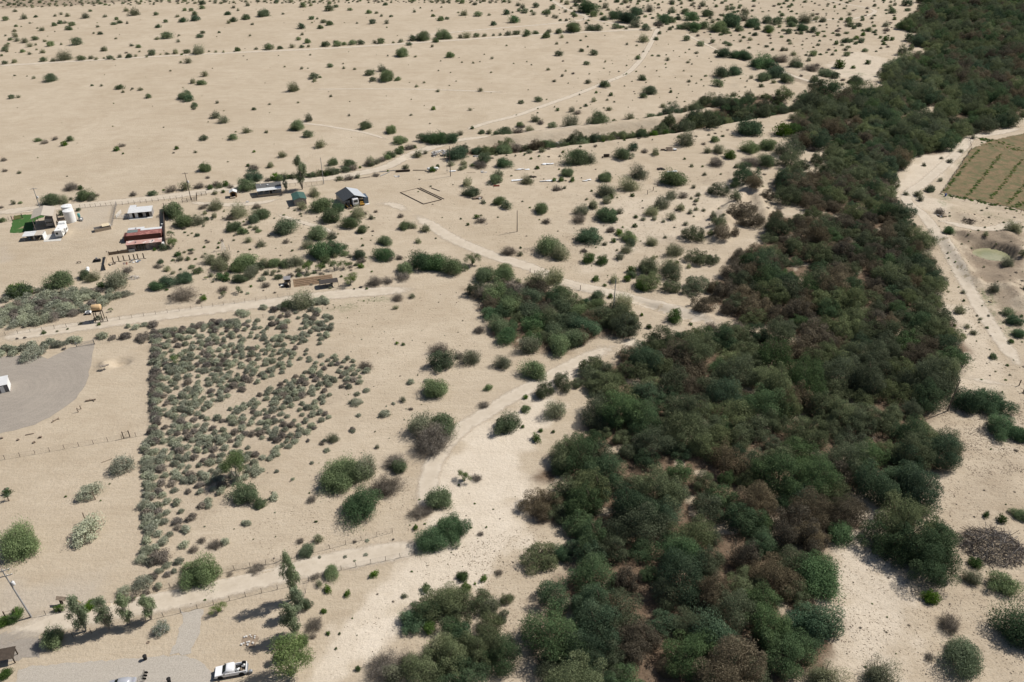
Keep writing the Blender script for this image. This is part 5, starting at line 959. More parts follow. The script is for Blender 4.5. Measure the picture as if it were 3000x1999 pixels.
# --- white roofed stable with open bays
t, w = frame('open_stable', (380, 641), (446.5, 635), 'white roofed stable with three dark open bays', 'stable', rz=14)
w = 8.2; B().slab((-.2, -.5, 2.35), (w+.1, -.5, 2.35), (w+.1, 4.2, 2.8), (-.2, 4.2, 2.8), .08).build('roof', WHITEM, t); B().box(0, w, 3.9, 4.0, -.1, 2.6).build('back_wall', GREYW, t)
for x in (0, 8.1): B().box(x, x+.1, 0, 3.89, -.1, 2.35).build('side_wall', GREYW, t)
for x0, x1 in ((.12, 1.2), (2.1, 3.2), (4.9, 6.0), (7.2, 8.08)): B().box(x0, x1, 0, .08, -.1, 2.3).build('front_panel', GREYW if x0 > 3 else WHITE, t)
for x in (1.8, 4.2, 6.6): B().box(x, x+.06, .1, 3.88, -.1, 2.3).build('divider', WOODD, t)
B().box(0, w, -1.5, -.1, -.1, .08).build('apron', CONC, t); B().slab((-.1, 4.3, 2.6), (2.3, 4.3, 2.6), (2.3, 6.0, 2.9), (-.1, 6.0, 2.9), .06).build('lean_to_roof', WHITEM, t)
for y in (4.3, 5.9): post(t, 0, y, 2.6, .05, STEEL); post(t, 2.2, y, 2.6, .05, STEEL)
# corral panels left of the stable
t = fence('corral_panel', [(356, 626), (342, 640), (378, 641)], 'white pipe corral panels left of the open stable', 2.0, 1.5, .05, 4, WHITE, 'corral panels', None, .2, True)
# --- red containers with roofs
t, w = frame('storage_barn', (375, 738), (476, 729), 'near storage barn with faded pink roof and rusty corrugated front', 'barn', rz=14.5)
w = 11.3; B().slab((-.2, -.2, 2.6), (w+.2, -.2, 2.6), (w+.2, 2.6, 2.85), (-.2, 2.6, 2.85), .08).build('roof', PINKR, t); B().box(0, w, 2.3, 2.4, -.1, 2.65).build('back_wall', MAROON, t)
for x in (0, w-.08): B().box(x, x+.08, 0, 2.29, -.1, 2.5).build('side_wall', BRNW, t)
B().box(.09, 2.9, 0, .06, -.1, 2.5).build('front_panel', BRNW, t); B().box(6.2, w-.09, 0, .06, -.1, 2.5).build('front_panel', BRNW, t); B().box(2.9, 6.2, .9, .96, -.1, 2.5).build('inner_wall', WOODD, t)
for i in range(9): B().tube((3.1+i*.35, -.35, 0), (3.2+i*.35, .1, 1.6+.5*((i*37) % 5)/5), .05, n=5).build('leaning_timber', (WOOD, WOODL, STEEL)[i % 3], t)
for i in range(5): B().tube((7.0+i*.32, -.5, 0), (6.7+i*.33, .02, 1.7), .05, n=5).build('leaning_timber', STEEL, t)
B().box(.5, 2.4, -.9, -.2, 0, .9).build('metal_bench', STEEL, t); B().slab((-.6, .2, 0), (-.05, 0, 1.4), (-.05, 1.4, 1.4), (-.6, 1.6, 0), .05).build('leaning_sheet', WHITE, t)
for x in (3.1, 8.6): B().lathe([(.16, 2.70), (.16, 2.98), (.24, 3.0), (.24, 3.1)], 10, (x, .9, 0)).build('roof_vent', STEEL, t)
B().box(w+.02, w+.7, .3, 1.8, 0, 1.6).build('white_cabinet', WHITE, t)
t2, _ = frame('storage_barn', (376, 711), (475, 702), 'far storage barn with red corrugated roof and maroon front', 'barn', rz=14.5)
w = 11.3; B().slab((-.15, -.2, 2.55), (w+.2, -.2, 2.55), (w+.2, 4.4, 2.9), (-.15, 4.4, 2.9), .08).build('roof', REDR, t2); B().box(0, w, 0, .08, -.1, 2.5).build('front_wall', MAROON, t2); B().box(0, w, 4.1, 4.2, -.1, 2.75).build('back_wall', MAROON, t2)
for x in (0, w-.08): B().box(x, x+.08, .09, 4.09, -.1, 2.5).build('side_wall', MAROON, t2)
B().slab((-.1, 2.0, 2.76), (3.4, 2.0, 2.76), (3.4, 4.0, 2.92), (-.1, 4.0, 2.92), .03).build('roof_patch', corrugated('grey_green_roof', (.20, .25, .235), 3, 0), t2); B().slab((4.3, 3.0, 2.85), (w+.15, 3.0, 2.85), (w+.15, 4.45, 2.97), (4.3, 4.45, 2.97), .03).build('roof_patch', WHITEM, t2)
B().box(-1.2, -.05, .6, 3.9, -.1, 2.2).build('end_box', MAROON, t2); B().slab((-.1, 4.2, 2.75), (5.4, 4.2, 2.75), (5.4, 6.0, 2.95), (-.1, 6.0, 2.95), .07).build('lean_to_roof', WHITEM, t2)
for x in (.1, 2.7, 5.2): post(t2, x, 5.8, 2.8, .05, STEEL)
B().lathe([(.14, 2.8), (.14, 3.1), (.2, 3.12), (.2, 3.22)], 10, (2.6, 5.0, 0)).build('roof_vent', STEEL, t2)
# --- walls, rails and small things around the barns
def wallthing(name, pts, h, th, mat, label, cat='wall'):
    P = [GT(*p) for p in pts]; e = empty(name, P[0]); tag(e, label, cat)
    for a, b in zip(P[:-1], P[1:]):
        dv = np.array(b[:2])-np.array(a[:2]); n = np.array([-dv[1], dv[0]]); n = n/np.linalg.norm(n)*th/2; q = [np.array(a[:2])+n, np.array(a[:2])-n, np.array(b[:2])-n, np.array(b[:2])+n]
        B().hexa([(x-P[0][0], y-P[0][1], -.2) for x, y in q]+[(x-P[0][0], y-P[0][1], h) for x, y in q]).build('panel', mat, e)
    for p in P: post(e, p[0]-P[0][0], p[1]-P[0][1], h+.35, .09, WOODD)
    return e
wallthing('board_fence', [(320, 748), (348, 744), (378, 740)], 1.1, .12, WOOD, 'low brown board fence left of the storage barns', 'fence'); wallthing('board_fence', [(316, 752), (313, 770), (309, 792)], 1.7, .15, WOODL, 'tall board fence running down from the fence corner', 'fence')
wallthing('long_screen_fence', [(482, 612), (482.5, 640), (483.5, 675), (485.5, 714)], 2.0, .14, WOODD, 'long dark screen fence along the right side of the ranch yard', 'fence')
t = at('meter_box', (478, 667), 'white meter box on the long dark screen fence', 'box'); B().box(-.35, .35, -.3, .3, .5, 1.5).build('cabinet', WHITE, t); post(t, 0, 0, .5, .08)
for i, (x, y) in enumerate([(333, 769), (349, 766), (364, 764), (381, 762), (394, 760), (405, 759), (422, 757)]):
    t = at('timber_post', (x, y), f'dark timber post below the storage barn, {ORD[i]} from left of seven', 'post', group='row of timber posts below the storage barn'); B().box(-.13, .13, -.13, .13, -.3, 1.9).build('shaft', WOODD, t); B().tube((.0, -.2, .08), (.9, -.35, .12), .08, n=6).build('foot_log', WOODD, t)
def junk(name, A, label, cat, n, rad, mats, smin=.15, smax=.6, flat=.5, group=None):
    rs_ = np.random.RandomState(int(A[0]*3+A[1])); e = at(name, A, label, cat, 0, group)
    for i in range(n):
        a, q = rs_.uniform(0, 6.28), rad*math.sqrt(rs_.rand()); s = rs_.uniform(smin, smax, 3); b = MB().box(-s[0], s[0], -s[1], s[1], 0, s[2]*flat); c, s_ = math.cos(a*3), math.sin(a*3); tz = rs_.uniform(-.25, .25)
        b.v = [(x*c-y*s_, x*s_+y*c, z+x*tz) for x, y, z in b.v]; o_ = b.build('piece', mats[i % len(mats)], e); o_.location = (q*math.cos(a), q*math.sin(a)*.8, max(0, (1-q/rad)*rad*.12))
    return e
junk('scrap_heap', (328, 775), 'small scrap heap at the left end of the timber posts', 'scrap', 8, 1.2, [STEEL, WOODD, BLACK], .1, .35); junk('scrap_heap', (368, 772), 'rusty scrap with red can along the timber posts', 'scrap', 9, 1.1, [WOOD, RAIL, STEEL], .1, .3); junk('scrap_heap', (395, 766), 'pale pipes and scrap at the right end of the timber posts', 'scrap', 8, 1.5, [STEEL, WHITE, BLUE], .15, .5)
t = at('parked_mower', (285, 766), 'black ride-on mower left of the tall board fence', 'mower', 20)
B().hexa([(-.9, -.5, .25), (.9, -.5, .25), (.9, .5, .25), (-.9, .5, .25), (-.7, -.4, .8), (.5, -.4, .75), (.5, .4, .75), (-.7, .4, .8)]).build('body', BLACK, t); B().box(-.3, .3, -.3, .3, .8, 1.3).build('seat', STEEL, t); B().box(-1.3, 1.2, -.75, .75, .1, .25).build('deck', BLACK, t)
for x in (-.8, .75):
    for y in (-.65, .5): B().lathe([(.32, 0), (.32, .2)], 12, (x, y, .32), 'y').build('wheel', BLACK, t)
t = at('wooden_bench', (232, 771), 'small dark wooden bench on the sandy ranch yard', 'bench', 5); B().box(-.7, .7, -.2, .2, .4, .48).build('seat', WOODD, t)
for x in (-.6, .55): B().box(x, x+.08, -.18, .18, -.05, .4).build('leg', WOODD, t)
def propane(A, lab, L, r, rz):
    t = at('propane_tank', A, lab, 'tank', rz); B().lathe([(.05, -L/2), (r*.6, -L/2+.1), (r*.9, -L/2+.28), (r, -L/2+.5), (r, L/2-.5), (r*.9, L/2-.28), (r*.6, L/2-.1), (.05, L/2)], 20, (0, 0, r+.35), 'x').build('body', WHITE, t, True)
    for x in (-L*.3, L*.3): B().box(x-.12, x+.12, -r*.7, r*.7, -.05, .5).build('saddle', STEEL, t)
    B().lathe([(.22, r*2+.3), (.22, r*2+.55)], 12, (-L*.1, 0, 0)).build('valve_dome', WHITE, t); return t
propane((259, 797), 'white propane tank lying beside the yard bushes', 3.0, .55, 112); propane((1268, 501), 'long white propane tank by the tall canal-side pole', 5.0, .62, 10)
junk('black_tarp_heap', (84, 842), 'black heap of tarp on the sand above the saltbush patch', 'heap', 6, .7, [BLACK], .2, .5, .8)
t = at('steel_gate', (65, 640), 'rusty red pipe gate at the left end of the lawn', 'gate', 40); 
for z in (.3, .65, 1.0, 1.35): B().tube((-3.2, 0, z), (0, 0, z), .04, n=6).build('rail', RAIL, t)
for x in (-3.3, .15): post(t, x, 0, 1.9, .12, WOODD)
# --- utility poles
def pole(A, h, label, mat=POLE, arms=1, xf=False, lean=(0, 0), rz=20):
    t = at('utility_pole', A, label, 'pole', rz, 'utility poles'); t.rotation_euler = (lean[0], lean[1], math.radians(rz))
    B().tube((0, 0, -.3), (0, 0, h), .17, .10, 10).build('shaft', mat, t)
    for k in range(arms):
        z = h-.5-k*1.3; a = B().box(-1.15, 1.15, -.13, -.03, z, z+.12).build('crossarm', mat, t)
        for x in (-1.05, -.4, .4, 1.05): B().lathe([(.035, 0), (.06, .08), (.03, .2)], 8, (x, -.08, z+.12)).build('insulator', WHITE, a)
    if xf: c = B().lathe([(.24, 0), (.28, .08), (.28, .8), (.2, .9)], 14, (.42, .0, h-4.4)).build('transformer', plain('transformer_grey', (.6, .6, .6), .5), t, True); B().tube((.42, 0, h-3.5), (.42, 0, h-3.25), .06).build('bushing', STEEL, c)
    return t
pole((92, 1808), 13.2, 'leaning grey utility pole with white transformer at lower left', POLEG, 2, True, (0, -.07)); pole((118, 612), 8.6, 'utility pole behind the tan gable cover', POLEG, 1, True); pole((560, 586), 11.4, 'utility pole on the ranch road left of the kiosk', POLE, 1, True); pole((949, 540), 11.4, 'utility pole between the grey roofed house and the barn', POLEG, 0)
pole((1320, 517), 13.2, 'tallest utility pole near the white propane tank', POLE, 0); pole((1515, 679), 8.3, 'bare pole standing on open sand near the timber frame', POLE, 0); pole((1797, 910), 10.9, 'slim grey pole beside the clump and the track', POLEG, 0); pole((2775, 1205), 9.7, 'lone dark leaning pole at the right thicket edge', POLE, 0, False, (.02, .03))
t = at('guy_pole', (1310, 508), 'thin second pole right behind the tallest utility pole', 'pole'); B().tube((0, 0, -.2), (.1, .0, 11.0), .07, .05, 6).build('shaft', POLEG, t); B().box(-.18, .18, -.12, .12, 1.0, 1.5).build('meter', STEEL, t)
# --- houses of the middle compound
t, w = frame('kiosk_shed', (675.7, 580), (695.3, 578.3), 'small brown wooden kiosk with white gable roof', 'shed', rz=16)
w = 2.5; d = 2.3; 
for x in (0, w-.08): B().box(x, x+.08, .09, d, -.1, 2.1).build('side_wall', WOOD, t)
BRN = plain('brown_board', (.30, .18, .09), .85, 0, .25, 3)
B().box(0, .5, 0, .08, -.1, 2.1).build('front_panel', BRN, t); B().box(2.0, w, 0, .08, -.1, 2.1).build('front_panel', BRN, t); B().box(0, w, d-.08, d, -.1, 2.1).build('back_wall', BRN, t); B().prism([(.0, 2.1), (w, 2.1), (w/2, 2.75)], .0, .08).build('gable_panel', BRN, t)
B().slab((-.25, -.3, 2.1), (w/2, -.3, 2.85), (w/2, d+.3, 2.85), (-.25, d+.3, 2.1), .06).build('roof_panel', WHITEM, t); B().slab((w/2+.004, -.3, 2.85), (w+.25, -.3, 2.1), (w+.25, d+.3, 2.1), (w/2+.004, d+.3, 2.85), .06).build('roof_panel', WHITEM, t); B().box(-.1, 1.9, -1.1, -.2, .1, .5).build('porch_bench', WOODL, t); B().box(.5, 2.0, 1.0, 1.1, -.1, 2.0).build('counter', WOODD, t)
t, w = frame('ranch_house', (756.6, 578.3), (826.8, 568.2), 'long ranch house with grey roof and white porch awning', 'house', rz=18)
w = 9.4; B().box(0, w, 2.2, 5.6, -.1, 2.75).build('wall', plain('house_wall', (.42, .40, .37), .8), t); B().slab((-.2, 1.9, 2.95), (w+.2, 1.9, 2.95), (w+.2, 5.9, 3.35), (-.2, 5.9, 3.35), .1).build('roof', GREYR, t); B().slab((-.1, -.3, 2.55), (w+.1, -.3, 2.55), (w+.1, 2.0, 2.90), (-.1, 2.0, 2.90), .06).build('porch_roof', WHITEM, t)
for x in (.05, 2.3, 4.7, 7.0, 9.3): post(t, x, 0, 2.5, .07, WOODL)
B().box(0, w, 0, .06, -.1, .85).build('porch_wall', WOODL, t)
for x in (.8, 3.0, 6.0): wn_o = B().box(x, x+1.4, 2.14, 2.2, 1.0, 2.1).build('window', GLASS, t); B().box(x-.08, x+1.48, 2.15, 2.196, .92, .995).build('sill', WHITE, wn_o)
B().box(4.8, 5.6, 2.15, 2.21, 0, 2.0).build('door', WOODD, t); B().box(4.1, 4.7, 3.2, 3.8, 3.1, 3.55).build('roof_cooler', WHITE, t); B().lathe([(.12, 3.0), (.12, 3.6)], 8, (1.7, 4.2, 0)).build('roof_vent', WHITE, t); B().box(-2.2, -.1, .4, 2.0, -.1, .5).build('deck', WOODL, t)
t, w = frame('green_roofed_shed', (864.3, 603.9), (898.2, 598.6), 'grey shed with dark green gable roof', 'shed', rz=22)
w = 4.6; d = 6.6; B().box(0, w, 0, d, -.1, 2.4).build('wall', plain('shed_wall', (.37, .34, .31), .8), t); B().prism([(0, 2.4), (w, 2.4), (w/2, 3.05)], .0, d).build('gable', MATS['shed_wall'], t)
B().slab((-.3, -.3, 2.42), (w/2, -.3, 3.2), (w/2, d+.3, 3.2), (-.3, d+.3, 2.42), .08).build('roof_panel', GREENR, t); B().slab((w/2+.004, -.3, 3.2), (w+.3, -.3, 2.42), (w+.3, d+.3, 2.42), (w/2+.004, d+.3, 3.2), .08).build('roof_panel', GREENR, t); B().box(-.06, 0, 2.0, 2.9, 0, 1.9).build('door', WOODD, t)
t, w = frame('metal_barn', (1009.4, 608.5), (1072.5, 598.6), 'metal barn with one dark and one silver roof slope', 'barn', rz=30)
w = 8.8; d = 9.3; eh = 2.65; rh = 4.35
B().slab((-.25, -.4, eh), (w/2, -.4, rh), (w/2, d+.2, rh), (-.25, d+.2, eh), .08).build('roof_panel', DARKR, t, label='dark roof slope'); B().slab((w/2+.004, -.4, rh), (w+.25, -.4, eh), (w+.25, d+.2, eh), (w/2+.004, d+.2, rh), .08).build('roof_panel', SILVER, t, label='silver roof slope')
B().box(0, .08, 0, d, -.1, eh-.1).build('side_wall', GREYW, t); B().box(w-.08, w, 0, d, -.1, eh-.1).build('side_wall', GREYW, t); B().box(.09, w-.09, d-.1, d, -.1, eh).build('back_wall', GREYW, t); B().box(.09, 2.4, 0, .08, -.1, eh-.1).build('front_panel', GREYW, t); B().prism([(.5, eh), (w-.5, eh), (w/2, rh-.2)], d-.1, d).build('gable_panel', GREYW, t); B().box(2.4, 2.6, .02, .2, -.1, 3.3).build('door_post', WOODD, t)
ca, sa = math.cos(t.rotation_euler.z), math.sin(t.rotation_euler.z); bl = Vector(t.location)
def inbarn(name, x, y, label, cat, rz=0): 
    q = empty(name, (bl.x+x*ca-y*sa, bl.y+x*sa+y*ca, 0), t.rotation_euler.z+math.radians(rz)); tag(q, label, cat); return q
q = inbarn('semi_truck', 3.2, -1.4, 'white semi truck cab nosing out of the metal barn', 'truck')
B().hexa([(0, 0, .75), (2.4, 0, .75), (2.4, 2.6, .75), (0, 2.6, .75), (.1, .25, 3.0), (2.3, .25, 3.0), (2.3, 2.6, 3.05), (.1, 2.6, 3.05)]).build('cab', CAR, q); B().hexa([(.35, .06, 1.75), (2.05, .06, 1.75), (2.05, .2, 1.75), (.35, .2, 1.75), (.4, .16, 2.65), (2.0, .16, 2.65), (2.0, .4, 2.65), (.4, .4, 2.65)]).build('windscreen', GLASS, q); B().box(.1, 2.3, -.12, 0, .4, .95).build('bumper', STEEL, q)
B().box(.3, 2.1, 2.65, 5.5, .6, 1.1).build('chassis', BLACK, q)
for x in (.1, 2.1):
    for y in (.9, 3.6, 4.7): B().lathe([(.5, 0), (.5, .25)], 14, (x-.05, y, .5), 'x').build('wheel', BLACK, q)
for x in (.25, 1.9): B().box(x, x+.3, -.03, .02, 1.05, 1.3).build('headlight', GLASS, q)
q = inbarn('skid_steer', .6, -1.9, 'yellow and black skid steer loader in front of the barn', 'loader', 10)
B().box(.2, 1.6, .5, 2.3, .3, 1.2).build('body', BLACK, q); B().box(.35, 1.45, .8, 2.0, 1.2, 2.0).build('cab', BLACK, q)
for x in (.08, 1.62): B().hexa([(x, -.3, .5), (x+.12, -.3, .5), (x+.12, 2.3, 1.3), (x, 2.3, 1.3), (x, -.3, .75), (x+.12, -.3, .75), (x+.12, 2.3, 1.6), (x, 2.3, 1.6)]).build('lift_arm', YEL, q); B().hexa([(x-.1, .3, .05), (x+.25, .3, .05), (x+.25, 2.4, .05), (x-.1, 2.4, .05), (x-.1, .1, .5), (x+.25, .1, .5), (x+.25, 2.6, .5), (x-.1, 2.6, .5)]).build('track', BLACK, q)
B().hexa([(0, -1.0, .05), (1.8, -1.0, .05), (1.8, -.3, .05), (0, -.3, .05), (0, -.6, .6), (1.8, -.6, .6), (1.8, -.3, .7), (0, -.3, .7)]).build('bucket', WOODD, q)
q = inbarn('backhoe', 6.0, -1.2, 'tan and brown backhoe beside the white semi truck', 'loader', -8)
B().box(.2, 1.4, .2, 2.6, .4, 1.2).build('body', YEL, q); B().box(.1, 1.5, .9, 2.2, 2.25, 2.35).build('canopy', CREAM, q)
for x in (.15, 1.4):
    for y in (.95, 2.1): B().tube((x, y, 1.2), (x, y, 2.25), .05, n=5).build('canopy_post', BLACK, q)
B().box(-.1, 1.7, -.7, .15, .3, .75).build('bucket', YEL, q)
for x in (-.05, 1.35): B().lathe([(.55, 0), (.55, .35)], 14, (x, 1.9, .55), 'x').build('wheel', BLACK, q); B().lathe([(.4, 0), (.4, .3)], 14, (x, .5, .4), 'x').build('wheel', BLACK, q)
q = inbarn('blue_container', 7.9, -.5, 'blue grey metal container at the right corner of the barn', 'container', -6); B().box(0, 1.8, 0, 4.5, .1, 2.55).build('body', corrugated('blue_container_steel', (.11, .15, .20), 3, 0), q); B().box(-.02, 1.82, -.06, -.005, .1, 2.5).build('door', BLUE, q); B().box(.2, 1.9, -1.1, -.2, 0, .12).build('door_sill', WHITE, q)
# --- timber ground frame
t = at('timber_ground_frame', (1173, 565), 'rectangular dark timber frame lying on the sand', 'frame'); o_ = t.location
C4 = [GT(*p)-np.array(o_) for p in ((1173, 565), (1241, 599), (1294, 586), (1223.5, 552.5))]
for i, (a, b) in enumerate(((0, 1), (1, 2), (3, 2), (0, 3))):
    B().tube(C4[a]+(0, 0, .12), C4[b]+(0, 0, .12), .17 if i != 3 else .07, n=6).build('timber', WOODD if i != 3 else WOOD, t)
B().tube(C4[3]+(.9, .5, .12), C4[2]+(.9, .6, .12), .14, n=6).build('timber', WOODD, t)
def log(name, A, Bp, r, mat, label, cat='log', fork=False, group=None):
    a, b = GT(*A), GT(*Bp); e = empty(name, a); tag(e, label, cat, group); dv = b-a; B().tube((0, 0, r), (dv[0], dv[1], dv[2]+r), r, r*.75, 8).build('trunk', mat, e)
    if fork:
        n = np.array([-dv[1], dv[0], 0]); n = n/np.linalg.norm(n); L_ = np.linalg.norm(dv)
        for k, f in ((.3, .35), (.75, -.3)): B().tube(dv*k+(0, 0, r), dv*(k+.12)+n*L_*f+(0, 0, r*.6), r*.6, r*.3, 6).build('branch', mat, e)
    return e
log('timber_beam', (1264, 552), (1289, 561), .14, WOODD, 'single dark beam beside the timber ground frame', 'beam'); log('fallen_log', (251, 1177), (281, 1172), .22, WOOD, 'thick grey log beside the gravel yard', fork=True); log('fallen_log', (152, 1239), (173, 1226), .15, WOOD, 'forked dead branch at the gravel edge', fork=True); log('fallen_log', (75, 1276), (100, 1271), .12, WOOD, 'thin log near the lower gravel edge')
log('fallen_log', (298, 1356), (328, 1345), .11, WOODL, 'pale pole lying right of the wire fence corner'); log('fallen_log', (239, 1432), (281, 1427), .12, WOOD, 'straight log above the middle saltbush mound')
for i, (x, y) in enumerate([(6, 1284), (52, 1290), (100, 1297), (117, 1283)]): junk('tree_stump', (x, y), f'small dark stump on sand below the gravel yard, {ORD[i]} from left', 'stump', 3, .2, [WOOD, WOODD], .12, .3, 1.2, 'stumps below the gravel yard')
# dead snags standing on the sand
for A, h, lab in (((253, 1529), 2.6, 'bare standing snag casting a long shadow'), ((280, 1464), 2.2, 'short snag at the right end of the saltbush mound'), ((230, 1208), 1.3, 'weathered stake near the forked branch'), ((238, 1199), 1.1, 'short stake right of the weathered stake')):
    t = at('dead_snag', A, lab, 'snag'); B().tube((0, 0, -.1), (-.15, .05, h), .14, .08, 7).build('trunk', WOOD, t); B().tube((-.1, .03, h*.8), (.25, .0, h*.95), .06, .03, 5).build('branch', WOOD, t)
t = at('yucca_plant', (27, 1468), 'dark spiky yucca on a short trunk at the left edge', 'plant'); B().tube((0, 0, -.1), (-.2, .2, 1.0), .16, .12, 7).build('trunk', WOOD, t); lb_ = MB(); rs_ = np.random.RandomState(3)
for i in range(46):
    a, el = rs_.uniform(0, 6.28), rs_.uniform(-.3, 1.4); dvec = np.array([math.cos(a)*math.cos(el), math.sin(a)*math.cos(el), math.sin(el)]); lb_.tube(np.array([-.2, .2, 1.05]), np.array([-.2, .2, 1.05])+dvec*rs_.uniform(.8, 1.2), .05, .008, 3)
lb_.build('leaf_rosette', CACT, t)
junk('broken_cactus', (22, 1436), 'fallen broken cactus pieces above the yucca', 'cactus', 5, .8, [CACT, WOODD], .15, .5, .6)
# --- fences
fence('wire_fence', [(-20, 1349), (15, 1346), (440, 1272), (444, 1270)], 'wire fence crossing below the gravel yard', 3.0); fence('wire_fence', [(446, 990), (446, 1100), (445, 1280)], 'wire fence along the left edge of the saltbush field', 2.6); fence('wire_fence', [(0, 1025), (160, 1020), (225, 1017)], 'wire fence left of the gravel yard gate', 3.0); fence('wire_fence', [(278, 1009), (446, 985), (700, 940), (980, 905)], 'wire fence along the top of the saltbush field', 3.4)
fence('wire_fence', [(-20, 988), (300, 945), (316, 942), (560, 907), (780, 878), (850, 868)], 'wire fence along the road above the saltbush field', 3.4); fence('wire_fence', [(-10, 1832), (90, 1810), (180, 1795), (300, 1768), (640, 1680), (870, 1632), (1150, 1560)], 'upper wire fence along the lower dirt road', 3.2); fence('wire_fence', [(215, 1868), (530, 1795), (720, 1748), (905, 1705), (1000, 1670), (1215, 1625)], 'lower wire fence along the lower dirt road', 3.2)
fence('wire_fence', [(10, 647), (42, 643)], 'short wire fence left of the red gate', 1.6, 1.3, .05); fence('wire_fence', [(235, 609), (342, 602), (412, 596), (482, 588), (535, 582)], 'wire fence along the ranch road behind the stable', 2.0, 1.4, .045); fence('wire_fence', [(535, 594), (577, 589), (577, 575), (605, 572)], 'dark pipe corner fence by the ranch road pole', 1.8, 1.6, .07, 3, WOODD, 'wire fences', None, .2, True); fence('wire_fence', [(700, 566), (850, 546), (945, 541)], 'wire fence behind the grey roofed house', 2.2, 1.3, .04)
fence('wire_fence', [(868, 1860), (905, 1700)], 'short wire fence behind the eucalyptus row', 3.0); fence('wire_fence', [(2840, 405), (2845, 440), (2755, 570), (2790, 582), (2900, 605), (2990, 625)], 'wire fence round the corner of the brown field', 4.5, 1.5, .06); fence('wire_fence', [(1897, 570), (1913, 560), (1952, 520)], 'pair of dark posts with wire before the thicket', 6.0, 1.8, .1, 2, WOODD)
fence('wire_fence', [(1553, 800), (1566, 805), (1700, 852)], 'few dark posts beside the broad track', 9.0, 1.6, .08, 2, WOODD); fence('wire_fence', [(2985, 1130), (3010, 1170)], 'dark posts at the right edge by the dirt road', 3.5, 1.8, .09, 2, WOODD)
def gate(A, Bp, h, label, mat=POSTM, bars=5):
    t, w = frame('metal_gate', A, Bp, label, 'gate')
    for x in (0, w): post(t, x, 0, h+.25, .09, mat)
    for k in range(bars): B().tube((.1, 0, .2+(h-.25)*k/(bars-1)), (w-.1, 0, .2+(h-.25)*k/(bars-1)), .03, n=5).build('rail', mat, t)
    B().tube((.1, 0, .2), (w-.1, 0, h), .025, n=5).build('brace', mat, t)
gate((225, 1017), (277, 1009), 1.4, 'wide metal gate at the top of the gravel yard', STEEL, 6); gate((363, 1285), (381, 1281), 1.8, 'narrow dark gate frame in the wire fence below the gravel yard', WOODD, 2); gate((296, 946), (316, 942), 1.5, 'small dark gate right of the tan tank', WOODD, 3); gate((18, 1811), (48, 1803), 1.6, 'old timber gate beside the leaning utility pole', WOOD, 3)
# --- tan tank on a timber stand, white cart
t = at('tank_stand', (293, 944), 'tan tank on a tall dark timber stand by the road fence', 'tank', 12)
for x in (-1.2, .9):
    for y in (.2, 2.0): B().tube((x, y, -.1), (x*.95, y, 3.4), .12, n=6).build('leg', WOODD, t)
B().box(-1.5, 1.2, 0, 2.2, 3.4, 3.5).build('platform', WOODD, t); B().lathe([(.3, -1.3), (.85, -1.25), (.95, -1.1), (.95, 1.1), (.85, 1.25), (.3, 1.3)], 20, (-.15, 1.1, 4.4), 'x').build('tank', TANT, t, True); B().tube((-1.2, .2, .3), (.9, .2, 3.2), .06, n=5).build('brace', WOODD, t); B().tube((.9, .2, .3), (-1.2, .2, 3.2), .06, n=5).build('brace', WOODD, t)
t = at('white_cart', (260, 920), 'small white utility cart left of the tan tank', 'cart', 12); B().hexa([(-.9, -.6, .35), (.9, -.6, .35), (.9, .6, .35), (-.9, .6, .35), (-.8, -.5, .8), (.7, -.5, .8), (.7, .5, .8), (-.8, .5, .8)]).build('body', WHITE, t); B().box(-.3, .5, -.45, .45, .8, 1.0).build('seat', STEEL, t)
for x in (-.65, .6):
    for y in (-.7, .55): B().lathe([(.28, 0), (.28, .16)], 12, (x, y, .28), 'y').build('wheel', BLACK, t)
# --- gravel yard shed
t, w = frame('gravel_yard_shed', (-30, 1160), (26, 1138), 'small shed with white roof at the left edge of the gravel yard', 'shed', rz=25)
w = float(np.linalg.norm(np.array(GT(26, 1138))-np.array(GT(-30, 1160)))); B().box(0, w, 0, 3.6, -.1, 2.3).build('wall', plain('shed_dark_wall', (.17, .165, .165), .7), t); B().slab((-.2, -.2, 2.35), (w+.15, -.2, 2.35), (w+.15, 3.8, 2.75), (-.2, 3.8, 2.75), .08).build('roof', WHITEM, t); B().box(w*.6, w*.6+.9, -.05, -.004, 0, 2.0).build('door', WHITE, t); B().box(w+.0, w+.08, -.1, 3.5, -.1, 2.3).build('corner_trim', WHITE, t)
junk('brush_heap', (306, 1073), 'grey heap of dirt clods beside the dug hole', 'heap', 16, 1.0, [plain('dirt_clod', (.27, .23, .19), .95)], .08, .3, .8)
# --- pickup truck
def wheel(e, x, y, r=.38, wd=.26, side=-1):
    wz = B().lathe([(r*.75, 0), (r, .04), (r, wd-.04), (r*.75, wd)], 20, (x, y if side > 0 else y-wd, r), 'y').build('wheel', BLACK, e); B().lathe([(.22, -.01), (.22, wd+.01)], 14, (x, y if side > 0 else y-wd, r), 'y').build('rim', STEEL, wz)
def extr(profile, y0, y1, inset=0.0, zi=None):
    """side profile (x,z) extruded across; points above zi are drawn in by `inset`"""
    n = len(profile); v = []
    for sgn, yy in ((1, y0), (-1, y1)):
        for x, z in profile: v.append((x, yy+(sgn*inset*max(0, (z-zi))/.5 if zi is not None else 0), z))
    return MB().add(v, [tuple(range(n)), tuple(range(2*n-1, n-1, -1))]+[(i, n+i, n+(i+1) % n, (i+1) % n) for i in range(n)])
t, w = frame('pickup_truck', (630, 1994), (722, 1975), 'white pickup truck with scrap in its open bed', 'truck', rz=12)
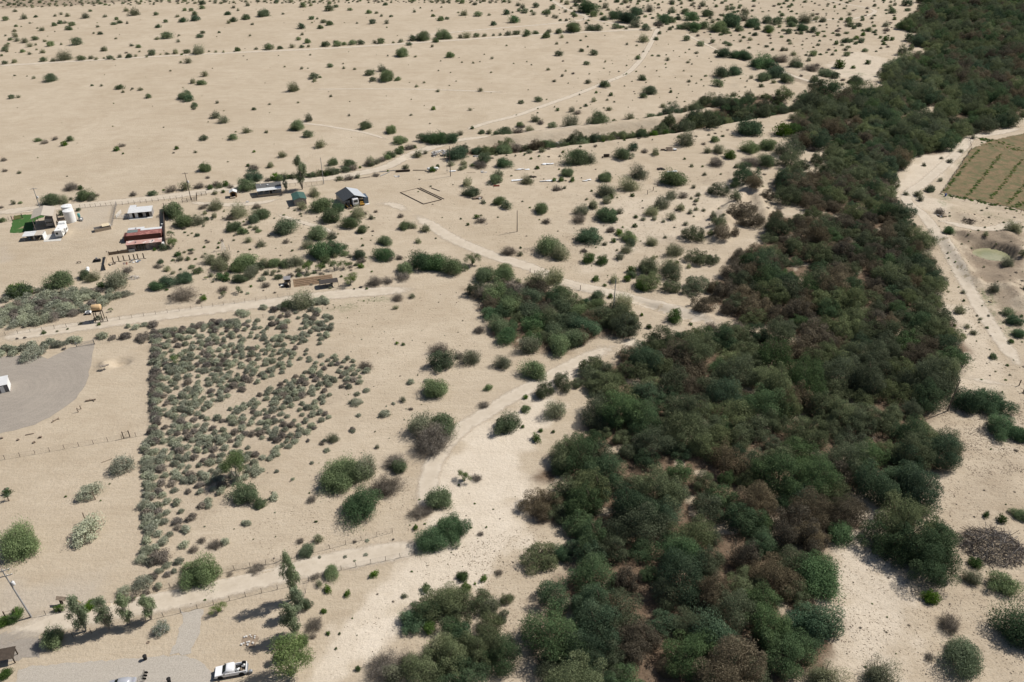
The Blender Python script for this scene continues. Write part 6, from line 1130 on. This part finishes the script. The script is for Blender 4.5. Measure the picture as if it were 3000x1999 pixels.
# x forward is to the left: front at x=0
extr([(0, .42), (.05, .75), (.12, 1.0), (1.35, 1.12), (1.42, 1.14), (3.35, 1.14), (3.35, .42)], 0, 1.95).build('body', CAR, t); extr([(1.30, 1.13), (2.05, 1.72), (2.35, 1.80), (3.15, 1.80), (3.34, 1.72), (3.34, 1.13)], .06, 1.89, .13, 1.13).build('cab', CAR, t, True)
B().hexa([(1.36, .20, 1.21), (1.36, 1.75, 1.21), (1.40, 1.75, 1.20), (1.40, .20, 1.20), (1.98, .30, 1.70), (1.98, 1.65, 1.70), (2.06, 1.65, 1.66), (2.06, .30, 1.66)]).build('windscreen', GLASS, t)
for x0, x1, x2, x3 in ((1.68, 2.45, 2.10, 2.45), (2.58, 3.1, 2.58, 3.05)):
    for y in (.105, 1.845): sgn = 1 if y < 1 else -1; B().hexa([(x0, y-.02*sgn, 1.20), (x1, y-.02*sgn, 1.20), (x1, y, 1.20), (x0, y, 1.20), (x2, y+.10*sgn, 1.64), (x3, y+.10*sgn, 1.64), (x3, y+.12*sgn, 1.64), (x2, y+.12*sgn, 1.64)]).build('side_window', GLASS, t)
for y0, y1 in ((0, .09), (1.86, 1.95)): B().box(3.36, 5.3, y0, y1, .42, 1.14).build('bed_side', CAR, t)
B().box(5.22, 5.3, .095, 1.855, .5, 1.14).build('tailgate', CAR, t); B().box(3.36, 5.21, .095, 1.855, .45, .62).build('bed_floor', BLACK, t); B().box(5.31, 5.5, .1, 1.85, .45, .65).build('rear_bumper', STEEL, t); B().box(-.14, -.005, .05, 1.9, .4, .68).build('front_bumper', STEEL, t)
for y in (.12, 1.5): B().box(-.03, .06, y, y+.33, .74, .95).build('headlight', GLASS, t)
for y in (-.18, 1.96): B().box(1.62, 1.78, y, y+.17, 1.12, 1.32).build('mirror', BLACK, t)
for x in (.95, 4.45): wheel(t, x, .0, side=1); wheel(t, x, 1.95)
for x in (.95, 4.45): B().lathe([(.46, .0), (.46, .012)], 18, (x, -.012, .42), 'y').build('wheel_arch', BLACK, t)
B().box(2.55, 2.66, -.012, -.002, .98, 1.02).build('door_handle', BLACK, t); B().box(2.50, 2.52, -.01, -.002, .5, 1.12).build('door_seam', STEEL, t)
rs_ = np.random.RandomState(8)
c_ = Vector(t.location); ca, sa = math.cos(t.rotation_euler.z), math.sin(t.rotation_euler.z)
def inbed(name, x, y, z, label, cat): q = empty(name, (c_.x+x*ca-y*sa, c_.y+x*sa+y*ca, z), t.rotation_euler.z); tag(q, label, cat); return q
q = inbed('scrap_bucket', 3.7, .6, .62, 'grey bucket in the pickup bed', 'bucket'); B().lathe([(.2, 0), (.26, .5)], 14).build('drum', STEEL, q)
q = inbed('scrap_pile', 4.4, .9, .62, 'brown scrap and timbers in the pickup bed', 'scrap')
for i in range(7): b_ = MB().box(-rs_.uniform(.1, .35), rs_.uniform(.1, .35), -.12, .12, 0, rs_.uniform(.15, .4)); o_ = b_.build('piece', [WOOD, STEEL, WOODL, WHITE][i % 4], q); o_.location = (rs_.uniform(-.5, .5), rs_.uniform(-.6, .6), rs_.uniform(0, .25)); o_.rotation_euler = (rs_.uniform(-.3, .3), rs_.uniform(-.3, .3), rs_.uniform(0, 3))
q = inbed('white_bag', 4.85, 1.45, .62, 'white bag in the rear corner of the pickup bed', 'bag'); B().lathe([(.1, 0), (.25, .1), (.27, .3), (.15, .5), (.03, .58)], 12).build('sack', WHITE, q, True)
q = inbed('spare_tyre', 4.9, 1.62, 1.06, 'black tyre leaning on the far rear corner of the pickup bed', 'tyre'); tb = B().lathe([(.2, -.1), (.36, -.08), (.36, .08), (.2, .1)], 16, (0, 0, .3), 'y').build('tread', BLACK, q)
t = at('wheel_dolly', (735, 1975), 'round metal drum on a bar behind the pickup', 'dolly', 12); B().lathe([(.34, 0), (.36, .05), (.36, .4), (.34, .45)], 16, (0, 0, .36), 'y').build('drum', STEEL, t); B().box(-.9, -.1, .15, .3, .3, .4).build('bar', WOODL, t)
# --- silver car half in frame, bins, stones
t = at('silver_car', (315, 2030), 'silver car cut off by the bottom edge of the picture', 'car', 8)
extr([(0, .35), (.05, .7), (.9, .85), (1.0, .86), (4.3, .9), (4.4, .7), (4.4, .35)], 0, 1.8).build('body', SILV, t); extr([(.95, .85), (1.75, 1.38), (2.2, 1.43), (3.3, 1.42), (4.05, .89)], .05, 1.75, .12, .85).build('cab', SILV, t, True)
B().hexa([(1.02, .22, .92), (1.02, 1.58, .92), (1.06, 1.58, .90), (1.06, .22, .90), (1.68, .32, 1.36), (1.68, 1.48, 1.36), (1.74, 1.48, 1.32), (1.74, .32, 1.32)]).build('windscreen', GLASS, t)
for x in (.85, 3.5): wheel(t, x, 0, .33, side=1); wheel(t, x, 1.8, .33)
t = at('bicycle_rack', (418, 1998), 'black bicycle carrier frame behind the silver car', 'carrier', 8)
for z in (.4, .75, 1.1): B().tube((0, .1, z), (.1, 1.5, z+.1), .03, n=5).build('bar', BLACK, t)
for y in (.2, .8, 1.4): B().tube((0, y, 0), (.25, y+.05, 1.25), .03, n=5).build('upright', BLACK, t); B().lathe([(.30, 0), (.33, .02), (.33, .05), (.30, .06)], 16, (.35, y, .5), 'y').build('wheel_ring', BLACK, t)
def bin_(A, lab): t = at('dark_bin', A, lab, 'bin', 15); B().lathe([(.26, 0), (.33, .9)], 14).build('drum', BLACK, t); B().lathe([(.36, .9), (.36, 1.0), (.1, 1.08)], 14).build('lid', BLACK, t)
bin_((427, 1932), 'dark round bin at the gravel driveway edge'); bin_((497, 1999), 'dark bin right of the silver car at the bottom edge')
rs_ = np.random.RandomState(4)
for i, (x, y) in enumerate([(716, 1868), (722, 1866), (733, 1862), (737, 1867), (747, 1865), (746, 1870), (708, 1889), (714, 1886), (724, 1883), (730, 1882), (726, 1890), (741, 1885)]):
    t = at('white_stone', (x, y), f'pale block in the stone cluster by the pickup, {ORD[i]} listed from upper left', 'stone', rs_.uniform(0, 90), 'pale blocks clustered on dark soil'); t['label'] = f"pale stone block {'in the upper row' if i < 6 else 'in the lower row'} of the stone cluster, {ORD[i % 6]} along"; s = rs_.uniform(.12, .2); B().hexa([(-s, -s, -.05), (s, -s, -.05), (s*.9, s, -.05), (-s, s*.9, -.05), (-s*.8, -s*.8, s*1.3), (s*.85, -s*.8, s*1.2), (s*.8, s*.8, s*1.35), (-s*.8, s*.7, s*1.25)]).build('block', STONE, t)
drape('bare_soil', [(700, 1890), (710, 1862), (750, 1858), (760, 1870), (748, 1895), (715, 1900)], plain('dark_soil', (.26, .20, .145), .95, 0, .3, 1.5), 'dark soil patch under the stone cluster', .03, .3)
t = at('sign_board', (181, 1770), 'weathered slanted board on two posts above the eucalyptus row', 'sign', 10); B().slab((-.6, -.2, 1.5), (1.1, -.5, 1.25), (1.1, .25, 1.5), (-.6, .5, 1.8), .06).build('board', WOOD, t); post(t, -.1, .1, 1.5, .12, WOODD); post(t, .25, 0, 1.4, .08, WOODD)
log('yellow_pole', (239, 1768), (212, 1752), .06, plain('yellow_pole_paint', (.55, .40, .14), .7), 'thin yellow pole lying by the fence above the eucalyptus', 'pole')
t = at('flowering_bush', (475, 1848), 'round bush covered in white flowers right of the eucalyptus row', 'bush'); me1 = shape('salt', 99)
fb = link('foliage', np_mesh('flowering', me1[0][0], me1[0][1], [LEAF['flow']], tint=(np.random.RandomState(2).rand(len(me1[0][2])//4)**2.2).repeat(4)), t); fb.scale = (3.2, 3.2, 4.2); fb2 = link('stems', np_mesh('flowering_stems', *me1[1], [BARK]), t); fb2.scale = (3.2, 3.2, 4.2)
t = at('leaning_shack', (30, 1935), 'dark timber lean-to under the roadside trees at lower left', 'shelter', 15); B().slab((-3.5, -1, 1.6), (1.2, -1, 1.5), (1.2, 1.2, 2.0), (-3.5, 1.2, 2.1), .08).build('roof', WOODD, t)
for x in (-3.2, 1.0):
    for y in (-.8, 1.0): post(t, x, y, 1.55, .08, WOODD)
t = at('valve_ring', (434, 1883), 'small round pipe cap ring on the sand', 'pipe'); B().lathe([(.25, 0), (.3, .02), (.3, .1), (.22, .1), (.2, .03)], 16).build('ring', WOOD, t)
# --- garden ruins
t, w = frame('vine_cage', (939, 848), (993, 838), 'dark mesh covered cage with sloping sides', 'cage', rz=17)
w = 5.8; B().slab((0, 0, 1.75), (w, 0, 1.75), (w, 1.7, 2.1), (0, 1.7, 2.1), .05).build('cover_panel', BURNT if False else plain('shade_cloth', (.06, .052, .047), .9), t); B().slab((0, 1.704, 2.1), (w, 1.704, 2.1), (w, 3.1, 1.75), (0, 3.1, 1.75), .05).build('cover_panel', MATS['shade_cloth'], t)
for x in (0, 1.9, 3.9, 5.7):
    for y in (.05, 3.0): post(t, x, y, 1.75, .05, WOODD)
t = at('garden_bed', (900, 842), 'long irrigated brown garden bed with pipe rows', 'bed', 17); B().box(-4, 8.5, 1.2, 6.8, -.05, .06).build('soil', plain('garden_soil', (.22, .15, .095), .95, 0, .35, 1.5), t)
for y in (2.1, 3.2, 4.4, 5.6): B().tube((-3.5, y, .1), (8, y, .1), .07, n=5).build('pipe', WOODD, t)
t = at('tool_shed', (838, 845), 'small dark tool shed with striped roof beside the garden bed', 'shed', 12); B().slab((-.6, 2.2, 1.9), (1.6, 2.2, 1.9), (1.6, 4.2, 2.2), (-.6, 4.2, 2.2), .06).build('roof', corrugated('striped_roof', (.30, .29, .29), 1.3, 0), t); B().box(-.4, 1.4, 3.9, 4.0, -.1, 2.0).build('back_wall', WOODD, t)
for x in (-.4, 1.4): post(t, x, 2.4, 1.85, .07, WOODD)
B().box(-.5, .6, .6, 2.0, -.05, 1.2).build('crate', BLACK, t); B().box(1.2, 1.5, .2, 2.1, -.05, 1.5).build('side_board', WOODD, t); B().box(-1.6, -.6, .9, 1.5, .5, .58).build('table', WHITE, t); post(t, -1.1, 1.2, .5, .06); post(t, 1.3, -.8, 1.6, .08, WOODL)
junk('old_tyre_heap', (1057, 843), 'black old tyre lying right of the vine cage', 'tyre', 3, .3, [BLACK], .25, .5, .6)
t = at('garden_windmill', (656, 733), 'small garden windmill with dark rotor on a white lattice tower', 'windmill')
for x, y in ((-.5, -.5), (.5, -.5), (.5, .5), (-.5, .5)): B().tube((x, y, 0), (x*.25, y*.25, 3.6), .06, .04, 5).build('leg', WHITE, t)
for z in (.9, 1.8, 2.7): k_ = .5-.1*z; B().box(-k_, k_, -k_-.03, -k_+.03, z-.03, z+.03).build('brace', WHITE, t)
rt = B().lathe([(.12, -.05), (.12, .05)], 10, (0, -.35, 3.8), 'y').build('hub', BLACK, t)
for i in range(8): a = i*math.pi/4; B().slab((.15*math.cos(a), -.35, 3.8+.15*math.sin(a)), (.75*math.cos(a-.12), -.40, 3.8+.75*math.sin(a-.12)), (.75*math.cos(a+.22), -.30, 3.8+.75*math.sin(a+.22)), (.15*math.cos(a+.5), -.33, 3.8+.15*math.sin(a+.5)), .02).build('blade', WOODD, rt)
B().slab((0, .1, 3.6), (0, .9, 3.5), (0, .9, 4.1), (0, .1, 3.95), .03).build('tail_vane', WOODD, t); B().tube((.4, 0, .9), (2.0, .1, 1.0), .04, n=5).build('side_rail', WOODL, t); post(t, 2.0, .1, 1.9, .06, STEEL)
junk('rock_heap', (724, 593), 'pale rock heap in front of the ranch house', 'rocks', 5, .5, [STONE, STEEL], .15, .4, .9)
# --- pipes, logs, rubble and sheets near the canal
log('steel_pipe', (1112, 505), (1160, 500), .16, STEEL, 'grey pipe left of the dark log pile', 'pipe'); log('steel_pipe', (1115, 517), (1142, 505), .16, STEEL, 'grey pipe slanting below the dark log pile', 'pipe'); log('steel_pipe', (1210, 500), (1250, 500), .16, WOODD, 'dark pipe between the log pile and the propane tank', 'pipe'); log('long_beam', (1085, 519), (1000, 530), .1, WOODD, 'long thin dark beam on the ranch road bank', 'beam')
t = at('log_pile', (1180, 503), 'dark brown stacked log pile near the canal road', 'logs', 8)
for i in range(9): B().tube((-3+.2*(i % 3), -.5+.35*(i % 4), .16+.3*(i//4)), (3+.15*(i % 2), -.45+.35*(i % 4), .18+.3*(i//4)), .17, .14, 7).build('log', WOODD, t)
junk('pipe_scrap', (1160, 517), 'pale pipe scraps below the log pile', 'scrap', 10, 1.7, [STEEL, STONE], .1, .5, .25)
for A, r, n, lab in (((1293, 449), 4.6, 95, 'large pale rubble heap left of the canal trees'), ((1268, 458), 1.8, 18, 'small rubble heap at the left of the large one'), ((1446, 443), 2.6, 45, 'rubble tipped between two green canal bushes'), ((1637, 420), 2.6, 50, 'white rubble tipped down the canal bank'), ((1400, 460), 1.8, 16, 'low rubble below the canal trees')): junk('rubble_heap', A, lab, 'rubble', n, r, [RUBBLE, STONE, STEEL, RUBBLE], .12, .5, .9, 'rubble heaps by the canal')
def sheets(A, n, L, label, rz=10):
    t = at('sheet_metal_scrap', A, label, 'sheets', rz, 'white sheet metal scraps'); rs_ = np.random.RandomState(int(A[0]))
    for i in range(n):
        x = -L/2+L*i/max(1, n-1)+rs_.uniform(-.2, .2); y = rs_.uniform(-.4, .4); l = rs_.uniform(.8, 1.6); q = [rs_.uniform(.04, .45) for _ in range(4)]
        B().slab((x-l, y-.45, q[0]), (x+l, y-.5, q[1]), (x+l*.9, y+.5, q[2]), (x-l, y+.5, q[3]), .03).build('sheet', CLOTHW, t)
sheets((1518, 530), 4, 2.2, 'white bent sheets behind the left grey bush'); sheets((1610, 531), 6, 5.0, 'long row of white bent sheets among small bushes'); sheets((1720, 530), 2, 1.6, 'white folded sheet alone on the sand'); sheets((1603, 482), 5, 3.6, 'white sheets beside the fallen gate frame'); sheets((1522, 498), 2, 1.4, 'pair of white sheets near the dark round bush'); sheets((1547, 498), 1, .5, 'single white crumpled sheet right of the pair'); sheets((1330, 532-30), 1, .8, 'flat pale sheet by the ladder frame'); sheets((1970, 504), 3, 2.0, 'pale sheets on sand above the large bush')
junk('pipe_scrap', (1415, 504), 'pale plank scrap right of the ladder frame', 'scrap', 4, 1.3, [STEEL, STONE], .2, .8, .2)
t = at('iron_ladder', (1367, 508), 'rusty ladder frame lying on the sand', 'ladder', 4); B().tube((0, 0, .35), (3.8, 0, .35), .05, n=5).build('rail', WOODD, t)
for i in range(6): B().tube((.1+i*.7, 0, .35), (.1+i*.7, -.1, 0), .035, n=5).build('rung', WOODD, t)
t = at('iron_crate', (1770, 463), 'dark slatted iron crate at the levee foot', 'crate', 8)
for x in np.linspace(0, 2.4, 6): B().tube((x, 0, 0), (x, 0, 1.3), .07, n=5).build('bar', WOODD, t)
B().box(-.1, 2.5, -.08, .08, 1.3, 1.42).build('top_rail', WOODD, t); B().box(-.1, 2.5, 1.0, 1.1, 0, 1.4).build('back_panel', WOODD, t); B().box(-1.0, -.5, -.1, .4, 0, .7).build('side_box', WOODD, t)
t = at('rusty_trough', (1455, 546), 'rusty red trough below the left green bush', 'trough', 4)
B().box(-1.2, 1.2, -.35, -.28, 0, .45).build('side', RAIL, t); B().box(-1.2, 1.2, .28, .35, 0, .45).build('side', RAIL, t); B().box(-1.2, 1.2, -.27, .27, .02, .08).build('bottom', MAROON, t)
for x in (-1.2, 1.13): B().box(x, x+.07, -.27, .27, .09, .45).build('end', RAIL, t)
t = at('wooden_trailer', (1400, 582), 'old flat trailer with a white box under the green bush', 'trailer', 15); B().box(-2, 2, -.8, .8, .4, .55).build('deck', WOOD, t); B().box(.2, .9, -1.2, -.85, .05, .6).build('white_box', WHITE, t)
for x in (-.6, .5): B().lathe([(.3, 0), (.3, .15)], 12, (x, -.85, .3), 'y').build('wheel', BLACK, t); B().lathe([(.3, 0), (.3, .15)], 12, (x, .7, .3), 'y').build('wheel', BLACK, t)
for A, lab in (((1560, 519), 'black burnt heap behind the white sheets'), ((1630, 558), 'black burnt heap on the sand below the sheets'), ((1937, 496), 'black burnt brush heap near the levee')): junk('burnt_heap', A, lab, 'heap', 18, 1.5, [BURNT, WOODD], .15, .5, .7)
junk('brown_scrap_heap', (2757, 634), 'brown scrap heap at the bend of the right dirt road', 'scrap', 14, 1.6, [WOOD, WOODD, STEEL], .15, .5, .9)
t, w = frame('collapsed_shack', (1953, 442), (1976, 442), 'collapsed brown shack at the foot of the levee', 'shack', rz=5); w = 2.6
B().slab((-.2, -.8, .1), (w, -.8, .1), (w, .6, 1.5), (-.2, .6, 1.5), .08).build('roof_panel', WOOD, t); B().slab((-.2, .61, 1.5), (w, .61, 1.5), (w, 1.8, .4), (-.2, 1.8, .4), .08).build('roof_panel', WOODD, t); B().prism([(0, 0), (.01, 0), (.3, .9)], -.5, .6).build('gable_board', WOODD, t); B().box(3.2, 4.6, -.2, 1.0, 0, .5).build('white_lid_box', BLUE, t); B().box(3.2, 4.6, -.2, 1.0, .51, .58).build('lid', CLOTHW, t); B().box(-2.6, -.8, .4, 1.0, .1, .7).build('side_bench', WOOD, t)
# --- water side
t = at('blue_barrel', (2769.5, 575), 'blue barrel at the corner of the brown field', 'barrel'); B().lathe([(.28, 0), (.33, .1), (.33, .5), (.30, .55), (.33, .6), (.33, .9), (.28, 1.0)], 16).build('drum', BLUEB, t, True); B().lathe([(.26, 1.0), (.26, 1.03)], 14).build('lid', BLUEB, t)
t = at('round_white_tub', (2902, 884), 'pale round tub in green weeds below the pond', 'tub'); B().lathe([(.5, 0), (.6, .35), (.5, .35), (.45, .1)], 16).build('bowl', CREAM, t)
# --- burnt dugout and brush pile
def brushpile(A, label, n, rad, h, mats, name='brush_pile', Lr=(1.2, 3.2), r=.045):
    t = at(name, A, label, 'brush pile'); rs_ = np.random.RandomState(int(A[0]+A[1])); bs = [MB() for _ in mats]
    for i in range(n):
        a = rs_.uniform(0, 6.28); q = rad*math.sqrt(rs_.rand()); zz = h*(1-(q/rad)**2)*rs_.uniform(.15, 1); c = np.array([q*math.cos(a), q*.8*math.sin(a), zz]); dv = unit(rs_.normal(size=3)*np.array([1, 1, .35])); l = rs_.uniform(*Lr)/2; p0 = c-dv*l; p1 = c+dv*l; p0[2] = max(.02, p0[2]); p1[2] = max(.02, p1[2]); rr = r*rs_.uniform(.4, 1.6)
        bs[rs_.randint(len(mats))].tube(p0, (p0+p1)/2+rs_.normal(size=3)*.12, rr, rr*.8, 4, False).tube((p0+p1)/2, p1, rr*.8, rr*.35, 4, False)
    for b, m_ in zip(bs, mats): b.build('branches', m_, t)['kind'] = 'stuff'
    return t
brushpile((2905, 1605), 'big grey brush pile of cut branches at the right edge', 700, 6.3, 3.6, [plain('brush_wood', (.15, .125, .105), .9, 0, .35, 6), plain('dark_branch', (.10, .082, .07), .9), plain('silver_branch', (.26, .235, .21), .8)], Lr=(1.5, 4.2))
brushpile((2995, 1615), 'small pile of pale sticks at the right edge', 40, 1.6, .5, [DEADWOOD], 'stick_pile'); brushpile((1545, 705+30), 'low scatter of dry sticks on the sand near the bare pole', 60, 3.0, .25, [DEADWOOD, WOODL], 'stick_pile', (.6, 1.6), .03); brushpile((1410, 655), 'dry twig scatter left of the bare pole', 50, 2.6, .25, [DEADWOOD], 'stick_pile', (.5, 1.4), .03); brushpile((2838, 650), 'dark burnt brush in the dugout mound', 90, 2.6, 1.0, [BURNT, WOODD], 'burnt_brush'); brushpile((392, 815), 'pale cut branches on the sand right of the yard bushes', 60, 1.8, .7, [STONE, DEADWOOD], 'stick_pile', (.6, 1.8), .05)
# --- green crop rows in the field
def row(pts, wd, label, dens=2.2, k='bacc'):
    L = smooth_line(W(pts), .7); rs_ = np.random.RandomState(int(pts[0][0])); its = []
    for p in L:
        for _ in range(int(2+wd)):
            if rs_.rand() < (.9 if math.sin(p[0]*.5+p[1]*.31) > -.75 else .3): its.append(dict(X=p[0]+rs_.uniform(-wd, wd)*.5, Y=p[1]+rs_.uniform(-wd, wd)*.5, w=rs_.uniform(.8, 1.6), k='b', px=0, py=0, tall=rs_.uniform(.18, .4), rz=rs_.uniform(0, 6), v=rs_.randint(5)))
    return mass('weed_row', its, label, True)
row([(2768, 560), (2800, 520), (2835, 475), (2872, 437)], 1.1, 'first green weed row in the brown field'); row([(2830, 575), (2865, 538), (2900, 493), (2933, 452)], 1.3, 'second green weed row in the brown field'); row([(2898, 585), (2935, 545), (2975, 492), (2995, 468)], 1.4, 'third green weed row in the brown field'); row([(2950, 600), (2985, 560), (3010, 530)], 1.2, 'fourth green weed row at the picture edge')
row([(2765, 570), (2830, 582), (2890, 596), (2920, 600)], 2.4, 'green weeds along the near edge of the field'); row([(2880, 417), (2920, 430), (2990, 440)], 4.5, 'green weed strip beyond the brown field'); row([(2875, 408), (2900, 412), (2960, 425)], 4.0, 'green weed band at the far corner of the field'); row([(2955, 612), (2985, 600), (3005, 590)], 3.0, 'green weeds at the lower right corner of the field')
# slab stones and sticks around the camera side flats are left to the ground itself
